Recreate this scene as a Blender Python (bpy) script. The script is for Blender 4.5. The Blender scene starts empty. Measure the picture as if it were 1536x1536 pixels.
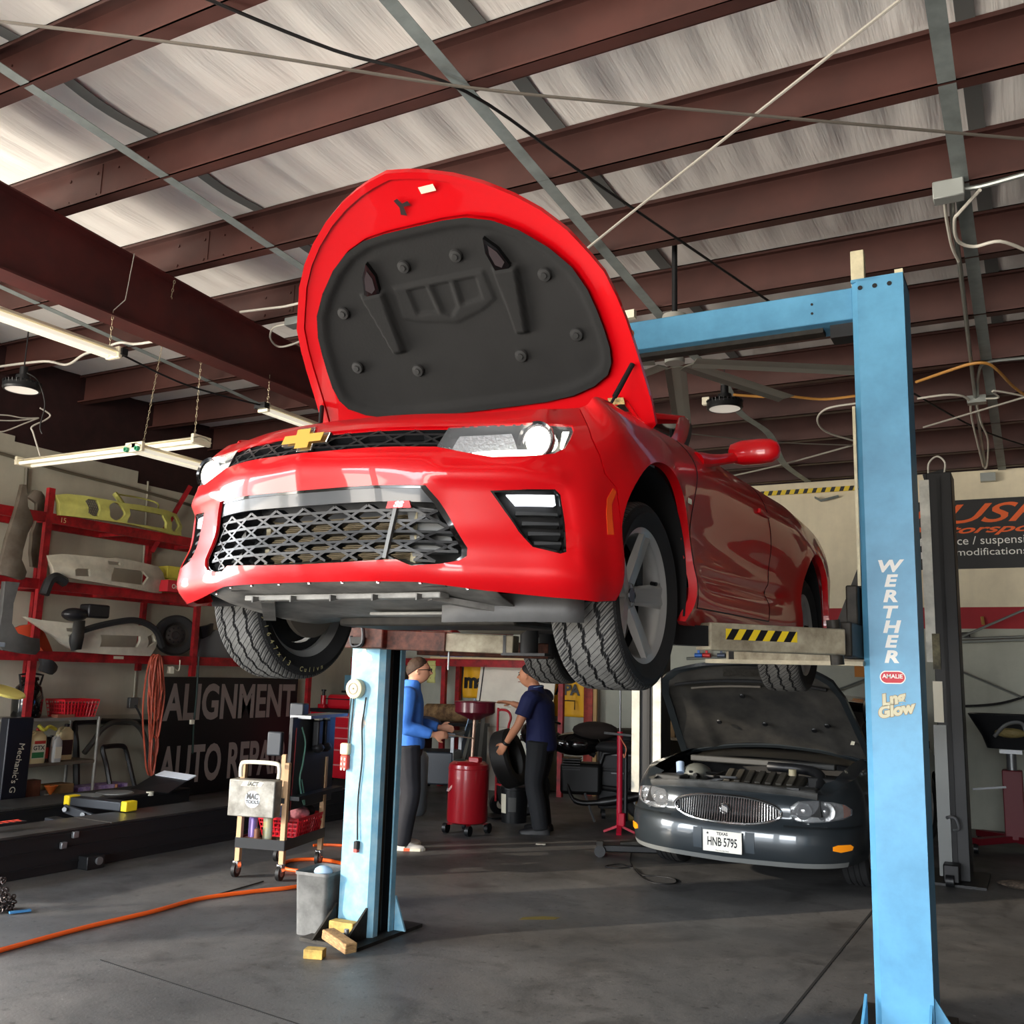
import bpy, bmesh, math, random
import numpy as np
from mathutils import Vector, Matrix, geometry
random.seed(7)
SC = bpy.context.scene
COL = SC.collection
PI = math.pi
R = math.radians
V = Vector
SC.view_settings.view_transform = 'Standard'
SC.view_settings.look = 'None'
SC.view_settings.gamma = 1
SC.view_settings.exposure = .55
SC.view_settings.use_curve_mapping = False

# ---------------------------------------------------------------- camera
CAM_F, CAM_YAW, CAM_PITCH, CAM_ROLL, CAM_H = 1441.06, .499694, .16719, .0279073, 1.58
def cam_axes():
    f = V((-math.sin(CAM_YAW)*math.cos(CAM_PITCH), math.cos(CAM_YAW)*math.cos(CAM_PITCH), math.sin(CAM_PITCH)))
    r0 = V((math.cos(CAM_YAW), math.sin(CAM_YAW), 0)); u0 = r0.cross(f)
    r = r0*math.cos(CAM_ROLL)+u0*math.sin(CAM_ROLL); u = -r0*math.sin(CAM_ROLL)+u0*math.cos(CAM_ROLL)
    return r, u, f
_r, _u, _f = cam_axes()
cd = bpy.data.cameras.new('camera'); cam = bpy.data.objects.new('camera', cd); COL.objects.link(cam)
cam.matrix_world = Matrix(((_r.x,_u.x,-_f.x,0),(_r.y,_u.y,-_f.y,0),(_r.z,_u.z,-_f.z,CAM_H),(0,0,0,1)))
cd.sensor_width = 36; cd.lens = 36*CAM_F/1536; cd.clip_start = .05; cd.clip_end = 200
SC.camera = cam
# measuring helpers: where the sight line through a photo pixel meets a real plane of the place
def ray(x, y): return (_r*(x-768)+_u*(768-y)+_f*CAM_F).normalized()
O = V((0,0,CAM_H))
def onX(x, y, X): d = ray(x,y); return O+d*(X/d.x)
def onY(x, y, Y): d = ray(x,y); return O+d*(Y/d.y)
def onZ(x, y, Z=0): d = ray(x,y); return O+d*((Z-CAM_H)/d.z)

# ---------------------------------------------------------------- materials
def lin(c):
    return tuple(((v/255)/12.92 if v/255 <= .04045 else ((v/255+.055)/1.055)**2.4) for v in c)
_M = {}
def mat(name, c, rough=.5, metal=0, coat=0, noise=0, nscale=6, c2=None, bump=0, bscale=40, emit=0, alpha=1, spec=.5, trans=0, ior=1.45, stretch=None, rvar=0):
    if name in _M: return _M[name]
    m = bpy.data.materials.new(name); m.use_nodes = True; _M[name] = m
    nt = m.node_tree; b = nt.nodes['Principled BSDF']; L = nt.links
    col = (*lin(c), 1)
    b.inputs['Base Color'].default_value = col
    b.inputs['Roughness'].default_value = rough; b.inputs['Metallic'].default_value = metal
    b.inputs['Coat Weight'].default_value = coat; b.inputs['Coat Roughness'].default_value = .03
    b.inputs['Specular IOR Level'].default_value = spec; b.inputs['IOR'].default_value = ior
    b.inputs['Transmission Weight'].default_value = trans; b.inputs['Alpha'].default_value = alpha
    if emit:
        b.inputs['Emission Color'].default_value = col; b.inputs['Emission Strength'].default_value = emit
    if noise or bump:
        tc = nt.nodes.new('ShaderNodeTexCoord'); mp = nt.nodes.new('ShaderNodeMapping')
        L.new(tc.outputs['Object'], mp.inputs['Vector'])
        if stretch: mp.inputs['Scale'].default_value = stretch
    if noise:
        n = nt.nodes.new('ShaderNodeTexNoise'); n.inputs['Scale'].default_value = nscale; n.inputs['Detail'].default_value = 8; n.inputs['Roughness'].default_value = .65
        L.new(mp.outputs['Vector'], n.inputs['Vector'])
        rp = nt.nodes.new('ShaderNodeValToRGB'); rp.color_ramp.elements[0].position = .35; rp.color_ramp.elements[1].position = .65
        k = c2 if c2 else tuple(v*(1-noise) for v in c)
        rp.color_ramp.elements[0].color = (*lin(k),1); rp.color_ramp.elements[1].color = col
        L.new(n.outputs['Fac'], rp.inputs['Fac']); L.new(rp.outputs['Color'], b.inputs['Base Color'])
        if rvar:
            mr = nt.nodes.new('ShaderNodeMapRange'); mr.inputs['To Min'].default_value = max(0,rough-rvar); mr.inputs['To Max'].default_value = rough+rvar
            L.new(n.outputs['Fac'], mr.inputs['Value']); L.new(mr.outputs['Result'], b.inputs['Roughness'])
    if bump:
        n2 = nt.nodes.new('ShaderNodeTexNoise'); n2.inputs['Scale'].default_value = bscale; n2.inputs['Detail'].default_value = 4
        L.new(mp.outputs['Vector'], n2.inputs['Vector'])
        bp = nt.nodes.new('ShaderNodeBump'); bp.inputs['Strength'].default_value = bump; bp.inputs['Distance'].default_value = .01
        L.new(n2.outputs['Fac'], bp.inputs['Height']); L.new(bp.outputs['Normal'], b.inputs['Normal'])
    return m

# ---------------------------------------------------------------- objects
def tag(o, label=None, cat=None, group=None, kind=None):
    if label: o['label'] = label
    if cat: o['category'] = cat
    if group: o['group'] = group
    if kind: o['kind'] = kind
    return o
def thing(name, label, cat, loc=(0,0,0), rz=0, group=None):
    o = bpy.data.objects.new(name, None); o.empty_display_size = .1; COL.objects.link(o)
    o.location = loc; o.rotation_euler = (0,0,rz)
    return tag(o, label, cat, group)
def copy_tree(o, loc=None, rz=None, label=None, parent=None):
    c = o.copy(); COL.objects.link(c)
    if parent: c.parent = parent
    for ch in list(o.children): copy_tree(ch, parent=c)
    if loc is not None: c.location = loc
    if rz is not None: c.rotation_euler = (0,0,rz)
    if label: c['label'] = label
    return c
class MB:
    def __init__(s): s.v = []; s.f = []; s.mi = []; s.cm = 0
    def add(s, vs, fs):
        o = len(s.v); s.v += [tuple(p) for p in vs]
        for f in fs: s.f.append([i+o for i in f]); s.mi.append(s.cm)
        return s
    def m(s, i): s.cm = i; return s
    def box(s, c, d, rot=None):
        x,y,z = d[0]/2,d[1]/2,d[2]/2
        vs = [V((a*x,b*y,e*z)) for a in (-1,1) for b in (-1,1) for e in (-1,1)]
        if rot is not None: vs = [rot@v for v in vs]
        c = V(c)
        return s.add([v+c for v in vs], [(0,1,3,2),(4,6,7,5),(0,4,5,1),(2,3,7,6),(0,2,6,4),(1,5,7,3)])
    def bx(s, x0,x1,y0,y1,z0,z1): return s.box(((x0+x1)/2,(y0+y1)/2,(z0+z1)/2),(abs(x1-x0),abs(y1-y0),abs(z1-z0)))
    def bar(s, a, b, w, h, up=(0,0,1)):
        a,b = V(a),V(b); d = b-a; L = d.length; d.normalize(); up = V(up)
        if abs(d.dot(up)) > .99: up = V((0,1,0))
        x = d.cross(up).normalized(); z = x.cross(d)
        return s.box((a+b)/2, (w,L,h), Matrix((x,d,z)).transposed())
    def cyl(s, a, b, r0, r1=None, n=20, caps=True):
        r1 = r0 if r1 is None else r1
        a,b = V(a),V(b); d = (b-a).normalized(); x = d.orthogonal().normalized(); y = d.cross(x)
        vs = []
        for p,r in ((a,r0),(b,r1)):
            for i in range(n): t = 2*PI*i/n; vs.append(p+(x*math.cos(t)+y*math.sin(t))*r)
        fs = [(i,(i+1)%n,n+(i+1)%n,n+i) for i in range(n)]
        if caps: fs += [tuple(range(n-1,-1,-1)), tuple(range(n,2*n))]
        return s.add(vs, fs)
    def tube(s, pts, r, n=8, caps=True, closed=False, flat=1):
        pts = [V(p) for p in pts]; N = len(pts); rs = r if isinstance(r,(list,tuple)) else [r]*N
        vs = []; up = None
        for i,p in enumerate(pts):
            if closed: d = (pts[(i+1)%N]-pts[i-1]).normalized()
            else: d = (pts[min(i+1,N-1)]-pts[max(i-1,0)]).normalized()
            if up is None: up = d.orthogonal().normalized()
            up = (up-d*up.dot(d))
            up = up.normalized() if up.length > 1e-6 else d.orthogonal().normalized()
            y = d.cross(up)
            for k in range(n): t = 2*PI*k/n; vs.append(p+(up*math.cos(t)*flat+y*math.sin(t))*rs[i])
        fs = []
        for i in range(N if closed else N-1):
            a = i*n; b = ((i+1)%N)*n
            for k in range(n): fs.append((a+k,a+(k+1)%n,b+(k+1)%n,b+k))
        if caps and not closed: fs += [tuple(range(n-1,-1,-1)), tuple(range((N-1)*n,N*n))]
        return s.add(vs, fs)
    def lathe(s, prof, o=(0,0,0), ax=(0,0,1), n=32, close=False, a0=0, a1=2*PI):
        o = V(o); ax = V(ax).normalized()
        x = V((1,0,0)) if abs(ax.x) < .9 else V((0,1,0)); x = (x-ax*x.dot(ax)).normalized(); y = ax.cross(x)
        full = abs(a1-a0-2*PI) < 1e-6; cols = n if full else n+1
        P = prof; vs = []
        for r,h in P:
            for i in range(cols): t = a0+(a1-a0)*i/n; vs.append(o+ax*h+(x*math.cos(t)+y*math.sin(t))*r)
        fs = []; m = len(P)
        for j in range(m if close else m-1):
            a = j*cols; b = ((j+1)%m)*cols
            for i in range(n):
                i2 = (i+1)%cols if full else i+1
                fs.append((a+i,a+i2,b+i2,b+i))
        return s.add(vs, fs)
    def prism(s, poly, o, ux, uy, depth):
        o,ux,uy = V(o),V(ux),V(uy); nz = ux.cross(uy).normalized()*depth; n = len(poly)
        vs = [o+ux*a+uy*b for a,b in poly]; vs += [v+nz for v in vs]
        idx = geometry.tessellate_polygon([[V((a,b,0)) for a,b in poly]])
        fs = [tuple(t) for t in idx]+[tuple(i+n for i in reversed(t)) for t in idx]
        fs += [(i,(i+1)%n,n+(i+1)%n,n+i) for i in range(n)]
        return s.add(vs, fs)
    def grid(s, P):   # P[i][j] points
        n,m = len(P),len(P[0])
        return s.add([p for r in P for p in r], [(i*m+j,(i+1)*m+j,(i+1)*m+j+1,i*m+j+1) for i in range(n-1) for j in range(m-1)])
    def ell(s, c, r, n=20, k=12):
        c = V(c); P = []
        for i in range(k+1):
            a = PI*i/k; P.append([c+V((r[0]*math.sin(a)*math.cos(2*PI*j/n), r[1]*math.sin(a)*math.sin(2*PI*j/n), r[2]*math.cos(a))) for j in range(n)])
        vs = [p for q in P for p in q]
        return s.add(vs, [(i*n+j,i*n+(j+1)%n,(i+1)*n+(j+1)%n,(i+1)*n+j) for i in range(k) for j in range(n)])
    def build(s, name, m, parent=None, smooth=40, bevel=0, seg=2, sub=0, solid=0, loc=None):
        me = bpy.data.meshes.new(name); me.from_pydata(s.v, [], s.f)
        ms = m if isinstance(m,(list,tuple)) else [m]
        for q in ms: me.materials.append(q)
        for i,p in enumerate(me.polygons): p.material_index = min(s.mi[i], len(ms)-1)
        bm = bmesh.new(); bm.from_mesh(me); bmesh.ops.remove_doubles(bm, verts=bm.verts, dist=1e-5)
        bmesh.ops.recalc_face_normals(bm, faces=bm.faces); bm.to_mesh(me); bm.free()
        if smooth:
            me.polygons.foreach_set('use_smooth', [True]*len(me.polygons)); me.set_sharp_from_angle(angle=R(smooth))
        o = bpy.data.objects.new(name, me); COL.objects.link(o)
        if parent: o.parent = parent
        if loc is not None: o.location = loc
        if solid:
            d = o.modifiers.new('s','SOLIDIFY'); d.thickness = abs(solid); d.offset = -1 if solid > 0 else 1
        if bevel:
            d = o.modifiers.new('b','BEVEL'); d.width = bevel; d.segments = seg; d.limit_method = 'ANGLE'; d.angle_limit = R(35)
        if sub:
            d = o.modifiers.new('u','SUBSURF'); d.levels = sub; d.render_levels = sub
        return o
def struct(name, mb, m, label, **k):
    return tag(mb.build(name, m, **k), label, None, None, 'structure')
def solo(name, mb, m, label, cat, group=None, **k):
    return tag(mb.build(name, m, **k), label, cat, group)
def text_mb(txt, size, o, ux, uy, depth=.002, bold=0, shear=0, sx=1, align='CENTER', sp=1):
    c = bpy.data.curves.new('t','FONT'); c.body = txt; c.size = 1; c.offset = bold; c.shear = shear; c.align_x = align; c.align_y = 'CENTER'; c.space_character = sp; c.resolution_u = 4
    ob = bpy.data.objects.new('t', c); COL.objects.link(ob)
    dg = bpy.context.evaluated_depsgraph_get(); me = bpy.data.meshes.new_from_object(ob.evaluated_get(dg))
    o,ux,uy = V(o),V(ux).normalized(),V(uy).normalized(); n = ux.cross(uy).normalized()*depth
    mb = MB(); mb.add([o+ux*(v.co.x*size*sx)+uy*(v.co.y*size)+n for v in me.vertices], [tuple(p.vertices) for p in me.polygons])
    COL.objects.unlink(ob); bpy.data.objects.remove(ob); bpy.data.meshes.remove(me); bpy.data.curves.remove(c)
    return mb
def smooth_path(pts, n=8, closed=False):
    P = [V(p) for p in pts]; out = []; N = len(P)
    for i in range(N if closed else N-1):
        if closed: a,b,c,d = P[i-1],P[i],P[(i+1)%N],P[(i+2)%N]
        else: a,b,c,d = P[max(i-1,0)],P[i],P[i+1],P[min(i+2,N-1)]
        for k in range(n):
            t = k/n; out.append(.5*((2*b)+(c-a)*t+(2*a-5*b+4*c-d)*t*t+(3*b-a-3*c+d)*t**3))
    if not closed: out.append(P[-1])
    return out
# ---- trimmed patch on a parametric surface
def resample(poly, st, closed=True):
    out = []; n = len(poly)
    for i in range(n if closed else n-1):
        a,b = V(poly[i]),V(poly[(i+1)%n]); k = max(1,int(math.ceil(max(abs(b.x-a.x)/st[0],abs(b.y-a.y)/st[1]))))
        out += [a.lerp(b,j/k) for j in range(k)]
    if not closed: out.append(V(poly[-1]))
    return out
def inside(P, poly):
    x,y = P[:,0],P[:,1]; r = np.zeros(len(P),bool); n = len(poly)
    for i in range(n):
        x0,y0 = poly[i]; x1,y1 = poly[i-1]
        if y0 == y1: continue
        c = ((y0 > y) != (y1 > y)) & (x < (x1-x0)*(y-y0)/(y1-y0)+x0); r ^= c
    return r
def patch(outer, holes, fn, st, flange=0, hflange=0, mb=None):
    """CDT mesh of a region of parameter space mapped by fn(u,v,offset); flange: depth of the turned-in edge."""
    mb = mb or MB(); loops = [resample(outer,st)]+[resample(h,st) for h in holes]
    vs = []; ed = []
    for l in loops:
        o = len(vs); vs += [V((p[0],p[1])) for p in l]; ed += [(o+i,o+(i+1)%len(l)) for i in range(len(l))]
    us = [p.x for p in vs]; zs = [p.y for p in vs]
    U,Z = np.meshgrid(np.arange(min(us)+st[0]/2,max(us),st[0]),np.arange(min(zs)+st[1]/2,max(zs),st[1]),indexing='ij')
    G = np.stack([U.ravel(),Z.ravel()],1); k = inside(G,[tuple(p) for p in loops[0]])
    for l in loops[1:]: k &= ~inside(G,[tuple(p) for p in l])
    B = np.array([tuple(p) for p in vs]); G = G[k]
    if len(G):
        d = (((G[:,None]-B[None])/np.array(st))**2).sum(2).min(1); G = G[d > .2]
    r = geometry.delaunay_2d_cdt(vs+[V(g) for g in G], ed, [], 0, 1e-7)
    P = np.array([tuple(p) for p in r[0]]); F = r[2]
    Cn = np.array([P[list(f)].mean(0) for f in F]); ok = inside(Cn,[tuple(p) for p in loops[0]])
    for l in loops[1:]: ok &= ~inside(Cn,[tuple(p) for p in l])
    mb.add(fn(P[:,0],P[:,1],0), [tuple(f) for f,q in zip(F,ok) if q])
    for i,l in enumerate(loops):
        d = flange if i == 0 else hflange
        if d:
            A = np.array([tuple(p) for p in l]); a = fn(A[:,0],A[:,1],0); b = fn(A[:,0],A[:,1],d); n = len(l)
            mb.add(list(a)+list(b), [(j,(j+1)%n,n+(j+1)%n,n+j) for j in range(n)])
    return mb
# ================================================================ materials shared
M_MAROON = mat('maroon_steel',(76,43,37),.55,0,noise=.25,nscale=1.2)
M_GALV = mat('galvanised_strap',(140,148,146),.5,.3,noise=.15)
M_RED = mat('red_rack_paint',(176,26,34),.5,noise=.35,nscale=9)
M_BLACK = mat('black_paint',(20,21,23),.45)
M_DARK = mat('dark_rubber',(26,26,27),.75)
M_CHROME = mat('chrome',(215,215,215),.15,1)
M_STEEL = mat('grey_steel',(130,132,134),.4,.7)
M_WHITE = mat('off_white_enamel',(226,220,198),.4)
M_ORANGE = mat('orange_hose',(232,92,24),.5)
def wall_mat(name, upper, lower, split, stripe=None):
    m = bpy.data.materials.new(name); m.use_nodes = True; nt = m.node_tree; L = nt.links; b = nt.nodes['Principled BSDF']; b.inputs['Roughness'].default_value = .7
    tc = nt.nodes.new('ShaderNodeTexCoord'); sp = nt.nodes.new('ShaderNodeSeparateXYZ'); L.new(tc.outputs['Object'], sp.inputs[0])
    n = nt.nodes.new('ShaderNodeTexNoise'); n.inputs['Scale'].default_value = 1.6; n.inputs['Detail'].default_value = 10; n.inputs['Roughness'].default_value = .7; L.new(tc.outputs['Object'], n.inputs['Vector'])
    n2 = nt.nodes.new('ShaderNodeTexNoise'); n2.inputs['Scale'].default_value = 7; n2.inputs['Detail'].default_value = 6
    mp = nt.nodes.new('ShaderNodeMapping'); mp.inputs['Scale'].default_value = (1,1,.12); L.new(tc.outputs['Object'], mp.inputs[0]); L.new(mp.outputs[0], n2.inputs['Vector'])
    def step(z):
        q = nt.nodes.new('ShaderNodeMath'); q.operation = 'GREATER_THAN'; L.new(sp.outputs[2], q.inputs[0]); q.inputs[1].default_value = z; return q.outputs[0]
    def mix(f, a, c):
        q = nt.nodes.new('ShaderNodeMix'); q.data_type = 'RGBA'
        if isinstance(f,float): q.inputs[0].default_value = f
        else: L.new(f, q.inputs[0])
        for s,v in ((6,a),(7,c)):
            if isinstance(v,tuple): q.inputs[s].default_value = (*lin(v),1)
            else: L.new(v, q.inputs[s])
        return q.outputs[2]
    c = mix(step(split), lower, upper)
    if stripe:
        c = mix(step(stripe[0]), c, stripe[2]); c = mix(step(stripe[1]), c, upper)
    r1 = nt.nodes.new('ShaderNodeMapRange'); r1.inputs[1].default_value = .38; r1.inputs[2].default_value = .62; r1.inputs[3].default_value = .62; r1.inputs[4].default_value = 1; L.new(n.outputs['Fac'], r1.inputs[0])
    r2 = nt.nodes.new('ShaderNodeMapRange'); r2.inputs[1].default_value = .35; r2.inputs[2].default_value = .6; r2.inputs[3].default_value = .8; r2.inputs[4].default_value = 1; L.new(n2.outputs['Fac'], r2.inputs[0])
    mm = nt.nodes.new('ShaderNodeMath'); mm.operation = 'MULTIPLY'; L.new(r1.outputs[0], mm.inputs[0]); L.new(r2.outputs[0], mm.inputs[1])
    q = nt.nodes.new('ShaderNodeMix'); q.data_type = 'RGBA'; q.blend_type = 'MULTIPLY'; q.inputs[0].default_value = .38; L.new(c, q.inputs[6]); L.new(mm.outputs[0], q.inputs[7])
    L.new(q.outputs[2], b.inputs['Base Color'])
    return m
def floor_mat():
    m = bpy.data.materials.new('stained_concrete'); m.use_nodes = True; nt = m.node_tree; L = nt.links; b = nt.nodes['Principled BSDF']
    tc = nt.nodes.new('ShaderNodeTexCoord')
    def noise(s, d=8, r=.6, dist=0):
        n = nt.nodes.new('ShaderNodeTexNoise'); n.inputs['Scale'].default_value = s; n.inputs['Detail'].default_value = d; n.inputs['Roughness'].default_value = r; n.inputs['Distortion'].default_value = dist
        L.new(tc.outputs['Object'], n.inputs['Vector']); return n.outputs['Fac']
    def ramp(f, st):
        r = nt.nodes.new('ShaderNodeValToRGB'); e = r.color_ramp.elements
        e[0].position, e[0].color = st[0][0], (*lin(st[0][1]),1); e[1].position, e[1].color = st[-1][0], (*lin(st[-1][1]),1)
        for p,c in st[1:-1]: k = e.new(p); k.color = (*lin(c),1)
        L.new(f, r.inputs[0]); return r.outputs[0]
    a = ramp(noise(.55,10,.68,.4), [(.3,(60,60,61)),(.5,(85,84,83)),(.68,(108,105,102))])
    s = ramp(noise(2.1,9,.7,.6), [(.34,(70,66,64)),(.5,(255,255,255))])
    d = ramp(noise(22,3,.5), [(.28,(120,118,116)),(.40,(255,255,255))])
    q = nt.nodes.new('ShaderNodeMix'); q.data_type = 'RGBA'; q.blend_type = 'MULTIPLY'; q.inputs[0].default_value = .5; L.new(a,q.inputs[6]); L.new(s,q.inputs[7])
    w = nt.nodes.new('ShaderNodeMix'); w.data_type = 'RGBA'; w.blend_type = 'MULTIPLY'; w.inputs[0].default_value = .6; L.new(q.outputs[2],w.inputs[6]); L.new(d,w.inputs[7])
    sp = ramp(noise(34,2,.5), [(.70,(0,0,0)),(.76,(110,108,104))])
    ad = nt.nodes.new('ShaderNodeMix'); ad.data_type = 'RGBA'; ad.blend_type = 'ADD'; ad.inputs[0].default_value = .6; L.new(w.outputs[2],ad.inputs[6]); L.new(sp,ad.inputs[7])
    L.new(ad.outputs[2], b.inputs['Base Color'])
    mr = nt.nodes.new('ShaderNodeMapRange'); mr.inputs[1].default_value = .3; mr.inputs[2].default_value = .7; mr.inputs[3].default_value = .38; mr.inputs[4].default_value = .66
    L.new(noise(1.3,8,.6), mr.inputs[0]); L.new(mr.outputs[0], b.inputs['Roughness'])
    bp = nt.nodes.new('ShaderNodeBump'); bp.inputs['Strength'].default_value = .15; bp.inputs['Distance'].default_value = .01; L.new(noise(60,4), bp.inputs['Height']); L.new(bp.outputs[0], b.inputs['Normal'])
    return m
# ================================================================ the shell of the shop
XL, YB, SL = -9.3, 12.45, .0624
def zr(Y): return 4.1+SL*(YB-Y)          # underside of the purlins
struct('floor', MB().bx(XL-.2,1.9,-7.2,YB+.2,-.2,0), floor_mat(), 'dark oil-stained grey concrete workshop floor', smooth=0)
struct('wall_back', MB().bx(XL-.2,1.9,YB,YB+.2,0,4.12), wall_mat('back_wall_paint',(236,224,194),(176,178,164),2.25,(2.25,2.5,(164,26,38))), 'cream back wall with a dark red stripe above a grey-green lower half', smooth=0)
lw = MB()
lw.bx(XL-.2,XL,-7.2,5.2,3.7,5.5)
for y0,y1,z in ((-7.2,-4.3,5.4),(-1.0,-.1,5.4),(3.2,5.2,5.4),(5.2,6.12,3.9),(6.12,7.72,3.84),(7.72,9.4,3.70),(9.4,YB,3.62)): lw.bx(XL-.2,XL,y0,y1,0,z)
struct('wall_left', lw, wall_mat('left_wall_paint',(196,192,172),(172,170,152),1.0), 'dusty grey-beige side wall behind the red parts rack', smooth=0)
struct('wall_right', MB().bx(1.7,1.9,-7.2,YB,0,5.6), mat('right_wall',(72,68,66),.7,noise=.2), 'plain grey wall on the far side of the bays', smooth=0)  # out of view; drawn in and darkened so the red car side mirrors dark
fw = MB(); DOORS = ((-6.9,-3.7),(-2.9,1.3))
xs = [XL-.2]+[v for d in DOORS for v in d]+[1.9]
for i in range(0,len(xs),2): fw.bx(xs[i],xs[i+1],-7.2,-7,0,4.0)
fw.bx(XL-.2,1.9,-7.2,-7,4.0,5.8)
struct('wall_front', fw, mat('front_wall',(170,165,155),.7,noise=.2), 'front wall with two open bay doors', smooth=0)
struct('trim_1', MB().bx(XL-.2,XL-.02,5.2,YB,3.62,5.5).bx(XL,1.9,YB+.02,YB+.15,4.1,4.6), mat('dark_maroon',(52,28,28),.6,noise=.3), 'dark maroon steel band above the left wall', smooth=0)
# insulation between purlins, sagging and creased
def insul_mat():
    m = bpy.data.materials.new('white_insulation'); m.use_nodes = True; nt = m.node_tree; L = nt.links; b = nt.nodes['Principled BSDF']; b.inputs['Roughness'].default_value = .38; b.inputs['Specular IOR Level'].default_value = .4
    tc = nt.nodes.new('ShaderNodeTexCoord')
    def noise(sc, scale, d=6, rr=.6):
        mp = nt.nodes.new('ShaderNodeMapping'); mp.inputs['Scale'].default_value = sc; L.new(tc.outputs['Object'], mp.inputs[0])
        n = nt.nodes.new('ShaderNodeTexNoise'); n.inputs['Scale'].default_value = scale; n.inputs['Detail'].default_value = d; n.inputs['Roughness'].default_value = rr; L.new(mp.outputs[0], n.inputs['Vector']); return n.outputs['Fac']
    r = nt.nodes.new('ShaderNodeValToRGB'); e = r.color_ramp.elements; e[0].position = .3; e[0].color = (*lin((234,230,223)),1); e[1].position = .62; e[1].color = (*lin((246,243,237)),1)
    L.new(noise((1,.25,1),1.1,8), r.inputs[0]); L.new(r.outputs[0], b.inputs['Base Color'])
    bp = nt.nodes.new('ShaderNodeBump'); bp.inputs['Strength'].default_value = .2; bp.inputs['Distance'].default_value = .05; L.new(noise((1,.06,1),7,4), bp.inputs['Height'])
    bp2 = nt.nodes.new('ShaderNodeBump'); bp2.inputs['Strength'].default_value = .35; bp2.inputs['Distance'].default_value = .012; L.new(noise((1,.05,1),34,3), bp2.inputs['Height']); L.new(bp.outputs[0], bp2.inputs['Normal'])
    L.new(bp2.outputs[0], b.inputs['Normal'])
    return m
PUR = [4.95-.977*k for k in range(12,0,-1)]+[4.95,5.93,6.905,7.88,8.87,9.79,10.65,11.6,12.3]
def sag(X,Y):
    i = np.searchsorted(PUR,Y); a,b = (PUR[i-1],PUR[i]) if 0 < i < len(PUR) else (Y-.5,Y+.5); t = min(1,max(0,(Y-a-.08)/(b-a-.18)))
    c = .012*math.sin(X*9.1+math.sin(X*2.3)*2)+.008*math.sin(X*23+math.sin(Y)*2)
    return zr(Y)+.322-(.022+c)*math.sin(PI*t)
Xs = np.linspace(XL-.1,1.8,360); Ys = sorted(set([-7.2,YB+.1]+PUR+[p+.977*q for p in PUR for q in (.082,.14,.3,.5,.7,.86)]+[p-.098 for p in PUR]))
Ys = [y for y in Ys if -7.3 < y < YB+.11]
struct('ceiling', MB().grid([[(x,y,sag(x,y)) for y in Ys] for x in Xs]), insul_mat(), 'creased white insulation blanket under the metal roof', smooth=80)
# purlins
pc = 0
for i,Y in enumerate(PUR):
    z = zr(Y); mb = MB()
    mb.bx(XL-.02,1.7,Y-.004,Y+.004,z,z+.32); mb.bx(XL-.02,1.7,Y-.085,Y,z,z+.007); mb.bx(XL-.02,1.7,Y-.085,Y+.07,z+.313,z+.32)
    mb.bx(XL-.02,1.7,Y-.085,Y-.08,z,z+.022); mb.bx(XL-.02,1.7,Y-.085,Y-.08,z+.295,z+.32)
    struct('trim_%d'%(i+2), mb, M_MAROON, 'maroon roof purlin, number %d from the back wall'%(len(PUR)-i), smooth=0)
# main rafter
rf = MB(); XR_ = -5.87
P = [(-7,zr(-7)),(12.4,zr(12.4)),(12.4,4.0),(-7,4.214)]
rf.prism(P,(XR_-.006,0,0),(0,1,0),(0,0,1),.012)
for dx in (0,):
    rf.add([(XR_-.1,-7,zr(-7)),(XR_+.1,-7,zr(-7)),(XR_+.1,12.4,zr(12.4)),(XR_-.1,12.4,zr(12.4)),(XR_-.1,-7,zr(-7)-.012),(XR_+.1,-7,zr(-7)-.012),(XR_+.1,12.4,zr(12.4)-.012),(XR_-.1,12.4,zr(12.4)-.012)],[(0,1,2,3),(7,6,5,4),(0,4,5,1),(1,5,6,2),(2,6,7,3),(3,7,4,0)])
    rf.add([(XR_-.1,-7,4.214),(XR_+.1,-7,4.214),(XR_+.1,12.4,4.0),(XR_-.1,12.4,4.0),(XR_-.1,-7,4.199),(XR_+.1,-7,4.199),(XR_+.1,12.4,3.985),(XR_-.1,12.4,3.985)],[(0,1,2,3),(7,6,5,4),(0,4,5,1),(1,5,6,2),(2,6,7,3),(3,7,4,0)])
struct('trim_30', rf, mat('rafter_maroon',(80,32,30),.5,noise=.3,nscale=2,c2=(58,25,25)), 'big tapered maroon roof rafter running back over the parts rack', smooth=0)
# purlin lap plates and bolts on the rafter
for k,Y in enumerate(PUR):
    if 2.5 < Y < 9:
        z = zr(Y); b = MB(); b.bx(XR_+.1,XR_+.46,Y-.011,Y-.004,z+.02,z+.30)
        for dx in (.14,.42):
            for dz in (.08,.24): b.cyl((XR_+dx,Y-.02,z+dz),(XR_+dx,Y-.008,z+dz),.012,n=8)
        for dx in (.62,.9):
            for dz in (.08,.24): b.cyl((XR_+dx,Y-.014,z+dz),(XR_+dx,Y-.004,z+dz),.008,n=8)
        struct('trim_%d'%(40+k), b, M_MAROON, 'bolted maroon lap plate on the purlin above the big rafter, %.1f metres from the back wall'%(YB-Y), smooth=0)
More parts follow.
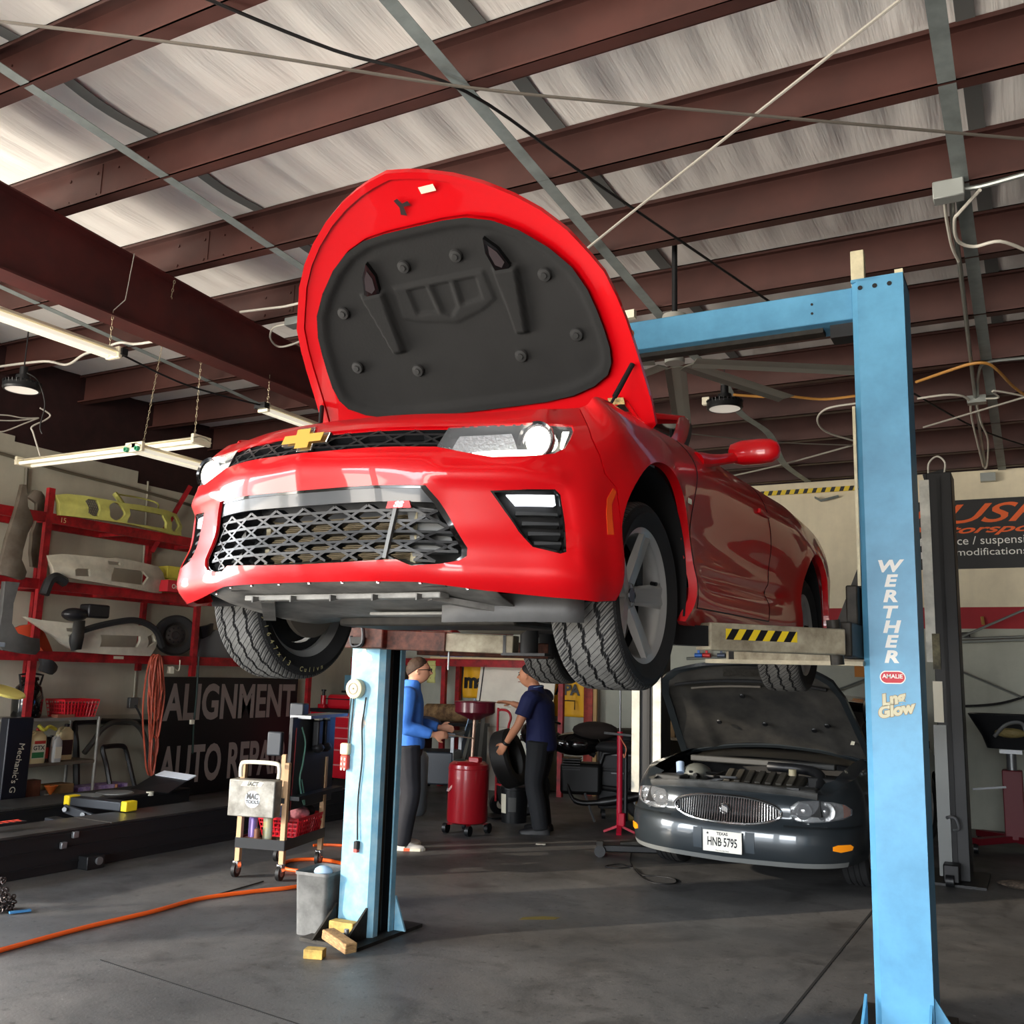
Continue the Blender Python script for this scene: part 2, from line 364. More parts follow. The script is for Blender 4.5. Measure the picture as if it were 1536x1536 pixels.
# straps under and over the purlins
st = 60
for X,w in ((-4.7,.075),(-.24,.085),(-7.3,.07)):
    b = MB(); b.add([(X-w/2,0,zr(0)-.004),(X+w/2,0,zr(0)-.004),(X+w/2,12.4,zr(12.4)-.004),(X-w/2,12.4,zr(12.4)-.004),(X-w/2,0,zr(0)-.0),(X+w/2,0,zr(0)),(X+w/2,12.4,zr(12.4)),(X-w/2,12.4,zr(12.4))],[(0,1,2,3),(7,6,5,4),(0,4,5,1),(1,5,6,2),(2,6,7,3),(3,7,4,0)])
    st += 1; struct('trim_%d'%st, b, M_GALV, 'flat galvanised strap under the purlins, %s'%{-4.7:'crossing the big rafter end bay',-.24:'beside the junction boxes',-7.3:'above the parts rack'}[X], smooth=0)
P = [V((-2.5,y,zr(y)-.004)) for y in (0,6.6)]+[V((-2.5,7.6,zr(7.6)-.03)),V((-2.44,8.5,zr(8.5)-.012)),V((-2.5,9.3,zr(9.3)-.05)),V((-2.42,10.2,zr(10.2)-.02)),V((-2.5,11.2,zr(11.2)-.06)),V((-2.44,12.3,zr(12.3)-.01))]
P = smooth_path(P,6); b = MB(); b.grid([[p+V((-.04,0,0)),p+V((.04,0,0))] for p in P]); st += 1
struct('trim_%d'%st, b, M_GALV, 'long loose galvanised strap waving under the purlins behind the open bonnet', solid=.003, smooth=0)
for X in (-4.84,-2.40,-.14,-7.4):
    b = MB()
    for y0,y1 in zip(PUR[:-1],PUR[1:]):
        if y0 > .5: b.grid([[(X+q*.045,y,min(sag(X+d*.045,y) for d in (-1,0,1))-.008) for q in (-1,1)] for y in np.linspace(y0+.07,y1-.085,9)])
    st += 1; struct('trim_%d'%st, b, mat('dull_strap',(104,106,104),.6), 'dull grey strap under the insulation, %s'%{-4.84:'above the strap by the big rafter',-2.40:'above the loose strap',-.14:'above the junction boxes',-7.4:'above the parts rack'}[X], smooth=0, solid=.003)
# floor joints
fj = MB(); a,c = onZ(1310,1355),onZ(1170,1536); fj.bar(onZ(1330,1340)+V((0,0,.0)), onZ(1160,1550)+V((0,0,0)), .014,.004)
struct('trim_80', fj, mat('joint_dark',(22,21,20),.9), 'dark saw-cut joint in the floor beside the right lift post', smooth=0)
fj = MB(); fj.bar(onZ(150,1440), onZ(520,1560), .010,.004)
struct('trim_81', fj, mat('joint_dark',(22,21,20)), 'thin floor joint in front of the left lift post', smooth=0)
# ---------------------------------------------------------------- daylight
w = bpy.data.worlds.new('world'); SC.world = w; w.use_nodes = True
nt = w.node_tree; bg = nt.nodes['Background']; tc = nt.nodes.new('ShaderNodeTexCoord'); sx = nt.nodes.new('ShaderNodeSeparateXYZ'); nt.links.new(tc.outputs['Generated'], sx.inputs[0])
mr = nt.nodes.new('ShaderNodeMapRange'); mr.inputs[1].default_value = -1; mr.inputs[2].default_value = 1; nt.links.new(sx.outputs[2], mr.inputs[0])
rp = nt.nodes.new('ShaderNodeValToRGB'); e = rp.color_ramp.elements      # sunlit pavement, a dark horizon band added to cut reflections in the paint, pale sky
e[0].position = .0; e[0].color = (.80,.72,.62,1); e[1].position = 1; e[1].color = (.62,.78,1,1)
for p_,c_ in ((.482,(.76,.70,.62,1)),(.488,(.20,.21,.22,1)),(.532,(.24,.26,.28,1)),(.545,(.95,.97,1,1)),(.64,(.86,.93,1,1))): k = e.new(p_); k.color = c_
nt.links.new(mr.outputs[0], rp.inputs[0]); nt.links.new(rp.outputs[0], bg.inputs[0]); bg.inputs[1].default_value = 18
for (a,b_) in DOORS:          # daylight enters through the open bay doors
    l = bpy.data.lights.new('bay_door_portal','AREA'); l.shape = 'RECTANGLE'; l.size = b_-a; l.size_y = 4.0; l.cycles.is_portal = True
    o = bpy.data.objects.new('bay_door_portal', l); COL.objects.link(o); o.location = ((a+b_)/2,-7.0,2.0); o.rotation_euler = (R(90),0,0)
for y0,y1 in ((-4.3,-1.0),(-.1,3.2)):
    l = bpy.data.lights.new('side_door_portal','AREA'); l.shape = 'RECTANGLE'; l.size = y1-y0; l.size_y = 3.7; l.cycles.is_portal = True
    o = bpy.data.objects.new('side_door_portal', l); COL.objects.link(o); o.location = (XL,(y0+y1)/2,1.85); o.rotation_euler = (R(90),0,R(-90))
sl = bpy.data.lights.new('low_sun','SUN'); sl.energy = 3.4; sl.angle = R(.6); sl.color = (1,.86,.68)
so = bpy.data.objects.new('low_sun', sl); COL.objects.link(so); so.rotation_euler = V((.9,1,-.31)).to_track_quat('-Z','Y').to_euler()
# ================================================================ blue two-post lift holding the red car
M_BLUE = mat('worn_blue_paint',(98,166,204),.42,0,noise=.1,nscale=3.5,c2=(84,146,182),bump=.05,bscale=18)
M_BLUE2 = mat('faded_blue_paint',(104,158,184),.55,0,noise=.2,nscale=11,c2=(138,176,190))
M_RUST = mat('rusty_brown_steel',(96,56,42),.65,.1,noise=.5,nscale=20)
M_GREASE = mat('greasy_grey_arm',(170,162,140),.6,0,noise=.55,nscale=9,c2=(120,110,92))
M_DGREASE = mat('greasy_dark_metal',(52,48,42),.6,.3,noise=.4,nscale=14)
M_CREAM = mat('cream_plastic',(222,212,176),.5,noise=.2)
lift = thing('two_post_lift','pale blue two-post car lift holding up the red car','car lift',(-2.14,5.0,0))
LO = V((-2.14,5.0,0))
def lp(name, mb, m, parent=lift, **k): return mb.build(name, m, parent, loc=(-LO if parent is lift else None), **k)
def lift_post(x0,x1,y0,y1,ztop,sgn,paint):
    # C channel: front plate, outer plate, rear plate, returned lips on the inner side
    t = .012; b = MB(); xi,xo = (x1,x0) if sgn > 0 else (x0,x1)   # xi: inner edge (towards the car)
    c = .03*sgn
    P = [(xo,y0),(xi-c,y0),(xi,y0+.03),(xi,y0+.075),(xi-t*sgn,y0+.075),(xi-t*sgn,y0+.036),(xi-c-t*.4*sgn,y0+t),(xo+t*sgn,y0+t),(xo+t*sgn,y1-t),(xi-c-t*.4*sgn,y1-t),(xi-t*sgn,y1-.036),(xi-t*sgn,y1-.075),(xi,y1-.075),(xi,y1-.03),(xi-c,y1),(xo,y1)]
    b.prism(P,(0,0,.02),(1,0,0),(0,1,0),ztop-.02)
    p = lp('post', b, paint, smooth=0)
    q = MB().bx(min(x0,x1)-.12,max(x0,x1)+.06,y0-.2,y1+.2,0,.02); q.build('base_plate',M_DGREASE,p,smooth=0)
    return p
# right post (closed outer side towards the camera's right)
pr = lift_post(-.735,-.485,4.9,5.17,3.62,-1,M_BLUE)
MB().bx(-.735,-.485,4.9,5.17,3.605,3.62).build('top_cap',M_BLUE,pr,smooth=0)
MB().bx(-.738,-.672,4.93,4.99,3.6,3.79).build('top_block',M_CREAM,pr,bevel=.004)
MB().bx(-.53,-.49,4.95,5.0,3.62,3.66).build('cable_clamp',M_CREAM,pr)
MB().bx(-.747,-.733,4.895,4.91,2.05,2.95).build('cable_cover',M_CREAM,pr)
for x in (-.69,-.62,-.55): MB().cyl((x,4.897,3.57),(x,4.902,3.57),.012,n=10).build('bolt_hole',M_DARK,pr)
for x,dx in ((-.765,.0),(-.49,.0)):
    g = MB(); g.prism([(0,0),(.22,0),(0,.17)],(x,4.9,.02),(0,-1,0),(0,0,1),.012); g.build('gusset',M_BLUE,pr,smooth=0)
g = MB(); g.prism([(0,0),(.12,0),(0,.19)],(-.485,4.95,.02),(1,0,0),(0,0,1),.012); g.build('gusset',M_BLUE,pr,smooth=0)
# lettering WERTHER down the face, one letter under the other
M_LET = mat('white_lettering',(232,232,226),.5)
for ch,(px,py) in zip('WERTHER',((1332,850),(1334,872),(1334,895),(1332,919),(1336,941),(1335,963),(1336,986))):
    p = onY(px,py,4.899); text_mb(ch,.078,p,(1,0,0),(0,0,1),.001,bold=.042,shear=.2,sx=1.3).build('letter',M_LET,pr,smooth=0)
p = onY(1339,1016,4.899)
def disc_badge(p, w, h, ux, uy, m, name, par, off=.001):
    ux,uy = V(ux),V(uy); n = ux.cross(uy).normalized(); P = []
    rr = h/2
    for i in range(24):
        a = 2*PI*i/24; x = math.cos(a)*rr; P.append((x+math.copysign(w/2-rr,x),math.sin(a)*rr))
    b = MB(); b.prism(P, p, ux, uy, off); return b.build(name,m,par,smooth=0)
disc_badge(p,.115,.062,(1,0,0),(0,0,1),M_LET,'sticker',pr)
disc_badge(p+V((0,-.001,0)),.105,.052,(1,0,0),(0,0,1),mat('sticker_red',(190,30,48),.5),'sticker_field',pr)
text_mb('AMALIE',.027,p+V((0,-.002,.004)),(1,0,0),(0,0,1),.001,bold=.02).build('sticker_text',M_LET,pr,smooth=0)
p = onY(1342,1057,4.899); M_ST2 = mat('old_sticker',(206,200,170),.6); MLT = mat('sticker_outline',(150,130,96),.6)
for t,dz,dx in (('Lng',.026,-.004),('Glow',-.026,.006)):
    text_mb(t,.072,p+V((dx,0,dz)),(1,0,.22),(0,0,1),.001,bold=.09).build('old_sticker_edge',MLT,pr,smooth=0)
    text_mb(t,.072,p+V((dx,-.0012,dz)),(1,0,.22),(0,0,1),.001,bold=.055).build('old_sticker',M_ST2,pr,smooth=0)
# left post
pl = lift_post(-3.79,-3.55,4.9,5.17,3.62,1,M_BLUE2)
MB().cyl((-3.595,5.035,.03),(-3.595,5.035,3.5),.021,n=16).build('lifting_screw',mat('oily_screw',(58,50,42),.3,.8),pl)
MB().bx(-3.775,-3.60,4.92,5.15,.02,3.6).build('channel_lining',mat('channel_dark',(14,14,15),.8),pl,smooth=0)
for x in (-3.80,-3.575):
    g = MB(); g.prism([(0,0),(.22,0),(0,.17)],(x,4.9,.02),(0,-1,0),(0,0,1),.014); g.build('gusset',M_DGREASE,pl,smooth=0)
g = MB(); g.prism([(0,0),(.08,0),(0,.2)],(-3.55,5.16,.02),(1,0,0),(0,0,1),.014); g.build('gusset',M_BLUE2,pl,smooth=0)
MB().cyl((-3.60,4.74,.02),(-3.60,4.74,.10),.014,n=10).cyl((-3.60,4.74,.03),(-3.60,4.74,.06),.028,n=6).build('anchor_bolt',M_STEEL,pl)
c = onY(537,1033,4.898)
k = MB(); k.lathe([(0,-.05),(.052,-.05),(.06,-.044),(.06,-.004),(.05,0),(.0,0)],c,(0,1,0),n=28); kn = k.build('cable_reel',M_CREAM,pl)
MB().lathe([(.03,-.053),(.036,-.053),(.036,-.049),(.03,-.049)],c,(0,1,0),n=24,close=True).cyl(c+V((0,-.054,0)),c+V((0,-.05,0)),.007,n=10).build('reel_ring',mat('reel_grey',(120,112,92),.5),kn)
c1 = onY(518,1132,4.885)
MB().box(c1+V((0,0,.035)),(.062,.04,.07)).build('switch_box',M_CREAM,pl,bevel=.01)
sw = MB().box(c1+V((0,0,-.045)),(.056,.036,.09)).build('outlet_block',mat('outlet_red',(196,64,52),.5),pl,bevel=.01)
for dz in (.02,-.01,-.04):
    for dx in (-.012,.012): MB().box(c1+V((dx,-.019,-.045+dz)),(.010,.004,.014)).build('socket',M_WHITE,sw)
cb = [onY(527,1045,4.893),onY(524,1075,4.893),onY(522,1115,4.893)]
MB().tube(smooth_path(cb,4),.004,6).build('cable',M_DARK,pl)
cb = [onY(531,1045,4.893),onY(528,1080,4.893),onY(524,1117,4.893)]
MB().tube(smooth_path(cb,4),.004,6).build('cable',M_DARK,pl)
cb = [onY(549,1046,4.89),onY(546,1068,4.89),onY(543,1090,4.89),onY(543,1140,4.89),onY(537,1200,4.89),onY(536,1260,4.885)]
MB().tube(smooth_path(cb,6),.005,6).build('cable',M_DARK,pl)
c2 = onY(535,1268,4.885); MB().box(c2,(.03,.03,.05)).build('plug',M_DARK,pl,bevel=.006); MB().box(c2+V((0,-.002,-.03)),(.024,.026,.02)).build('plug_tip',mat('plug_red',(190,60,50),.5),pl)
MB().prism([(a,b) for a,b in ((-.06,0),(.07,0),(.06,.03),(.02,.05),(.01,.12),(-.01,.05),(-.05,.035))],onY(545,990,4.899),(1,0,0),(0,0,1),.001).build('torn_label',mat('torn_label',(222,216,186),.6),pl,smooth=0)
MB().prism([(-.045,-.03),(.02,-.045),(.06,-.01),(.03,.05),(-.03,.06)],onY(538,1083,4.899),(1,0,0),(0,0,1),.001).build('peeled_sticker',mat('peeled',(196,172,150),.7,noise=.4,nscale=60,c2=(120,160,180)),pl,smooth=0)
# crossbeam
b = MB().bx(-3.79,-.735,4.95,5.17,3.43,3.60); bm_ = lp('crossbeam',b,M_BLUE,bevel=.006)
MB().bx(-3.6,-.9,5.02,5.10,3.405,3.43).build('underside_strip',M_DGREASE,bm_,smooth=0)
MB().bx(-.86,-.74,5.0,5.12,3.36,3.43).build('limit_switch',M_BLACK,bm_)
for dz in (0,-.05): MB().cyl((-.94,4.946,3.54+dz),(-.94,4.952,3.54+dz),.007,n=8).build('bolt_hole',M_DARK,bm_)
pth = [V((-1.99+.05*math.cos(a),4.948,3.53+.03*math.sin(a))) for a in np.linspace(-2.2,2.4,16)]
MB().tube(pth,.006,6,flat=.5).build('orange_swirl_mark',mat('swirl_orange',(220,120,70),.6),bm_)
# carriages and arms
def arm(a, b, w, h, m, name='lift_arm'): 
    o = lp(name, MB().bar(a,b,w,h), m, bevel=.006); return o
cr = lp('carriage', MB().bx(-.84,-.738,4.62,5.12,1.70,1.86).bx(-.80,-.745,4.86,5.12,1.86,2.05), M_DGREASE, bevel=.008)
MB().prism([(0,0),(.14,0),(.02,.30),(0,.30)],(-.735,4.99,1.86),(-1,0,0),(0,0,1),.05).build('carriage_web',M_DGREASE,cr,smooth=0)
A,B = V((-.79,4.54,1.762)),V((-1.25,4.02,1.762))
ar = arm(A,B,.12,.115,M_GREASE)
d = (B-A).normalized(); nrm = V((-d.y,d.x,0)); nrm = nrm if nrm.y < 0 else -nrm
hz = MB(); s0 = .19
q = A+d*.26+nrm*.0612+V((0,0,-.012))
MB().prism([(0,0),(.36,0),(.36,.046),(0,.046)],q,d,(0,0,1),-.001 if d.cross(V((0,0,1))).dot(nrm) < 0 else .001).build('hazard_sticker',mat('hazard_yellow',(226,196,40),.5),ar,smooth=0)
st_ = MB()
for i in range(5):
    x0 = .005+i*.072; st_.prism([(x0+.03,0),(x0+.066,0),(x0+.036,.046),(x0,.046)],q+nrm*.001,d,(0,0,1),-.001 if d.cross(V((0,0,1))).dot(nrm) < 0 else .001)
st_.build('hazard_stripes',M_BLACK,ar,smooth=0)
MB().bar(B-d*.05,B+d*.16,.09,.085).build('extension',M_BLACK,ar)
MB().cyl(B+d*.16+V((0,0,-.04)),B+d*.16+V((0,0,.10)),.05,n=16).build('lift_pad',M_DARK,ar)
MB().cyl(A+d*.0+V((0,0,-.10)),A+d*.02+V((0,0,.10)),.03,n=12).build('pivot_pin',M_DGREASE,ar)
A,B = V((-.70,5.2,1.735)),V((-1.45,5.75,1.735)); a2 = arm(A,B,.11,.10,M_GREASE); dd = (B-A).normalized()
MB().bar(B,B+dd*.25,.085,.075).build('extension',M_GREASE,a2); MB().cyl(B+dd*.2+V((0,0,-.03)),B+dd*.2+V((0,0,.11)),.05,n=16).build('lift_pad',M_DARK,a2)
MB().bx(-1.5,-.73,4.86,4.96,1.665,1.685).build('restraint_bar',mat('cream_bar',(210,200,172),.5,noise=.3),a2)
cl = lp('carriage', MB().bx(-3.70,-3.42,4.70,5.12,1.71,1.85), M_RUST, bevel=.008)
hk = [V((-3.63,4.68,1.84)),V((-3.56,4.68,1.84)),V((-3.55,4.68,1.74)),V((-3.62,4.68,1.72)),V((-3.64,4.68,1.78))]
MB().tube(smooth_path(hk,4),.012,8).build('arm_lock',M_BLACK,cl); MB().bx(-3.64,-3.55,4.67,4.70,1.735,1.775).build('lock_block',M_DGREASE,cl)
A,B = V((-3.48,4.80,1.765)),V((-3.05,4.86,1.755)); a3 = arm(A,B,.12,.115,M_RUST); d = (B-A).normalized()
MB().bar(B-d*.02,B+d*.42,.10,.105).build('extension',M_GREASE,a3,bevel=.005)
MB().cyl(B+d*.50+V((0,0,-.06)),B+d*.50+V((0,0,.10)),.052,n=18).build('lift_pad',M_DARK,a3)
MB().bx(-2.70,-2.42,4.86,4.96,1.685,1.70).bx(-2.69,-2.67,4.86,4.96,1.70,1.8).build('pad_bracket',M_BLACK,a3)
MB().cyl(B+V((0,0,-.05)),B+V((0,0,-.16)),.006,n=8).build('cable_end',M_STEEL,a3)
A,B = V((-3.5,5.2,1.735)),V((-2.85,5.75,1.735)); a4 = arm(A,B,.11,.10,M_RUST); MB().cyl(B+V((0,0,-.05)),B+V((0,0,.12)),.05,n=16).build('lift_pad',M_DARK,a4)
# ================================================================ red sports car
CO = V((-2.15,3.36,1.65))     # ground point under the front axle; the nose points to -Y
def C3(a):                    # car frame (forward, left, up) -> place frame relative to the car root
    a = np.asarray(a,float); return np.stack([a[...,1],-a[...,0],a[...,2]],-1)
def cv(f,l,u): return V((l,-f,u))
ZR = np.array([.16,.22,.30,.40,.52,.60,.68,.75,.82,.92,1.0])
UK = np.array([0,.30,.55,.72,.87,1.02,1.15,1.53,1.91,2.28,2.93,3.53,3.95,4.34,4.73,5.08,5.38])
XT = [[.80,.87,.90,.90,.915,.93,.90,.84,.72,.55,.4],[.78,.85,.875,.87,.885,.89,.85,.80,.69,.53,.4],[.70,.76,.785,.775,.785,.78,.745,.70,.61,.48,.36],[.62,.68,.70,.685,.69,.69,.665,.63,.55,.44,.33],
[.56,.61,.625,.60,.605,.605,.585,.55,.48,.39,.29],[.48,.51,.515,.50,.505,.50,.485,.455,.41,.33,.25]]+[[1.53-u]*11 for u in UK[6:]]
YT = [[0]*11,[.30]*11,[.55]*11,[.72]*11,[.845,.865,.865,.84,.82,.81,.80,.785,.76,.70,.60],[.905,.925,.925,.91,.895,.885,.875,.86,.825,.75,.65],
[.90,.935,.945,.935,.93,.93,.925,.915,.885,.80,.70],[.91,.94,.95,.945,.945,.95,.95,.945,.92,.83,.72],[.90,.93,.94,.925,.92,.925,.93,.93,.915,.84,.74],
[.88,.925,.925,.90,.89,.90,.91,.915,.91,.86,.78],[.86,.915,.915,.885,.875,.89,.905,.912,.91,.87,.80],[.87,.92,.92,.90,.90,.915,.93,.935,.93,.89,.82],
[.89,.935,.945,.935,.94,.95,.955,.955,.945,.90,.83],[.90,.945,.955,.955,.96,.965,.965,.955,.94,.89,.81],[.88,.93,.945,.945,.95,.955,.95,.94,.92,.87,.78],[.82,.88,.90,.90,.905,.91,.905,.895,.875,.82,.73],[.70,.76,.79,.80,.80,.80,.80,.79,.77,.72,.65]]
XT = np.array(XT); YT = np.array(YT)
def tang(xs, ys):
    h = np.diff(xs); d = np.diff(ys,axis=0)/h.reshape(-1,*([1]*(ys.ndim-1))); m = np.zeros_like(ys)
    for i in range(1,len(xs)-1): m[i] = (d[i-1]*h[i]+d[i]*h[i-1])/(h[i-1]+h[i])
    m[0] = d[0]; m[-1] = d[-1]; return m
def hermite(xs, ys, x, pick=None):
    m = tang(xs,ys); x = np.clip(x,xs[0],xs[-1]); i = np.clip(np.searchsorted(xs,x)-1,0,len(xs)-2); h = np.diff(xs)[i]; t = (x-xs[i])/h
    if pick is None:
        sh = (-1,)+(1,)*(ys.ndim-1); t = t.reshape(sh); h = h.reshape(sh); a,b,ma,mb_ = ys[i],ys[i+1],m[i],m[i+1]
    else: a,b,ma,mb_ = ys[i,pick],ys[i+1,pick],m[i,pick],m[i+1,pick]
    return (2*t**3-3*t**2+1)*a+(t**3-2*t**2+t)*h*ma+(-2*t**3+3*t**2)*b+(t**3-t**2)*h*mb_
def S0(u, z):
    u = np.asarray(u,float); z = np.asarray(z,float); au = np.abs(u); n = np.arange(len(u))
    x = hermite(ZR,hermite(UK,XT,au).T.copy(),z,n); y = hermite(ZR,hermite(UK,YT,au).T.copy(),z,n)
    side = np.clip((au-.9)/.2,0,1)
    y = y+side*(.018*np.exp(-((np.hypot(x,z-.31)-.40)/.055)**2)+.014*np.exp(-((np.hypot(x+2.81,z-.31)-.40)/.06)**2))
    # crease under the headlamps and around the corner intakes
    fr = np.clip((au-.44)/.06,0,1)*np.clip((.93-au)/.05,0,1)
    x = x+fr*(.016*np.clip((z-.535)/.016,0,1)*np.clip((.61-z)/.05,0,1)-.014*np.clip((.535-z)/.02,0,1)*np.clip((z-.24)/.05,0,1))
    # swage line along the lower door and the scoop behind the front wheel
    dz = z-(.40+.07*np.clip((-x-.5)/2.1,0,1)); on = np.clip((-x-.52)/.15,0,1)*np.clip((2.25+x)/.2,0,1)
    y = y-.022*on*np.exp(-((dz+.045)/.045)**2)+.010*on*np.exp(-(dz/.03)**2)
    return np.stack([x,np.where(u < 0,-y,y),z],1)
def S(u, z, off=0):
    u = np.asarray(u,float); z = np.asarray(z,float); p = S0(u,z)
    if np.any(off):
        e = .004; a = S0(u+e,z)-S0(u-e,z); b = S0(u,z+e)-S0(u,z-e); nn = np.cross(a,b); nn /= np.linalg.norm(nn,axis=1)[:,None]+1e-12
        p = p-nn*np.reshape(off,(-1,1)) if np.ndim(off) else p-nn*off
    return p
# orientation of the normal: make positive offset go inwards
_t = S(np.array([.1]),np.array([.5]),.05)[0]; SG = 1 if _t[0] < S0(np.array([.1]),np.array([.5]))[0][0] else -1
def SF(u, z, off=0): return C3(S(u,z,off*SG))
def sp(u, z, off=0): return V(SF(np.array([u]),np.array([z]),off)[0])
car = thing('sports_car','glossy red convertible sports car with its bonnet open, raised on the blue lift','car',CO)
def cp(name, mb, m, parent=car, **k): return mb.build(name, m, parent, **k)
M_PAINT = mat('red_car_paint',(196,0,12),.38,0,coat=.6,spec=.35)
M_GLOSSBLK = mat('gloss_black_trim',(10,10,11),.12,0,coat=.6)
M_SATBLK = mat('satin_black_plastic',(24,25,27),.4)
M_GREYPL = mat('grey_undertray',(120,118,114),.6,noise=.35,nscale=7)
M_GLASS = mat('dark_car_glass',(8,10,12),.03,0,spec=.8)
def arc(cx, cz, r, a0, a1, n): return [(cx+r*math.cos(a), cz+r*math.sin(a)) for a in np.linspace(a0,a1,n)]
def ztop(u): return float(np.interp(abs(u),[0,.5,.75,.95,1.15,1.5,1.9,2.4,3.5,4.2,5.38],[.80,.80,.82,.85,.89,.945,.965,.975,.965,.975,.95]))
zbot = lambda u: float(np.interp(abs(u),[0,.42,.62,.8,1.0,1.2],[.215,.213,.19,.175,.168,.185]))
FH = [(.449,.522),(.30,.522),(.12,.521),(0,.519)]
low = [(.449,.522),(.484,.475),(.532,.385),(.573,.323),(.572,.297),(.55,.282),(.493,.270),(.41,.262),(.365,.282),(.18,.274),(0,.271)]
lower_hole = low+[(-a,b) for a,b in reversed(low[:-1])]+[(-.30,.522),(0,.519),(.30,.522)]
HLo = [(.463,.655),(.476,.736),(.56,.742),(.638,.745),(.80,.757),(.934,.766),(.942,.746),(.925,.705),(.901,.668),(.854,.645),(.79,.634),(.732,.627),(.631,.620),(.556,.635)]
FOGo = [(.628,.510),(.74,.519),(.848,.524),(.864,.509),(.864,.42),(.858,.318),(.838,.311),(.758,.331),(.712,.380),(.665,.45)]
UPt = [(-.476,.736),(-.30,.733),(0,.731),(.30,.733),(.476,.736)]
UPb = [(.463,.655),(.30,.654),(.12,.650),(0,.648),(-.12,.650),(-.30,.654),(-.463,.655)]
# one opening holds both headlights and the slot between them
eye = UPt+HLo[2:]+UPb+[(-a,b) for a,b in reversed(HLo[2:])]
mir = lambda P: [(-a,b) for a,b in reversed(P)]
bot = [(u,zbot(u)) for u in np.linspace(-1.135,1.135,36)]
outer = bot+[(1.135,.56),(1.08,.60),(1.06,.66),(1.02,.72)]+[(u,ztop(u)) for u in np.linspace(.98,-.98,30)]+[(-1.02,.72),(-1.06,.66),(-1.08,.60),(-1.135,.56)]
fas = cp('front_bumper', patch(outer,[lower_hole,eye,FOGo,mir(FOGo)],SF,(.022,.018),flange=.025,hflange=.010), M_PAINT, smooth=50)
# fenders and body side: arch cut-outs are part of the outline
RA = .405
def side_outline(s):
    o = [(1.140,zbot(1.14)),(1.140,.56),(1.085,.605),(1.065,.665),(1.025,.725),(.985,ztop(.985))]
    o += [(u,ztop(u)) for u in np.linspace(1.05,5.38,40)]
    o += [(5.38,.25),(4.79,.20)]
    o += [(1.53-x,z) for x,z in arc(-2.81,.315,RA,PI+.25,-.25,30)]
    o += [(1.53-x,z) for x,z in ((-2.3,.185),(-1.6,.165),(-.9,.15),(-.46,.15))]
    o += [(1.53-x,z) for x,z in arc(0,.315,RA,PI+.4,-.02,34)]
    o = [p for p in o]
    return [(s*u,z) for u,z in (o if s > 0 else reversed(o))]
for s in (1,-1):
    sd = cp('body_side', patch(side_outline(s),[],SF,(.03,.022),flange=.035), M_PAINT, smooth=50)
    # shut lines as thin dark seams set into the skin
    def seam(pts, nm='panel_gap', w=.0035):
        P = resample(pts,(.03,.03),False); A = np.array([tuple(p) for p in P]); A[:,0] *= s
        q = [V(v) for v in SF(A[:,0],A[:,1],.0005)]; MB().tube(q,w,6).build(nm, mat('seam_dark',(40,4,8),.6), sd)
    seam([(2.10,.955),(2.06,.80),(1.98,.62),(1.93,.45),(1.965,.36),(2.0,.25),(2.02,.22)])
    seam([(3.22,.955),(3.28,.80),(3.38,.62),(3.40,.50),(3.36,.36),(3.26,.24)])
    seam([(2.02,.22),(3.26,.24)])
    MB().box(sp(s*1.905,.647,-.004),(.008,.05,.022)).build('fender_badge',M_CHROME,sd)
    mk = [(1.068,.392),(1.096,.394),(1.100,.46),(1.106,.50),(1.132,.545),(1.118,.556),(1.086,.515),(1.074,.46)]
    patch([(s*a,b) for a,b in (mk if s > 0 else mk[::-1])],[],lambda u,z,o: SF(u,z,o-.0015),(.02,.02),flange=.004).build('side_marker',mat('amber_lens',(214,72,22),.2,coat=.5),sd)
    # wheel housings
    for xc in (0,-2.81):
        wl = MB(); n = 20; y0,y1 = .50*s,.915*s
        P = [[cv(xc+.40*math.cos(a),y,.315+.40*math.sin(a)) for a in np.linspace(-.35,PI+.35,n)] for y in (y0,y1)]
        wl.grid(P); wl.add([cv(xc+.40*math.cos(a),y0,.315+.40*math.sin(a)) for a in np.linspace(-.35,PI+.35,n)],[tuple(range(n))])
        cp('wheel_housing', wl, mat('liner_black',(13,13,14),.85), smooth=60)
# rear end, floor pan and inner shell keep daylight out of the body
rear = MB(); zs = np.linspace(.25,.95,8); ys = np.linspace(-1,1,12)
rear.grid([[cv(-3.85-.06*(1-y*y),y*(.70 if z < .3 else .79),z) for z in zs] for y in ys]); cp('rear_bumper', rear, M_PAINT)
deck = MB(); deck.grid([[cv(x,y*w,.95+.04*(1-y*y)) for y in np.linspace(-1,1,9)] for x,w in ((-2.3,.82),(-2.8,.82),(-3.3,.78),(-3.85,.66))]); cp('boot_lid', deck, M_PAINT)
pan = MB(); pan.bx(-.47,.47,-.72,3.75,.205,.23); pan.bx(-.86,.86,.44,2.33,.195,.23)
cp('floor_pan', pan, mat('underbody_dark',(44,43,42),.7,noise=.4,nscale=6), smooth=0)
tub = MB(); tub.bx(-.72,.72,.55,2.5,.5,.9); cp('interior', tub, mat('interior_black',(18,18,19),.8), smooth=0)
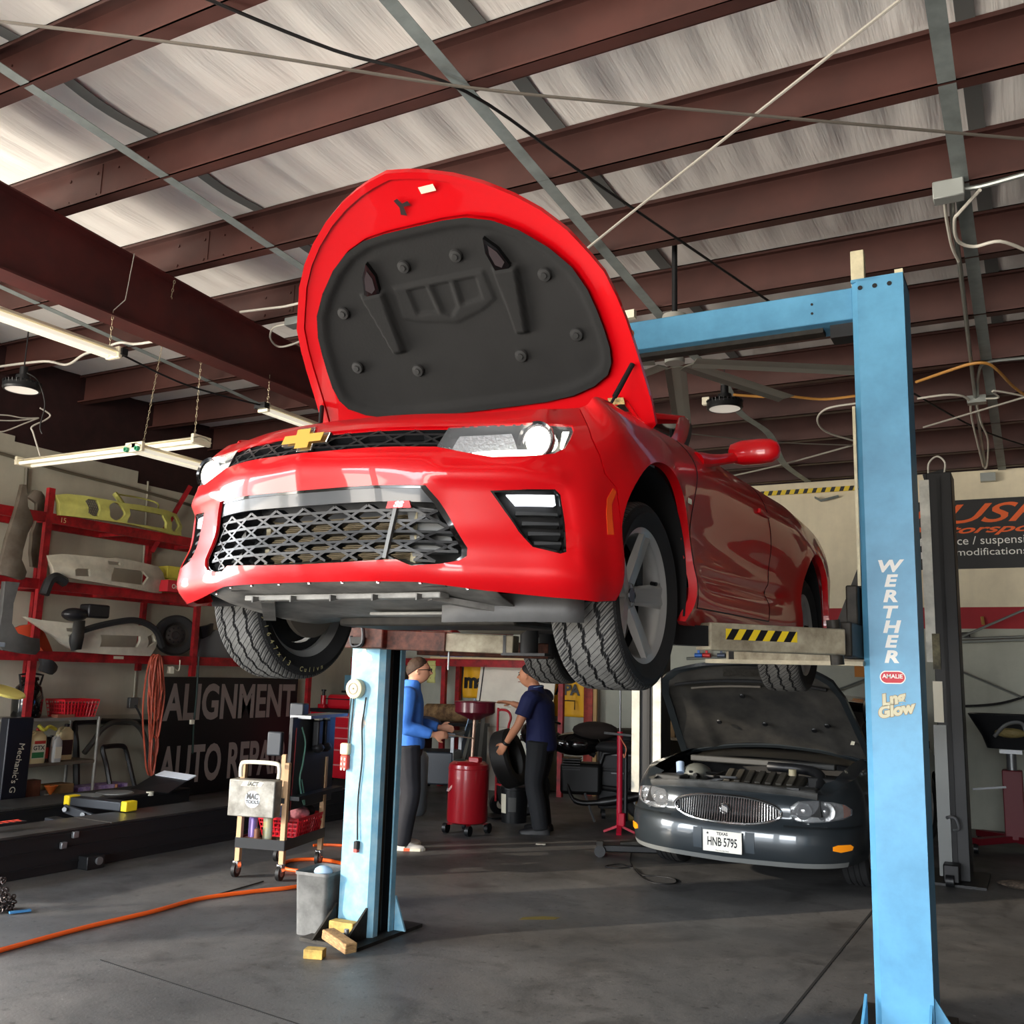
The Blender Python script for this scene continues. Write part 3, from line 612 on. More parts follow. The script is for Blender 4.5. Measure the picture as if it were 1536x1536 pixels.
# under tray behind the lip
tr = MB(); us = np.linspace(-.62,.62,26); rows = []
for k in range(7):
    t = k/6; row = []
    for u in us:
        p = S0(np.array([u]),np.array([zbot(u)]))[0]; x = (p[0]-.02)*(1-t)+.10*t; row.append(cv(x,p[1]*(1-.1*t),zbot(u)+.003-.075*math.sin(PI/2*t)+(.01 if k == 0 else 0)))
    rows.append(row)
tr.grid(rows); ut = cp('under_tray', tr, M_GREYPL, smooth=50, solid=.006)
rb = MB().box(cv(.66,.0,.182),(.86,.06,.02)); rb.build('tray_rib',mat('tray_light',(158,156,150),.6,noise=.2),ut,bevel=.004)
for y in (-.36,-.18,0,.18,.36): MB().prism([(0,0),(.11,0),(0,.022)],cv(.72,y,.185),(0,1,0),(0,0,-1),.006).build('tray_fin',M_GREYPL,ut)
MB().box(cv(.34,.10,.142),(.34,.12,.012)).build('access_panel',mat('tray_light',(158,156,150)),ut,bevel=.004)
for s in (-1,1): MB().bar(cv(.64,s*.36,.178),cv(.34,s*.62,.13),.05,.02).build('tray_brace',M_GREYPL,ut)
for u in np.linspace(-.55,.55,9): 
    q = S0(np.array([u]),np.array([zbot(u)]))[0]; MB().cyl(cv(q[0]-.03,q[1],zbot(u)-.004),cv(q[0]-.03,q[1],zbot(u)+.012),.007,n=8).build('tray_screw',M_CHROME,ut)
for s in (-1,1):
    P = [[cv(x,s*y,z) for z in (.20,.105)] for x,y in ((.47,.30),(.485,.42),(.49,.56),(.48,.68),(.455,.77),(.42,.83))]
    if s > 0: cp('air_deflector', MB().grid(P), mat('deflector_grey',(86,86,86),.6,noise=.15), solid=.012, smooth=60)
sub = MB().bx(-.42,.42,-.14,.20,.11,.17); sub.bx(-.62,.62,.02,.10,.14,.20); cp('front_subframe', sub, M_DGREASE, bevel=.01)
for s in (-1,1):
    ca = MB().tube(smooth_path([cv(.02,s*.36,.20),cv(.06,s*.5,.165),cv(.03,s*.62,.15),cv(0,s*.70,.17)],5),[.03]*16,8,flat=.6); cp('control_arm',ca,mat('cast_alloy',(150,140,120),.5,.4,noise=.3))
    cp('steering_knuckle', MB().ell(cv(0,s*.66,.22),(.05,.07,.09),14,8).bar(cv(-.03,s*.64,.2),cv(-.12,s*.5,.24),.04,.04), mat('cast_alloy',(150,140,120)))
    cp('brake_disc', MB().lathe([(.06,-.012),(.17,-.012),(.17,.012),(.06,.012)],cv(0,s*.70,.235),(1,0,0),n=36,close=True), mat('disc_steel',(130,122,112),.45,.6))
cp('exhaust_pipe', MB().tube([cv(-.2,.12,.2),cv(-1.2,.14,.17),cv(-2.4,.15,.2)],.035,10), M_STEEL); 
cp('catalyst', MB().lathe([(.03,-.2),(.07,-.14),(.07,.14),(.03,.2)],cv(-.62,-.12,.185),(1,.5,0),n=18), mat('cat_steel',(150,142,126),.4,.7))
# headlights and upper grille
M_LENS = mat('clear_lens',(235,240,245),.02,0,alpha=.06,spec=1)
M_HLB = mat('lamp_housing',(66,68,70),.25,.6)
M_LED = mat('lamp_lit',(255,250,228),.4,emit=9)
for s in (1,-1):
    P = [(s*a,b) for a,b in (HLo if s > 0 else HLo[::-1])]
    hl = cp('headlight', patch(P,[],lambda u,z,o: SF(u,z,o+.055),(.03,.02),flange=-.05), M_HLB, smooth=40)
    patch(P,[],lambda u,z,o: SF(u,z,o+.004),(.03,.02)).build('lens',M_LENS,hl,smooth=60,solid=.002)
    c = sp(s*.785,.70,.03); f = V((0,-1,.0))
    MB().lathe([(0,.018),(.032,.014),(.048,0)],c,f,n=28).build('lamp_lit',M_LED,hl)
    MB().lathe([(.048,-.02),(.056,-.005),(.056,.010),(.049,.010),(.048,0)],c,f,n=28).build('lamp_ring',M_CHROME,hl)
    patch([(s*a,b) for a,b in ([(.50,.655),(.51,.725),(.66,.735),(.70,.665),(.60,.64)][::s])],[],lambda u,z,o: SF(u,z,o+.035),(.02,.015),flange=.01).build('inner_reflector',mat('reflector_facets',(190,196,200),.25,.5,bump=1,bscale=60),hl)
    MB().lathe([(.057,-.01),(.066,.002),(.066,.02),(.057,.016)],sp(s*.785,.70,.03),V((0,-1,0)),n=30,close=True).build('lamp_bezel',M_GLOSSBLK,hl)
    c = sp(s*.86,.70,.035); MB().lathe([(0,-.01),(.02,-.004),(.026,.01),(.03,.014)],c,f,n=20).build('reflector_bowl',M_CHROME,hl)
    st = [(.57,.648),(.64,.636),(.74,.642),(.80,.65),(.80,.664),(.72,.66),(.62,.655)]
    patch([(s*a,b) for a,b in (st if s > 0 else st[::-1])],[],lambda u,z,o: SF(u,z,o+.02),(.03,.02),flange=.01).build('light_bar',mat('light_bar_lit',(255,250,236),.4,emit=2.5),hl)
    oc = [(.895,.685),(.905,.68),(.925,.735),(.93,.755),(.90,.752),(.90,.735)]
    patch([(s*a,b) for a,b in (oc if s > 0 else oc[::-1])],[],lambda u,z,o: SF(u,z,o+.02),(.03,.02),flange=.01).build('light_bar',mat('light_bar_lit',(255,250,236)),hl)
ug = UPt[1:-1]+[(.47,.735),(.458,.657)]+UPb[1:-1]+[(-.458,.657),(-.47,.735)]
upg = cp('upper_grille', patch(ug,[],lambda u,z,o: SF(u,z,o+.045),(.03,.02),flange=-.03), M_SATBLK, smooth=40)
def honeycomb(poly, pu, pz, r, off, dep, z0, shift=0):
    """open hexagon lattice laid on the nose surface, bars with depth"""
    b = MB(); segs = set(); P = np.array(poly); u0,u1,w0,w1 = P[:,0].min(),P[:,0].max(),P[:,1].min(),P[:,1].max()
    for j in range(-1,int((w1-w0)/pz)+2):
        for i in range(int(u0/pu)-2,int(u1/pu)+3):
            cu,cz = (i+(.5 if j%2 else 0))*pu+shift, z0+j*pz; hx = pu/2; e = pz*.62
            H = [(cu-hx*.98,cz),(cu-hx*.52,cz+e*.8),(cu+hx*.52,cz+e*.8),(cu+hx*.98,cz),(cu+hx*.52,cz-e*.8),(cu-hx*.52,cz-e*.8)]
            for k in range(6):
                a,c = H[k],H[(k+1)%6]; key = tuple(sorted(((round(a[0],3),round(a[1],3)),(round(c[0],3),round(c[1],3))))); segs.add(key)
    seg = list(segs); mid = np.array([((a[0]+c[0])/2,(a[1]+c[1])/2) for a,c in seg]); ok = inside(mid,poly)
    for (a,c),q in zip(seg,ok):
        if not q: continue
        A,Bp = sp(a[0],a[1],off),sp(c[0],c[1],off); A2,B2 = sp(a[0],a[1],off+dep),sp(c[0],c[1],off+dep)
        d = (Bp-A).normalized(); n = (A2-A).normalized(); w = d.cross(n).normalized()*r
        b.add([A-w,A+w,Bp+w,Bp-w,A2-w,A2+w,B2+w,B2-w],[(0,1,2,3),(0,4,5,1),(1,5,6,2),(2,6,7,3),(3,7,4,0)])
    return b
honeycomb([(-.46,.662),(-.47,.73),(.47,.73),(.46,.662)],.125,.036,.004,.012,.025,.694).build('grille_mesh',M_SATBLK,upg,smooth=0)
bt = [(-.105,-.018),(-.032,-.018),(-.036,-.042),(.030,-.042),(.034,-.018),(.092,-.018),(.105,.018),(.032,.018),(.036,.042),(-.030,.042),(-.034,.018),(-.092,.018)]
bc = sp(0,.692,-.012)
bo = MB().prism(bt,bc,(1,0,0),(0,.12,1),-.015).build('emblem',mat('emblem_chrome',(225,220,210),.2,1),upg,smooth=0,bevel=.003)
MB().prism([(x*.86,z*.8) for x,z in bt],bc+V((0,-.016,.0)),(1,0,0),(0,.12,1),-.003).build('emblem_face',mat('emblem_gold',(220,178,84),.35,.5),bo,smooth=0)
# lower grille: black surround band, mesh, radiator
top = [(.449,.522),(.30,.522),(0,.519),(-.30,.522),(-.449,.522)]
band = [(.449,.522),(.484,.475)]+[(.478,.468),(.30,.470),(0,.468),(-.30,.470),(-.478,.468)]+[(-.484,.475),(-.449,.522)]+[(-.30,.522),(0,.519),(.30,.522)]
lg = cp('lower_grille', patch(lower_hole,[],lambda u,z,o: SF(u,z,o+.16),(.04,.03),flange=-.14), mat('grille_back',(64,66,68),.6), smooth=40)
patch(band,[],lambda u,z,o: SF(u,z,o+.012),(.03,.02),flange=.02).build('grille_brow',mat('brow_grey',(52,56,60),.3,coat=.3),lg)
inner = [(a*.965,.268+(b-.268)*.80) for a,b in lower_hole if b < .5]
inner = [(.462,.466),(.515,.385),(.553,.323),(.552,.300),(.49,.278),(.41,.270),(.36,.288),(0,.28)]; inner = inner+[(-a,b) for a,b in reversed(inner[:-1])]
honeycomb([(a*1.01,b) for a,b in inner],.128,.0325,.0042,.016,.034,.296).build('grille_mesh',M_SATBLK,lg,smooth=0)
ring = patch(lower_hole,[[(a*.97,.275+(b-.275)*.965) for a,b in lower_hole]],lambda u,z,o: SF(u,z,o+.008),(.03,.02),flange=.03); ring.build('grille_surround',M_GLOSSBLK,lg)
rad = MB(); 
for k in range(26): rad.box(cv(.755,.06,.285+k*.0062),(.62,.02,.0038))
rad.box(cv(.742,.06,.36),(.62,.02,.17)); rad.build('radiator',mat('radiator_fins',(126,112,86),.6,.3),lg,smooth=0)
for x in (-.255,.375): MB().box(cv(.755,x,.36),(.02,.04,.18)).build('radiator_frame',mat('rad_frame',(170,160,130),.5),lg)
for s in (-1,1): patch([(s*.40,.29),(s*.535,.31),(s*.53,.34),(s*.47,.45),(s*.37,.46)][::s],[],lambda u,z,o: SF(u,z,o+.07),(.03,.02)).build('duct_panel',mat('duct_grey',(128,130,130),.6),lg)
bdg = [(.325,.447),(.405,.449),(.40,.472),(.333,.470)]
patch(bdg,[],lambda u,z,o: SF(u,z,o-.002),(.03,.02),flange=.015).build('grille_badge',mat('badge_red',(206,36,44),.4),lg)
text_mb('SS',.024,sp(.365,.459,-.004),SF(np.array([.37]),np.array([.46]))[0]-SF(np.array([.36]),np.array([.46]))[0],(0,0,1),.001,bold=.04,shear=.3,sx=1.3).build('badge_letters',M_CHROME,lg,smooth=0)
MB().bar(sp(.355,.45,.012),sp(.325,.285,.012),.022,.012).build('grille_strut',mat('strut_grey',(120,122,122),.5),lg)
# corner intakes with daytime light bar
for s in (1,-1):
    P = [(s*a,b) for a,b in (FOGo if s > 0 else FOGo[::-1])]
    fg = cp('corner_intake', patch(P,[],lambda u,z,o: SF(u,z,o+.06),(.03,.03),flange=-.05), mat('intake_black',(12,12,13),.6), smooth=40)
    cu,cz = .765,.44
    patch(P,[[(s*(cu+(a-cu)*.93),cz+(b-cz)*.93) for a,b in (FOGo if s > 0 else FOGo[::-1])]],lambda u,z,o: SF(u,z,o+.002),(.03,.03),flange=.02,hflange=.03).build('intake_surround',M_GLOSSBLK,fg)
    dl = [(.672,.500),(.842,.508),(.842,.474),(.70,.466)]
    patch([(s*a,b) for a,b in (dl if s > 0 else dl[::-1])],[],lambda u,z,o: SF(u,z,o+.010),(.03,.02),flange=.03).build('day_light',mat('day_light_lit',(246,250,255),.3,emit=.9),fg)
    for k in range(4):
        z = .437-k*.031; u0 = .70+.02*k if k < 2 else .74+.02*(k-2)
        fl = [(u0,z+.010),(.845,z+.012),(.845,z+.004),(u0,z-.002)]
        patch([(s*a,b) for a,b in (fl if s > 0 else fl[::-1])],[],lambda u,z,o: SF(u,z,o+.012),(.03,.02),flange=.04).build('louvre',mat('louvre_grey',(54,56,58),.35),fg)
# bonnet
HP = np.array([(-.36,.96),(-.32,1.02),(-.14,1.27),(.03,1.465),(.20,1.63),(.36,1.75),(.48,1.825),(.55,1.86),(.62,1.885)])
HS = np.concatenate([[0],np.cumsum(np.linalg.norm(np.diff(HP,axis=0),axis=1))])
def HF(y, s, off=0):          # bonnet underside: across, along from the hinge; off > 0 towards the outer skin
    y = np.asarray(y,float); s = np.asarray(s,float)
    p = hermite(HS,HP,s); t = hermite(HS,HP,s+.01)-hermite(HS,HP,s-.01); t /= np.linalg.norm(t,axis=1)[:,None]
    d = .085*(np.abs(y)/.8)**2.4-off
    return C3(np.stack([p[:,0]+t[:,1]*d,y,p[:,1]-t[:,0]*d],1))
hb = [(0,1.285),(.09,1.268),(.17,1.246),(.27,1.208),(.38,1.152),(.49,1.078),(.58,1.00),(.66,.905),(.72,.80),(.765,.715),(.79,.61),(.805,.51),(.815,.40),(.825,.27),(.835,.155),(.835,.05),(.815,.032),(.77,.06),(.72,.16),(.60,.11),(.3,.07),(0,.06)]
hb = hb+[(-a,b) for a,b in reversed(hb[1:-1])]
ins = [(0,1.042),(.14,1.042),(.25,1.034),(.36,1.0),(.46,.94),(.56,.85),(.635,.755),(.675,.655),(.69,.57),(.70,.485),(.705,.40),(.695,.33),(.665,.28),(.59,.235),(.48,.20),(.34,.182),(.2,.178),(0,.176)]
ins = ins+[(-a,b) for a,b in reversed(ins[1:-1])]
ctr = lambda P,k: [(a*k,.60+(b-.60)*k) for a,b in P]
bon = thing('x','','')
bpy.data.objects.remove(bon)
bonnet = cp('bonnet', patch(hb,[],lambda a,b,o: HF(a,b,o+.022),(.035,.035),flange=-.022), M_PAINT, smooth=40)
patch(hb,[ctr(hb,.955)],HF,(.03,.03),hflange=.012).build('bonnet_hem',M_PAINT,bonnet,smooth=40)
patch(ctr(hb,.955),[ins],lambda a,b,o: HF(a,b,o+.010),(.03,.03),hflange=.015).build('inner_frame',M_PAINT,bonnet,smooth=40)
def HI(a, b, off=0):          # insulation pad, edge roll and moulded shapes
    a = np.asarray(a,float); b = np.asarray(b,float)
    e = np.minimum.reduce([np.hypot(a-p[0],b-p[1]) for p in [tuple(q) for q in resample(ins,(.02,.02))]])
    h = .018-.016*np.clip(e/.05,0,1)+.008*np.exp(-((e-.03)/.02)**2)
    for s in (-1,1):
        q = (b-.50)/(.83-.50); c = s*(.315+.02*np.clip(q,0,1)); w = .034+.034*np.clip(q,0,1)
        h = h+.032*np.clip((w-np.abs(a-c))/.014,0,1)*np.clip((b-.495)/.012,0,1)*np.clip((.80-b)/.015,0,1)
    def poly(P, hh, ew=.012):
        dd = np.minimum.reduce([np.hypot(a-p[0],b-p[1]) for p in [tuple(q) for q in resample(P,(.006,.006))]])
        iq = inside(np.stack([a,b],1),P); return hh*np.where(iq,np.clip(dd/ew,0,1),0)
    h = h+poly([(-.23,.80),(.23,.80),(.24,.66),(.16,.62),(.02,.582),(-.16,.615),(-.24,.645)],.008)
    for P in ([(-.165,.775),(-.065,.775),(-.055,.645),(-.16,.655)],[(-.045,.775),(.055,.775),(.05,.655),(0,.618),(-.035,.64)],[(.075,.775),(.185,.775),(.18,.672),(.07,.660)]): h = h-poly(P,.012,.008)
    return HF(a,b,off-h+.004)
pad = patch(ins,[],HI,(.0085,.0085)).build('insulation_pad',mat('pad_black',(20,20,20),.85,noise=.35,nscale=5,bump=.12,bscale=90),bonnet,smooth=75)
for a,b in ((-.13,.878),(.13,.878),(-.51,.735),(.50,.735),(-.55,.47),(.565,.465),(-.255,.402),(.275,.40)):
    c = V(HF(np.array([a]),np.array([b]),-.004)[0]); c2 = V(HF(np.array([a]),np.array([b]),-.024)[0]); n = (c2-c).normalized()
    MB().lathe([(0,.016),(.012,.016),(.014,.012),(.026,.010),(.030,.002)],c,n,n=20).build('pad_clip',mat('clip_grey',(32,32,32),.7),bonnet)
for s in (-1,1):
    vp = [(s*.29,.935),(s*.335,.88),(s*.365,.80),(s*.33,.765),(s*.29,.79),(s*.275,.87)]
    vt = patch(vp if s < 0 else vp[::-1],[],lambda a,b,o: HF(a,b,o-.020),(.02,.02),flange=.03).build('vent_duct',M_GLOSSBLK,bonnet)
    P2 = [(s*.318+(a-s*.318)*.62,.85+(b-.85)*.62) for a,b in vp]
    patch(P2 if s < 0 else P2[::-1],[],lambda a,b,o: HF(a,b,o-.022),(.02,.02)).build('vent_slot',mat('vent_slot',(38,26,30),.5),vt)
    a = V(HF(np.array([s*.79]),np.array([.32]),-.012)[0]); b = cv(.01,s*.70,.90)
    cp('gas_strut', MB().cyl(a,a.lerp(b,.55),.011,n=12).cyl(a.lerp(b,.5),b,.006,n=10), M_BLACK)
    P3 = [(s*.60,.20),(s*.70,.20),(s*.71,.08),(s*.61,.09)]
    lab = [(s*.635,.175),(s*.71,.175),(s*.71,.145),(s*.635,.145)]
    if s > 0: patch(lab[::-1],[],lambda a,b,o: HF(a,b,o-.004),(.03,.03)).build('warning_label',mat('label_pale',(200,170,110),.6,noise=.5,nscale=60),bonnet)
patch([(.105,1.165),(.175,1.165),(.175,1.195),(.105,1.195)],[],lambda a,b,o: HF(a,b,o-.003),(.03,.03)).build('paper_label',mat('label_cream',(232,222,190),.6),bonnet)
lt = [(-.03,1.165),(-.01,1.17),(.0,1.145),(.03,1.15),(.032,1.13),(.0,1.13),(-.005,1.09),(-.03,1.10),(-.02,1.13)]
patch(lt,[],lambda a,b,o: HF(a,b,o-.002),(.03,.03)).build('latch_slot',mat('latch_dark',(30,6,8),.6),bonnet)
# windscreen frame, mirror
for s in (-1,1):
    pil = MB().tube(smooth_path([cv(-.70,s*.73,.93),cv(-.95,s*.70,1.07),cv(-1.25,s*.62,1.22),cv(-1.45,s*.56,1.29)],6),.035,10,flat=.6); cp('windscreen_pillar',pil,M_PAINT)
    cp('pillar_trim', MB().tube(smooth_path([cv(-.80,s*.72,.95),cv(-1.0,s*.70,1.05),cv(-1.30,s*.62,1.2),cv(-1.48,s*.56,1.27)],6),.03,8), M_SATBLK)
cp('windscreen_header', MB().tube(smooth_path([cv(-1.45,-.56,1.29),cv(-1.40,-.3,1.33),cv(-1.38,0,1.34),cv(-1.40,.3,1.33),cv(-1.45,.56,1.29)],6),.03,10,flat=.6), M_PAINT)
ws = MB().grid([[cv(-.66-.74*t+.05*abs(q)**2*-1,q*(.72-.17*t),.93+.37*t+.04*(1-q*q)) for q in np.linspace(-1,1,13)] for t in np.linspace(0,1,7)]); cp('windscreen', ws, M_GLASS, smooth=60)
cp('cowl', MB().grid([[cv(x,y,.93+.05*(1-(y/.75)**2)) for y in np.linspace(-.75,.75,9)] for x in (-.35,-.66)]), M_SATBLK)
for s in (-1,1):
    c = cv(-1.02,s*1.035,.985)
    P = []; prof = [(-.115,.30,.35),(-.10,.75,.8),(-.05,.98,1),(.03,1,1),(.085,.92,.9),(.115,.62,.6),(.125,.2,.2)]
    for dy,hz,dx in prof: P.append([c+V((s*dy,.055*dx*math.copysign(abs(math.cos(a))**.7,math.cos(a)),.058*hz*math.copysign(abs(math.sin(a))**.75,math.sin(a)))) for a in np.linspace(0,2*PI,21)])
    mr = cp('door_mirror', MB().grid(P).add(P[0][:-1],[tuple(range(20))]).add(P[-1][:-1],[tuple(range(20))]), M_PAINT, smooth=60)
    MB().tube(smooth_path([cv(-.72,s*.86,.90),cv(-.84,s*.90,.92),cv(-.98,s*.95,.955)],5),[.042,.042,.042,.04,.036,.034,.032,.03,.03,.03,.03],10,flat=.7).build('mirror_arm',M_PAINT,mr)
    cp('door_handle', MB().box(sp(s*3.18,.80,-.006),(.02,.2,.026)), M_PAINT, bevel=.006)
# wheels
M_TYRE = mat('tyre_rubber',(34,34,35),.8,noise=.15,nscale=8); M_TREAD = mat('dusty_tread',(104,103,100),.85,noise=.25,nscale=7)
M_ALLOY = mat('silver_alloy',(190,190,188),.32,.45)
def tyre_mb(R_, wd, np_=80):
    b = MB(); hw = wd/2; pitch = 2*PI/np_
    frac = (0,.07,.30,.53,.60,.63,.86,.93); ws_ = np.linspace(-1,1,43); P = []
    zig = (-.52,0,.52)
    for k in range(np_):
        for f in frac:
            row = []
            for w in ws_:
                th = (k+f)*pitch+(.34*abs(w)**1.1)*(1 if w > 0 else -1)*1.0
                sh = max(0,abs(w)-.80)/.20; r = R_-.022*sh**2-.004*w*w
                g = 0
                tq = ((k+f)/3)%1; zz = .10*(abs(2*tq-1)-.5)
                for c in zig:
                    if abs(w-c-zz) < .03: g = .009
                if abs(w) < .97 and f in (.60,): g = max(g,.006 if k%3 == 0 and abs(w) > .2 else .0028)
                if abs(w) > .60 and f in (.07,): g = max(g,.0025)
                row.append(V(((w*hw), (r-g)*math.sin(th), (r-g)*math.cos(th))))
            P.append(row)
    P.append(P[0]); n0 = len(b.f); b.grid(P)
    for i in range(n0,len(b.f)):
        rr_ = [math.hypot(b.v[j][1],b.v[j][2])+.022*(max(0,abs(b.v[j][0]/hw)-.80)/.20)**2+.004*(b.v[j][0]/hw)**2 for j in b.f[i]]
        b.mi[i] = 1 if min(rr_) > R_-.0022 and max(abs(b.v[j][0]/hw) for j in b.f[i]) < .97 else 0  # pale dusty blocks; groove faces take the dark rubber to paint in their shade
    rr = .262
    for s in (-1,1):
        prof = [(R_-.026,hw),(R_-.05,hw*1.045),((R_+rr)/2,hw*1.06),(rr+.025,hw*.98),(rr,hw*.90),(rr-.01,hw*.86)]
        b.lathe([(r,s*h) for r,h in prof],(0,0,0),(1,0,0),n=72)
    return b
def wheel(loc, side, name='wheel'):
    w = bpy.data.objects.new(name,None); COL.objects.link(w); w.parent = car; w.location = loc
    return w
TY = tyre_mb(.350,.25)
def rim_parts(w, s):
    M1 = M_ALLOY
    b = MB(); b.lathe([(.262,-.11),(.262,-.10),(.225,-.08),(.225,.06),(.238,.085),(.258,.100),(.270,.104),(.270,.110),(.262,.112),(.25,.105),(.232,.09)],(0,0,0),(s,0,0),n=64); b.build('rim_barrel',M1,w)
    b = MB(); b.lathe([(0,.055),(.03,.055),(.055,.05),(.07,.035),(.07,.0)],(0,0,0),(s,0,0),n=40); b.build('hub',M1,w)
    sp_ = MB()
    for k in range(5):
        a = 2*PI*k/5+.25
        for q in (-1,1):
            # each spoke is a pair of blades meeting at the rim
            def pt(r, t, h): ang = a+t; return V((s*h, r*math.sin(ang), r*math.cos(ang)))
            v = [pt(.05,q*.55,.052),pt(.14,q*.20,.076),pt(.243,q*.13,.097),pt(.243,q*.21,.086),pt(.14,q*.29,.05),pt(.06,q*.62,.03)]
            m_ = [pt(.045,0,.058),pt(.14,q*.0,.066),pt(.245,q*.0,.094)]
            sp_.add([m_[0],m_[1],m_[2],v[0],v[1],v[2],v[3],v[4],v[5]],[(0,1,4,3),(1,2,5,4),(3,4,7,8),(4,5,6,7)])
        c = pt(.035,.63,.056); sp_.cyl(c,c+V((s*.006,0,0)),.008,n=8)
    sp_.build('spokes',M1,w,smooth=20,solid=0)
    c = V((s*.056,.0,0)); MB().cyl(c,c+V((s*.004,0,0)),.028,n=24).build('centre_cap',mat('cap_grey',(90,90,92),.3,.6),w)
    MB().cyl(V((s*.075,.16,.06)),V((s*.1,.155,.055)),.008,n=8).build('valve',M_BLACK,w)
first = {}
for nm,f,s,u in (('f',0,1,.232),('f',0,-1,.232),('r',-2.81,1,.222),('r',-2.81,-1,.222)):
    w = bpy.data.objects.new('wheel',None); COL.objects.link(w); w.parent = car; w.location = cv(f,s*.80-.025,u)
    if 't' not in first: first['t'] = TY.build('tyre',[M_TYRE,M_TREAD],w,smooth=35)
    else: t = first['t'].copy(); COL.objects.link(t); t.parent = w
    if s not in first:
        rim_parts(w,s); first[s] = [c for c in w.children if not c.name.startswith('tyre')]
    else:
        for c in first[s]: d = c.copy(); COL.objects.link(d); d.parent = w
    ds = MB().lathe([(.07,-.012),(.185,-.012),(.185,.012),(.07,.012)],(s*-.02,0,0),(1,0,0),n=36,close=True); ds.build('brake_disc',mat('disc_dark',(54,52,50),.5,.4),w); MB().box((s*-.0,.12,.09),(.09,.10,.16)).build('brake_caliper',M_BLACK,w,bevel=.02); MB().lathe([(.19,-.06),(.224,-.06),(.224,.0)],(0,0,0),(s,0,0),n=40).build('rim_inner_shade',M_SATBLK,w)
# crayon marks on the inner sidewall of the far front tyre
fw_ = [o for o in car.children if o.name.startswith('wheel') and o.location.x < 0 and abs(o.location.y) < .1 and 'housing' not in o.name][0]; tyf = [o for o in fw_.children if o.name.startswith('tyre')][0]
for txt,a0,a1,sz in (('J1647x13',198,246,.034),('Culivn',262,288,.030)):
    for i,ch in enumerate(txt):
        ph = R(a0+(a1-a0)*i/(len(txt)-1)); rd = V((0,math.cos(ph),math.sin(ph))); tg = V((0,-math.sin(ph),math.cos(ph)))
        text_mb(ch,sz,rd*.308+V((.1315,0,0)),tg,-rd,.001,bold=.005,shear=.2).build('crayon_mark',mat('crayon_yellow',(206,196,140),.7),tyf,smooth=0)
# ================================================================ things hanging under the roof
def onR(x, y, dz=0):
    d = ray(x,y); t = (4.1+dz+SL*YB-CAM_H)/(d.z+SL*d.y); return O+d*t
def wire(name, pts, r, m, label, cat, group=None, n=6, sm=6):
    return solo(name, MB().tube(smooth_path(pts,sm),r,n), m, label, cat, group)
M_ROD = mat('rod_grey',(112,106,98),.5,.5); M_RODL = mat('rod_light',(170,166,156),.5,.4); M_WIREB = mat('cable_black',(20,19,19),.6); M_WIREW = mat('cable_white',(206,202,190),.5)
wire('brace_cable',[onR(-60,25,-.06),onR(320,72,-.06),onR(700,131,-.06),onR(1080,168,-.06),onR(1600,214,-.06)],.009,M_ROD,'grey roof brace cable crossing the whole ceiling from side to side','cable')
wire('brace_cable',[onR(300,-6,-.03),onR(500,75,-.03),onR(700,138,-.03),onR(905,282,-.03),onR(1180,470,-.03)],.009,M_WIREB,'thin black brace cable running diagonally down behind the open red bonnet','cable')
wire('brace_cable',[onR(1360,-8,-.05),onR(1120,182,-.05),onR(890,365,-.05),onR(800,440,-.05)],.009,M_RODL,'pale brace rod running diagonally down to the edge of the open red bonnet','cable')
wire('brace_cable',[onR(1385,641,-.06),onR(1536,596,-.06),onR(1600,577,-.06)],.010,M_RODL,'pale brace rod behind the blue post, above the black lift post','cable')
wire('brace_cable',[onR(1040,726,-.02),onR(1160,700,-.02),onR(1282,667,-.02)],.010,M_RODL,'pale brace rod above the red door mirror','cable')
wire('brace_cable',[onR(1030,650,-.05),onR(1160,663,-.05),onR(1282,668,-.05)],.007,M_ROD,'thin slack cable behind the red door mirror','cable')
wire('brace_cable',[onR(1370,590,-.03),onR(1460,640,-.03),onR(1536,668,-.03),onR(1580,680,-.03)],.009,M_WIREB,'thin black brace cable at the far end of the roof by the conduits','cable')
wire('power_cord',[onR(1100,592,-.05),onR(1145,595,-.05),onR(1165,592,-.07),onR(1230,599,-.06),onR(1284,594,-.05)],.013,mat('cord_amber',(196,140,70),.5),'orange power cord draped over the high bay lamp','cord')
wire('power_cord',[onR(1374,573,-.05),onR(1420,557,-.06),onR(1455,546,-.05),onR(1480,545,-.05),onR(1497,556,-.06),onR(1520,580,-.05),onR(1545,598,-.05)],.013,mat('cord_amber',(196,140,70)),'orange power cord between the blue post and the conduits','cord')
wire('power_cord',[onR(1284,605,-.04),onR(1240,613,-.04),onR(1226,630,-.05),onR(1240,648,-.05),onR(1284,662,-.04)],.010,M_WIREW,'white cord looping out beside the blue lift post','cord')
# conduit run on the right
cd_ = thing('conduit','grey electrical conduit run with junction boxes on the far roof purlins','conduit',onR(1423,287,-.05)); CL = -V(cd_.location)
def cpart(nm, mb, m): return mb.build(nm,m,cd_,loc=CL)
M_CON = mat('conduit_zinc',(136,140,136),.35,.6)
cpart('junction_box', MB().box(onR(1423,287,-.05),(.17,.10,.11)), mat('box_grey',(150,154,150),.45,.3)).modifiers.new('b','BEVEL').width = .006
cpart('pipe', MB().tube(smooth_path([onR(1438,284,-.03),onR(1470,280,-.03),onR(1536,262,-.03),onR(1600,246,-.03)],5),.016,8), M_CON)
cpart('pipe', MB().tube(smooth_path([onR(1428,300,-.03),onR(1430,340,-.03),onR(1440,400,-.03),onR(1463,597,-.03),onR(1478,702,-.03)],5),.016,8), M_CON)
cpart('cord', MB().tube(smooth_path([onR(1417,302,-.05),onR(1420,330,-.05),onR(1428,370,-.05),onR(1438,392,-.05)],5),.010,8), M_WIREW)
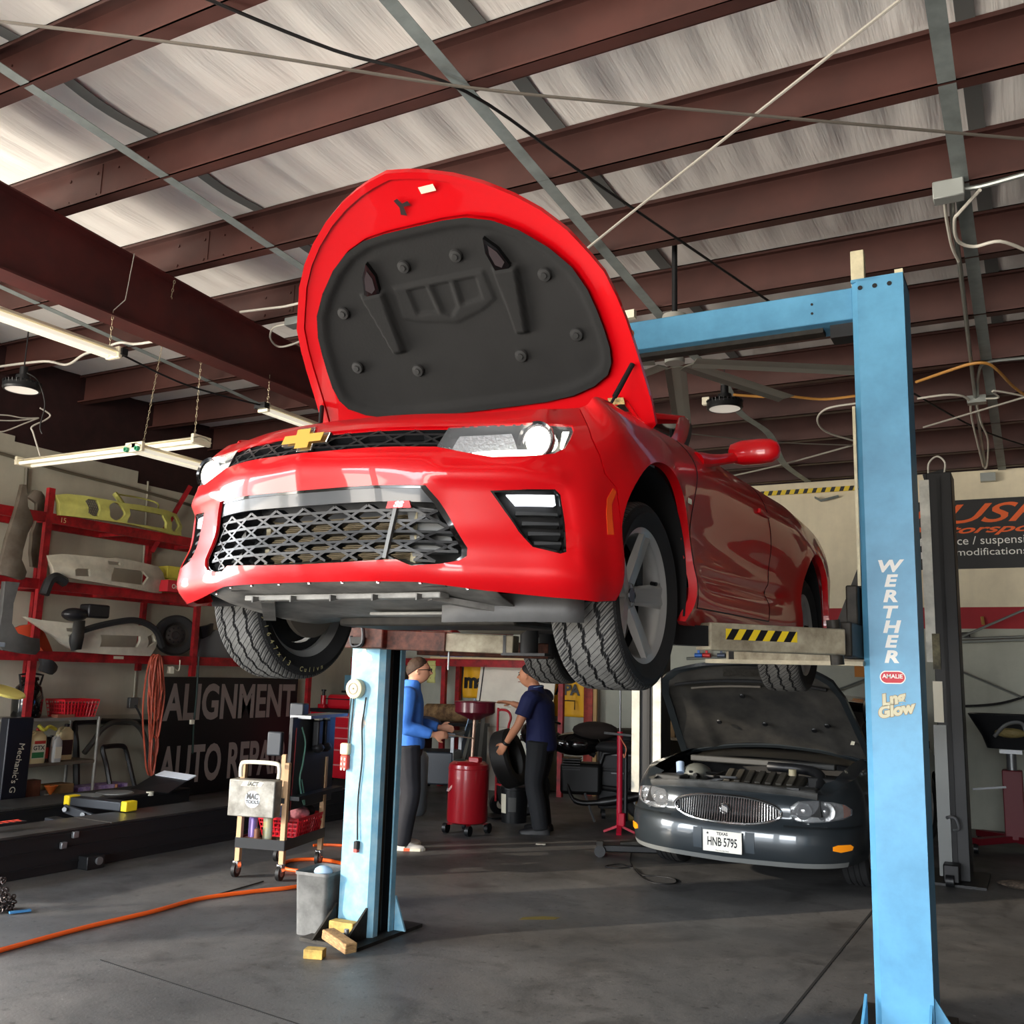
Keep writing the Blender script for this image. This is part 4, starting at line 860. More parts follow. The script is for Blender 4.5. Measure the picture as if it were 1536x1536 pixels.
cpart('cord', MB().tube(smooth_path([onR(1470,285,-.06),onR(1440,318,-.06),onR(1432,330,-.06),onR(1436,360,-.06),onR(1460,370,-.06),onR(1500,362,-.06),onR(1540,376,-.06)],5),.011,8), M_WIREW)
cpart('junction_box', MB().box(onR(1465,600,-.04),(.16,.10,.07)), M_CON)
cpart('cord', MB().tube(smooth_path([onR(1376,598,-.05),onR(1425,592,-.05),onR(1453,600,-.05),onR(1458,630,-.05),onR(1475,700,-.05)],5),.010,8), M_WIREW)
cpart('cord', MB().tube(smooth_path([onR(1465,605,-.05),onR(1472,635,-.05),onR(1482,660,-.05),onR(1481,695,-.05),onR(1478,702,-.05)],5),.010,8), M_WIREW)
cpart('pipe', MB().tube(smooth_path([onR(1466,597,-.02),onR(1468,560,-.02),onR(1480,544,-.02),onR(1536,537,-.02),onR(1600,530,-.02)],5),.014,8), M_CON)
cpart('cord', MB().tube(smooth_path([onR(1478,598,-.05),onR(1498,596,-.05),onR(1490,586,-.05),onR(1536,594,-.05)],5),.009,8), M_WIREW)
cpart('junction_box', MB().box(onY(1482,716,12.38),(.16,.08,.10)), M_CON)
# fluorescent strip fixtures
M_FIX = mat('fixture_enamel',(236,228,200),.35); M_TUBE = mat('lamp_tube',(246,240,222),.3,emit=.35)
def strip(label, a, b, w=.11, cats='light'):
    a,b = V(a),V(b); d = (b-a).normalized(); t = thing('strip_light',label,'light',(a+b)/2,0,'fluorescent strip lights'); L = -V(t.location)
    sd = d.cross(V((0,0,1))).normalized(); n = (b-a).length
    MB().bar(a,b,.05,.045).build('channel',M_FIX,t,loc=L,bevel=.004)
    pr = [(-w,-.012),(-.035,.02),(.035,.02),(w,-.012),(w,-.018),(.035,.012),(-.035,.012),(-w,-.018)]
    q = MB(); q.add([p+sd*x+V((0,0,z)) for p in (a,b) for x,z in pr],[(i,(i+1)%8,8+(i+1)%8,8+i) for i in range(8)]+[tuple(range(8)),tuple(range(15,7,-1))]); q.build('reflector',M_FIX,t,loc=L,smooth=0)
    for s in (-1,1): MB().cyl(a+sd*s*w*.6+d*.04+V((0,0,-.035)),b+sd*s*w*.6-d*.04+V((0,0,-.035)),.018,n=12).build('tube',M_TUBE,t,loc=L)
    for p,k in ((a,1),(b,-1)):
        e = MB(); e.bar(p+V((0,0,-.012)),p+d*k*.035+V((0,0,-.012)),w*1.9,.085); e.build('end_cap',M_FIX,t,loc=L,bevel=.006)
    return t,L
def chain(t, L, a, b, nm='chain'):
    a,b = V(a),V(b); n = int((b-a).length/.035); d = (b-a).normalized(); x = d.orthogonal().normalized(); y = d.cross(x); q = MB()
    for i in range(n):
        c = a.lerp(b,(i+.5)/n); u = x if i%2 else y
        q.tube([c+d*.016*math.cos(k)+u*.007*math.sin(k) for k in np.linspace(0,2*PI,9)[:-1]],.0025,4,closed=True)
    q.build(nm,mat('chain_pale',(176,164,136),.4,.5),t,loc=L)
z = 3.56
a = onZ(36,692,z); b = onZ(309,660,z); b.y = a.y
t,L = strip('twin-tube strip light hung lengthwise along the bays, its end near the red rack',a,b)
chain(t,L,b+V((-.1,0,.03)),V((b.x-.1,b.y,zr(b.y))))
P = [V(a)+V((.25,0,.03)),onX(50,650,-8.6),onX(48,640,-8.6),onX(68,630,-8.6),onX(75,622,-8.6),onX(60,612,-8.6)]
MB().tube(smooth_path(P,6),.008,6).build('cord',M_WIREW,t,loc=L)
z = 3.42
a = onZ(200,668,z); b = onZ(330,716,z); b.x = a.x; b.y = a.y+1.25
t,L = strip('twin-tube strip light with green end caps, hung crosswise under a leaning chain',a,b)
chain(t,L,a+V((0,.1,.03)),onR(262,420,-.02)); sd = V((1,0,0))
for s in (-1,1): MB().lathe([(.013,-.008),(.022,-.008),(.022,.02),(.013,.02)],a+V((s*.066,-.022,-.035)),(0,1,0),n=14,close=True).build('green_ring',mat('ring_green',(60,150,110),.4),t,loc=L)
a = V((-5.83,2.7,3.82)); b = V((-5.80,4.52,3.82))
t,L = strip('single pale strip light hung under the big rafter, nearest the bay doors',a,b,.075)
MB().bx(b.x-.06,b.x+.09,b.y-.02,b.y+.03,3.79,3.84).build('socket',M_BLACK,t,loc=L)
chain(t,L,b+V((0,-.06,.03)),V((b.x,b.y-.06,4.12)))
MB().tube([V((b.x,b.y-.06,4.12)),V((b.x+.08,b.y-.03,4.2)),V((b.x+.09,b.y,4.57))],.004,5).build('wire',M_RODL,t,loc=L)
a2 = V((-5.80,6.05,3.82)); b2 = V((-5.80,7.9,3.82))
t,L = strip('pale strip light under the big rafter, its far end behind the red car',a2,b2,.06)
MB().bx(a2.x-.06,a2.x+.06,a2.y-.04,a2.y+.02,3.79,3.84).build('socket',M_BLACK,t,loc=L)
chain(t,L,a2+V((0,.06,.03)),V((a2.x,a2.y+.06,4.12)))
wire('power_cord',[b+V((0,.03,0)),V((-5.79,5.2,3.76)),a2+V((0,-.02,0))],.008,M_WIREB,'black cord linking the two strip lights under the big rafter','cord')
P = [onR(-10,551,-.03),onR(65,542,-.04),onR(100,547,-.05),onR(125,532,-.04),onR(150,524,-.04),onR(180,514,-.04),onR(205,516,-.04),onR(255,508,-.03)]
wire('power_cord',P,.012,M_WIREW,'white cord draped along a purlin left of the big rafter','cord')
P = [onR(470,449,-.03),onR(430,459,-.03),onR(400,463,-.03),onR(360,468,-.03)]
wire('power_cord',P,.010,M_WIREW,'pale cord along the purlin beside the raised bonnet edge','cord')
bx_ = thing('junction_box','grey junction box with a loop of white cord beside the raised bonnet','junction box',onR(443,484,-.03)); L = -V(bx_.location)
MB().box(onR(443,484,-.03),(.14,.12,.07)).build('box',mat('box_grey',(150,154,150)),bx_,loc=L,bevel=.005)
MB().tube(smooth_path([onR(432,486,-.05),onR(410,492,-.07),onR(406,508,-.08),onR(418,520,-.08),onR(440,516,-.07),onR(465,505,-.06)],6),.009,6).build('cord',M_WIREW,bx_,loc=L)
# high bay lamps
def highbay(label, c, tilt=0):
    t = thing('high_bay_lamp',label,'lamp',c,0,'round high bay lamps')
    b = MB().lathe([(.0,.10),(.06,.10),(.065,.05),(.12,.045),(.155,.02),(.16,-.02),(.15,-.035),(.135,-.035)],(0,0,0),n=40); b.build('housing',M_BLACK,t)
    f = MB()
    for k in range(28):
        a = 2*PI*k/28; f.bar((.09*math.cos(a),.09*math.sin(a),.03),(.158*math.cos(a),.158*math.sin(a),.015),.006,.05)
    f.build('cooling_fins',M_BLACK,t,smooth=0)
    MB().lathe([(0,-.028),(.10,-.03),(.136,-.033)],(0,0,0),n=40).build('lens',mat('high_bay_lens',(236,228,216),.35,emit=.25),t)
    MB().cyl((0,0,.1),(0,0,.18),.035,n=16).build('driver_box',M_BLACK,t)
    MB().cyl((0,0,.18),(0,0,zr(c[1])-c[2]+.0),.006,n=6).build('hook_rod',M_BLACK,t)
    t.rotation_euler = (tilt,0,0); return t
c = onZ(33,580,3.98); highbay('round black high bay lamp above the parts rack',c)
MB().tube(smooth_path([V((.05,0,.12)),V((.14,.05,.05)),V((.2,.1,-.15)),V((.17,.1,-.35)),V((.18,.12,-.42))],6),.006,6).build('cord',M_WIREB,bpy.data.objects['high_bay_lamp'])
c = onZ(1087,608,3.98); t = highbay('round black high bay lamp on a strap behind the red door mirror',c)
MB().box((-.16,-.02,.05),(.07,.05,.07)).build('sensor',M_WHITE,t,bevel=.006)
P = [onX(-5,688-22,-9.0),onX(12,665,-8.9),onX(40,640-18,-8.9),onX(60,622,-8.9)]
for k,(dx,dy) in enumerate(((0,-68),(4,-60),(-6,-44))):
    P = [onX(-12,640+dy+50,-8.7),onX(12+dx,645+dy+46,-8.7),onX(34,646+dy*.4+8,-8.7),onX(58,627,-8.7)]
    wire('power_cord',P,.007,M_WIREW,'pale cord gathered under the round lamp by the wall, %s of the three'%('upper','middle','lower')[k],'cord')
# big ceiling fan behind the lift beam
H_ = onZ(1012,543,3.76); fan = thing('ceiling_fan','big grey bladed ceiling fan half hidden behind the blue lift beam','fan',H_)
MB().lathe([(0,.34),(.085,.34),(.09,.30),(.09,.14),(.06,.12),(.06,.03),(.07,.02),(.07,-.01),(0,-.01)],(0,0,0),n=28).build('motor',mat('fan_grey',(156,156,148),.45),fan)
MB().cyl((0,0,.3),(0,0,zr(H_.y)+.3-3.76),.02,n=10).build('down_rod',M_BLACK,fan)
MB().box((-.35,.05,.42),(.07,.05,.06)).build('bracket',M_WHITE,fan)
ta = [math.atan2((onZ(x,y,3.76)-H_).y,(onZ(x,y,3.76)-H_).x) for x,y in ((1300,556),(1180,598),(1024,640))]; ta += [ta[2]+R(44),ta[2]+R(88)]; tr_ = [1.45,(onZ(1180,598,3.76)-H_).length,(onZ(1024,640,3.76)-H_).length]+[1.45]*2
for k in range(5):
    a = ta[k]; r = tr_[k]; d = V((math.cos(a),math.sin(a),0)); s = V((-d.y,d.x,0))
    b = MB(); b.add([d*q+s*w+V((0,0,h)) for q in (.14,r) for w,h in ((-.075,.008),(-.03,.016),(.03,.012),(.075,-.012),(.03,.004),(-.03,.004))],[(0,1,7,6),(1,2,8,7),(2,3,9,8),(3,4,10,9),(4,5,11,10),(5,0,6,11),(0,5,4,3,2,1),(6,7,8,9,10,11)])
    b.build('blade',mat('blade_grey',(138,138,128),.5),fan,smooth=0)
# ================================================================ left wall: red parts rack and what lies on it
RX = -8.75
rack = thing('parts_rack','long red steel rack along the side wall holding car bumpers','rack',(RX,6.2,0)); RL = -V(rack.location)
UPR = (4.12,6.21,8.29,10.38); BZ = (3.02,2.345,1.635)
for Y in UPR[1:]:
    top = 3.32 if Y < 7 else (2.6 if Y < 9 else 1.75)
    MB().bx(RX-.025,RX+.025,Y-.035,Y+.035,0 if Y < 8 or Y > 10 else 1.45,top).build('upright',M_RED,rack,loc=RL,smooth=0)
for Y in (6.5,7.92,9.9):
    MB().bx(XL+.04,XL+.09,Y-.03,Y+.03,0 if Y < 7 else 1.5,3.1).build('upright',M_RED,rack,loc=RL,smooth=0)
for k,z in enumerate(BZ):
    y1 = 10.38 if k == 2 else 8.75
    MB().bx(RX-.02,RX+.02,4.5,y1,z-.055,z+.045).build('beam',M_RED,rack,loc=RL,smooth=0)
    MB().bx(XL+.06,XL+.1,4.5,y1,z-.055,z+.045).build('beam',M_RED,rack,loc=RL,smooth=0)
    for Y in (6.21,7.2,8.29): MB().bx(XL+.06,RX,Y-.02,Y+.02,z-.05,z-.01).build('cross_bar',M_RED,rack,loc=RL,smooth=0)
MB().bar(V((XL+.08,7.95,2.9)),V((XL+.25,8.3,3.75)),.05,.05).build('brace',M_RED,rack,loc=RL,smooth=0)
text_mb('15',.075,V((RX+.022,6.37,3.01)),(0,1,0),(0,0,1),.001).build('bay_number',mat('number_cream',(226,206,150),.6),rack,loc=RL,smooth=0)
MB().bx(RX+.02,RX+.023,7.15,7.28,1.625,1.655).build('tag',M_WHITE,rack,loc=RL,smooth=0)
# wall conduits and wires
def wallpx(x, y, off=.03): return onX(x,y,XL+off)
wire('wall_conduit',[wallpx(-10,677),wallpx(100,708),wallpx(207,735),wallpx(300,762)],.02,mat('conduit_brown',(106,100,84),.5),'thin dark conduit running along the top of the side wall','conduit',sm=2)
wire('wall_conduit',[wallpx(222,722),wallpx(216,830),wallpx(210,930),wallpx(200,1052)],.012,mat('conduit_pale',(176,172,152),.5),'thin pale vertical conduit on the side wall dropping to an outlet','conduit',sm=2)
solo('wall_outlet',MB().box(wallpx(199,1054),(.05,.12,.12)),M_STEEL,'small grey outlet box on the side wall above the black tubing','outlet',bevel=.006)
wire('wall_conduit',[wallpx(40,702),wallpx(38,740)],.02,mat('conduit_brown',(106,100,84)),'short dark pipe on the side wall above the grey fenders','conduit',sm=2)
# ---- car panels on the rack: outline measured on the rack plane, then bulged, with turned edges
def panel(name, out, holes, X, bulge, m, label, cat, flange=.06, st=(.04,.03), group=None, th=.006):
    P = [onX(x,y,X) for x,y in out]; Hs = [[(q.y,q.z) for q in (onX(x,y,X) for x,y in h)] for h in holes]; A = [(q.y,q.z) for q in P]
    y0,y1 = min(a for a,_ in A),max(a for a,_ in A); z0,z1 = min(b for _,b in A),max(b for _,b in A)
    def fn(a, b, off=0):
        a = np.asarray(a,float); b = np.asarray(b,float); t = (a-y0)/(y1-y0); q = (b-z0)/(z1-z0)
        return np.stack([X+bulge(t,q)-off,a,b],1)
    return solo(name, patch(A,Hs,fn,st,flange=flange,hflange=flange*.6), m, label, cat, group, solid=th)
ring = lambda cx,cy,rx,ry,n=18: [(cx+rx*math.cos(a),cy+ry*math.sin(a)) for a in np.linspace(0,2*PI,n,endpoint=False)]
bump = lambda t,q: .14*np.sin(PI*np.clip(t*.9+.05,0,1))**.7+.03*np.exp(-((q-.45)/.15)**2)-.04*q
yb = panel('bumper',[(84,742),(98,741),(121,744),(181,756),(200,758),(246,766),(262,771),(268,780),(269,804),(258,803),(176,786),(150,782),(86,773)],
  [ring(163,768,11.5,13.5),ring(256,786,7,12),[(121,752),(126,749),(138,751),(140,758),(137,775),(130,775),(123,770)],[(184,764),(238,773),(241,794),(178,785)]],-8.72,bump,mat('yellow_bumper',(206,204,110),.5,noise=.12),'yellow-green bumper with round lamp holes on the top shelf of the rack','bumper')
msh = MB(); c0 = onX(131,762,-8.70)
for k in range(-6,7):
    msh.bar(c0+V((0,k*.022-.05,-.12)),c0+V((0,k*.022+.05,.12)),.004,.004); msh.bar(c0+V((0,k*.022+.05,-.12)),c0+V((0,k*.022-.05,.12)),.004,.004)
msh.build('vent_mesh',M_STEEL,yb,smooth=0)
tp = MB().tube(smooth_path([onX(172,740,-9.0),onX(178,748,-8.95),onX(184,757,-8.8)],4),.03,6).tube(smooth_path([onX(174,741,-9.0),onX(210,747,-9.1),onX(236,755,-9.0),onX(236,765,-8.8)],4),.01,6); tp.build('mounting_arm',mat('yellow_bumper',(206,204,110)),yb)
panel('bumper',[(70,833),(90,831),(140,836),(152,838),(165,837),(205,844),(235,850),(244,860),(243,880),(238,890),(222,889),(150,877),(100,868),(76,862)],
  [[(102,855),(106,853),(122,854),(123,865),(104,864)],[(153,862),(160,852),(206,857),(212,866),(205,878),(154,872)],[(152,842),(170,844),(170,849),(153,847)]],-8.72,bump,mat('pale_bumper',(206,200,180),.5,noise=.18,nscale=5),'dirty white bumper with a wide opening on the middle shelf of the rack','bumper')
panel('bumper',[(38,925),(58,930),(92,934),(150,938),(205,938),(228,940),(232,950),(230,972),(220,984),(160,982),(105,978),(84,965),(62,945)],
  [[(91,942),(109,943),(109,949),(91,947)],[(91,952),(109,953),(108,962),(91,960)],[(138,952),(203,954),(196,971),(137,970)],[(216,955),(228,950),(229,962),(214,972)]],-8.70,bump,mat('ivory_bumper',(218,214,196),.5,noise=.1),'ivory bumper wrapped in black trim on the lower shelf of the rack','bumper')
# black trims lying over the ivory bumper
wire('trim_strip',[onX(112,975,-8.50),onX(110,955,-8.5),onX(130,944,-8.5),onX(170,934,-8.5),onX(205,931,-8.5),onX(232,944,-8.5),onX(243,970,-8.52)],.035,mat('trim_black',(36,37,38),.55),'long black arched trim lying over the ivory bumper','car trim')
solo('trim_strip',MB().grid([[onX(x,y,-8.46) for x,y in ((110,932),(127,931))],[onX(x,y,-8.44) for x,y in ((107,955),(125,956))],[onX(x,y,-8.46) for x,y in ((106,975),(121,974))]]),mat('trim_grey',(58,58,56),.6),'flat dark grey plastic strap standing in front of the ivory bumper','car trim',solid=.012)
solo('car_light',MB().ell(onX(112,922,-8.6),(.10,.14,.07)).box(onX(142,917,-8.6),(.16,.26,.14)),mat('lamp_black',(30,31,34),.3),'black lamp unit lying on top of the ivory bumper','car part',bevel=.02)
wire('trim_strip',[onX(66,892,-8.6),onX(74,872,-8.6),onX(84,866,-8.6),onX(98,874,-8.6)],.05,mat('trim_black',(36,37,38)),'black curved wheel arch liner beside the dirty white bumper','car trim')
# fenders
M_FEND = mat('bare_fender',(110,102,90),.5,.2,noise=.4,nscale=5,c2=(84,74,62))
fb = lambda t,q: .05*np.sin(PI*t)+.02*q
panel('car_fender',[(28,727),(33,728),(36,760),(49,780),(48,786),(38,800),(30,825),(28,840),(40,858),(36,868),(28,870),(2,862),(0,850),(8,810),(20,765)],[],-8.62,fb,M_FEND,'tall bare grey car fender leaning on the rack, in front of another','car panel',flange=.05)
panel('car_fender',[(48,735),(56,738),(62,745),(66,760),(62,790),(60,830),(58,852),(44,850),(42,830),(44,800),(50,780),(50,755),(40,745)],[],-8.95,fb,M_FEND,'second bare grey car fender standing behind the first one on the rack','car panel',flange=.05)
panel('car_fender',[(6,872),(24,874),(16,905),(14,935),(22,950),(40,956),(58,958),(60,975),(52,982),(30,980),(2,975),(-4,960),(2,920)],[],-8.5,fb,mat('primer_fender',(86,86,84),.55,noise=.2),'dark grey curved fender arch at the near end of the lower shelf','car panel',flange=.06)
panel('sheet_metal',[(18,944),(30,938),(44,936),(52,940),(62,950),(72,966),(80,980),(66,982),(50,965),(30,957)],[],-8.85,fb,mat('orange_paint',(206,78,44),.45),'orange car panel tucked behind the grey fender arch','car panel',flange=.05)
panel('sheet_metal',[(60,988),(72,990),(86,1000),(84,1006),(74,1012),(60,1006),(62,996)],[],-8.6,fb,mat('trim_black',(36,37,38)),'small black trim end hanging under the lower shelf','car trim',flange=.05)
# spare wheel
def tyre_thing(label, c, R_, w, ax, m=None, rim=True, cat='tyre', name='tyre'):
    t = thing(name,label,cat,c); 
    MB().lathe([(R_*.62,-w*.42),(R_*.7,-w*.5),(R_*.92,-w*.5),(R_,-w*.38),(R_,w*.38),(R_*.92,w*.5),(R_*.7,w*.5),(R_*.62,w*.42)],(0,0,0),ax,n=48).build('rubber',m or mat('old_tyre',(44,43,42),.8,noise=.2),t)
    if rim:
        MB().lathe([(R_*.62,w*.4),(R_*.6,w*.3),(R_*.5,w*.1),(R_*.42,w*.22),(R_*.2,w*.26),(R_*.17,w*.1),(0,w*.1)],(0,0,0),ax,n=40).build('rim',mat('steel_rim',(72,68,64),.5,.4),t)
        h = MB(); x = V(ax).orthogonal().normalized(); y = V(ax).cross(x)
        for k in range(10): 
            a = 2*PI*k/10; p = (x*math.cos(a)+y*math.sin(a))*R_*.36+V(ax).normalized()*w*.235; h.cyl(p,p+V(ax).normalized()*.006,R_*.05,n=8)
        h.build('rim_holes',M_BLACK,t)
    return t
q = onX(262,960,-8.95); tyre_thing('spare wheel with a steel rim at the end of the lower rack shelf',(q.x,q.y,1.69+.235),.235,.15,(.85,-.5,0),cat='wheel',name='spare_wheel')
panel('sheet_metal',[(300,958),(318,945),(345,950),(350,990),(296,986)],[],-8.95,fb,mat('grey_panel',(120,124,128),.35,.3),'shiny grey car panel behind the far front tyre of the red car','car panel')
panel('sheet_metal',[(300,940),(318,935),(318,948),(302,958)],[],-8.9,fb,M_BLACK,'black panel edge above the shiny grey panel','car panel')
# boxes near the nose of the red car
def label_box(name, label, c, d, rz, m, words, wm, cat='box', face='x'):
    t = thing(name,label,cat,c,rz); MB().bx(-d[0]/2,d[0]/2,-d[1]/2,d[1]/2,0,d[2]).build('carton',m,t,bevel=.004)
    for i,(txt,sz,zz) in enumerate(words): text_mb(txt,sz,V((d[0]/2,0,zz)),(0,1,0),(0,0,1),.002,bold=.02).build('print',wm,t,smooth=0)
    return t
q = onX(262,862,-8.85); label_box('oil_carton','yellow printed carton on top of a matching one beside the dirty white bumper',(q.x,q.y,2.56),(.3,.42,.14),-.1,mat('carton_yellow',(204,190,70),.6,noise=.2),[('MAX',.06,.08)],M_BLACK)
label_box('oil_carton','yellow printed carton directly on the middle rack shelf, under its twin',(q.x,q.y,2.395),(.3,.42,.16),.05,mat('carton_yellow',(204,190,70)),[('OIL',.06,.08)],M_BLACK)
q = onX(262,888,-8.6); label_box('red_carton','red carton with white script at the front edge of the middle rack shelf',(q.x,q.y,2.27+.12),(.14,.34,.13),0,mat('carton_red',(190,40,50),.5),[('Original',.07,.06)],M_WHITE)
# ---------------------------------------------------------------- under the rack
# orange air hose bundle hung on the beam
hb_ = thing('hose_bundle','bundle of orange hoses hanging from the lower beam of the red rack','hose',onX(232,985,-8.66)); L = -V(hb_.location)
random.seed(3)
for k in range(9):
    w = random.uniform(4,13); h = random.uniform(60,190); x0 = 232+random.uniform(-6,6); pts = []
    for a in np.linspace(0,2*PI,13)[:-1]: pts.append(onX(x0-5*(1-math.cos(a))*.5*h/150+w*math.sin(a)*(1 if h < 100 else .8)+random.uniform(-1.5,1.5), 982+(1-math.cos(a))*h/2, -8.68+random.uniform(-.03,.03)))
    MB().tube(smooth_path(pts,4,True),.010,6,closed=True).build('hose_loop',mat('hose_salmon',(204,96,72),.5,noise=.15),hb_,loc=L)
MB().tube(smooth_path([onX(228,1110,-8.66),onX(226,1150,-8.66),onX(232,1172,-8.66)],4),.014,6).build('hose_end',mat('hose_salmon',(204,96,72)),hb_,loc=L)
wire('wall_cable',[onX(203,1058,-9.2),onX(213,1080,-9.1),onX(216,1110,-9.0),onX(226,1165,-8.9)],.012,M_WIREB,'black cable dropping from the wall outlet','cable')
wire('hanging_cable',[onX(298,985,-8.7),onX(295,1040,-8.72),onX(291,1085,-8.75),onX(289,1130,-8.8)],.012,mat('cable_green',(24,44,38),.5),'dark green cable hanging in front of the big black sign','cable')
solo('cable_tag',MB().box(onX(288,1083,-8.73),(.03,.05,.05)),M_WHITE,'small white tag on the cable in front of the big black sign','tag')
solo('extension_cord_end',MB().box(onX(256,1005,-8.7),(.05,.06,.08)).tube(smooth_path([onX(258,1000,-8.7),onX(268,1006,-8.7),onX(270,990,-8.7)],4),.008,6),M_WHITE,'white cord end hanging below the spare wheel','cord',bevel=.006)
# small shelf unit
M_SHELF = mat('shelf_steel',(150,148,140),.45,.4,noise=.15)
q0 = onX(8,1095,-8.9); q1 = onX(133,1095,-8.9); y0,y1 = 5.99,q1.y; su = thing('utility_shelf','low grey steel shelf unit under the red rack stacked with oil bottles','shelf',(-8.95,(y0+y1)/2,0)); L = -V(su.location)
SZ = (1.02,.58,.16)
for z in SZ: MB().bx(-9.18,-8.72,y0,y1,z-.03,z).build('shelf_board',M_SHELF if z > .9 else mat('shelf_brown',(98,88,76),.6),su,loc=L,smooth=0)
for x in (-9.17,-8.73):
    for y in (y0+.02,y1-.02): MB().cyl((x,y,0),(x,y,SZ[0]),.018,n=10).build('leg',M_SHELF,su,loc=L)
def jug(name, label, c, h, w, d, m, cap, lab=None, words=(), group=None, rz=0):
    t = thing(name,label,'bottle',c,rz,group); b = MB(); P = []
    for z,k in ((0,.94),(.02,1),(h*.62,1),(h*.78,.9),(h*.88,.45),(h*.93,.3)): P.append([V((d/2*k*math.copysign(abs(math.cos(a))**.5,math.cos(a)),w/2*k*math.copysign(abs(math.sin(a))**.5,math.sin(a))+(w*.16*(1-k)),z)) for a in np.linspace(0,2*PI,21)])
    b.grid(P); b.add(P[0][:-1],[tuple(range(20))]); b.build('body',m,t)
    MB().cyl((0,w*.12,h*.92),(0,w*.12,h),w*.14,n=14).build('cap',cap,t)
    if lab is not None: MB().bx(d/2-.002,d/2+.003,-w*.36,w*.36,h*.14,h*.56).build('label_patch',lab,t,smooth=0)
    for tx,sz,zz in words: text_mb(tx,sz,V((d/2+.004,0,zz)),(0,1,0),(0,0,1),.001,bold=.02).build('print',M_BLACK,t,smooth=0)
    if h > .2: MB().tube(smooth_path([V((0,-w*.1,h*.9)),V((0,-w*.36,h*.86)),V((0,-w*.44,h*.66)),V((0,-w*.40,h*.55))],5),.016,8).build('handle',m,t)
    return t
def onshelf(px, z, X=-8.85): p = onX(px,1100,X); return V((X,p.y,z))
jug('oil_jug','cream oil jug with a red and green printed label on the utility shelf',onshelf(55,.58,-8.8),.34,.20,.11,mat('jug_cream',(222,206,158),.45),mat('cap_red',(190,50,40),.4),mat('label_white',(228,222,200),.5),[('GTX',.06,.15)])
MB().bx(.057,.0595,-.07,.06,.055,.11).build('label_green',mat('label_green',(48,120,70),.5),bpy.data.objects['oil_jug'],smooth=0); MB().bx(.057,.0595,-.05,.07,.19,.22).build('label_red',mat('cap_red',(190,50,40)),bpy.data.objects['oil_jug'],smooth=0)
jug('oil_bottle','slim dark bottle with a red label beside the cream oil jug',onshelf(68,.58,-8.85),.26,.08,.07,mat('bottle_dark',(52,44,40),.4),M_BLACK,mat('cap_red',(190,50,40)))
jug('oil_jug','black oil jug between the dark bottle and the white bottle',onshelf(76,.58,-8.95),.25,.14,.1,M_BLACK,M_BLACK)
jug('spray_bottle','white and grey bottle in front of the cream jug with the dark label',onshelf(86,.58,-8.78),.27,.10,.09,mat('bottle_grey',(186,188,186),.4),M_WHITE,M_WHITE)
jug('oil_jug','tall cream jug with a dark red label at the far end of the utility shelf',onshelf(97,.58,-8.95),.36,.18,.11,mat('jug_cream',(222,206,158)),M_BLACK,mat('label_dark',(60,30,30),.5))
cx = V((-8.9,onX(38,1080,-8.9).y,1.02)); t = thing('coffee_urn','shiny black round-shouldered urn on top of the utility shelf behind the red upright','urn',cx)
MB().lathe([(0,0),(.13,0),(.14,.02),(.145,.2),(.12,.30),(.08,.34),(.07,.36),(.09,.37),(.08,.40),(0,.41)],(0,0,0),n=28).build('body',mat('urn_black',(14,14,15),.08,coat=.5),t)
MB().tube([V((.02,-.1,.3)),V((.02,-.13,.42)),V((.02,.0,.44)),V((.02,.13,.42)),V((.02,.1,.3))],.012,8).build('handle',M_BLACK,t)
def basket(name, label, c, d, rz, m, cat='basket', slots=True):
    t = thing(name,label,cat,c,rz); b = MB(); w,l,h = d; k = .86
    lo = [(-w/2*k,-l/2*k),(w/2*k,-l/2*k),(w/2*k,l/2*k),(-w/2*k,l/2*k)]; hi = [(-w/2,-l/2),(w/2,-l/2),(w/2,l/2),(-w/2,l/2)]
    b.add([V((x,y,.006)) for x,y in lo],[(0,1,2,3)])
    for i in range(4):
        a,c2 = V((*lo[i],.006)),V((*lo[(i+1)%4],.006)); a2,c3 = V((*hi[i],h)),V((*hi[(i+1)%4],h)); L_ = (c2-a).length; n = max(3,int(L_/.035)); rows = 4
        P = lambda u,v: a.lerp(c2,u).lerp(a2.lerp(c3,u),v)
        for j in range(n+1): b.bar(P(j/n,0),P(j/n,1),.010,.006)
        for r in range(rows+1): b.bar(P(0,r/rows),P(1,r/rows),.006,.012 if r < rows else .022)
    b.build('lattice',m,t,smooth=0); return t
M_RB = mat('red_plastic',(206,24,40),.35)
q = onX(106,1085,-8.88); t = basket('plastic_basket','red plastic basket on top of the utility shelf',(q.x,q.y,1.02),(.30,.42,.17),0,M_RB); MB().bx(-.125,.125,-.175,.175,.01,.14).build('liner',mat('red_liner',(170,20,34),.5),t)
wire('shop_rag',[onX(58,1088,-8.74),onX(66,1095,-8.7),onX(74,1090,-8.72),onX(84,1094,-8.74)],.018,mat('rag_yellow',(200,196,70),.7),'crumpled yellow strap at the front edge of the utility shelf','strap')
solo('cardboard_tray',MB().box(onshelf(92,1.035,-8.78),(.1,.2,.03)),mat('tray_brown',(150,90,70),.7),'small brown tray under the red basket','tray')
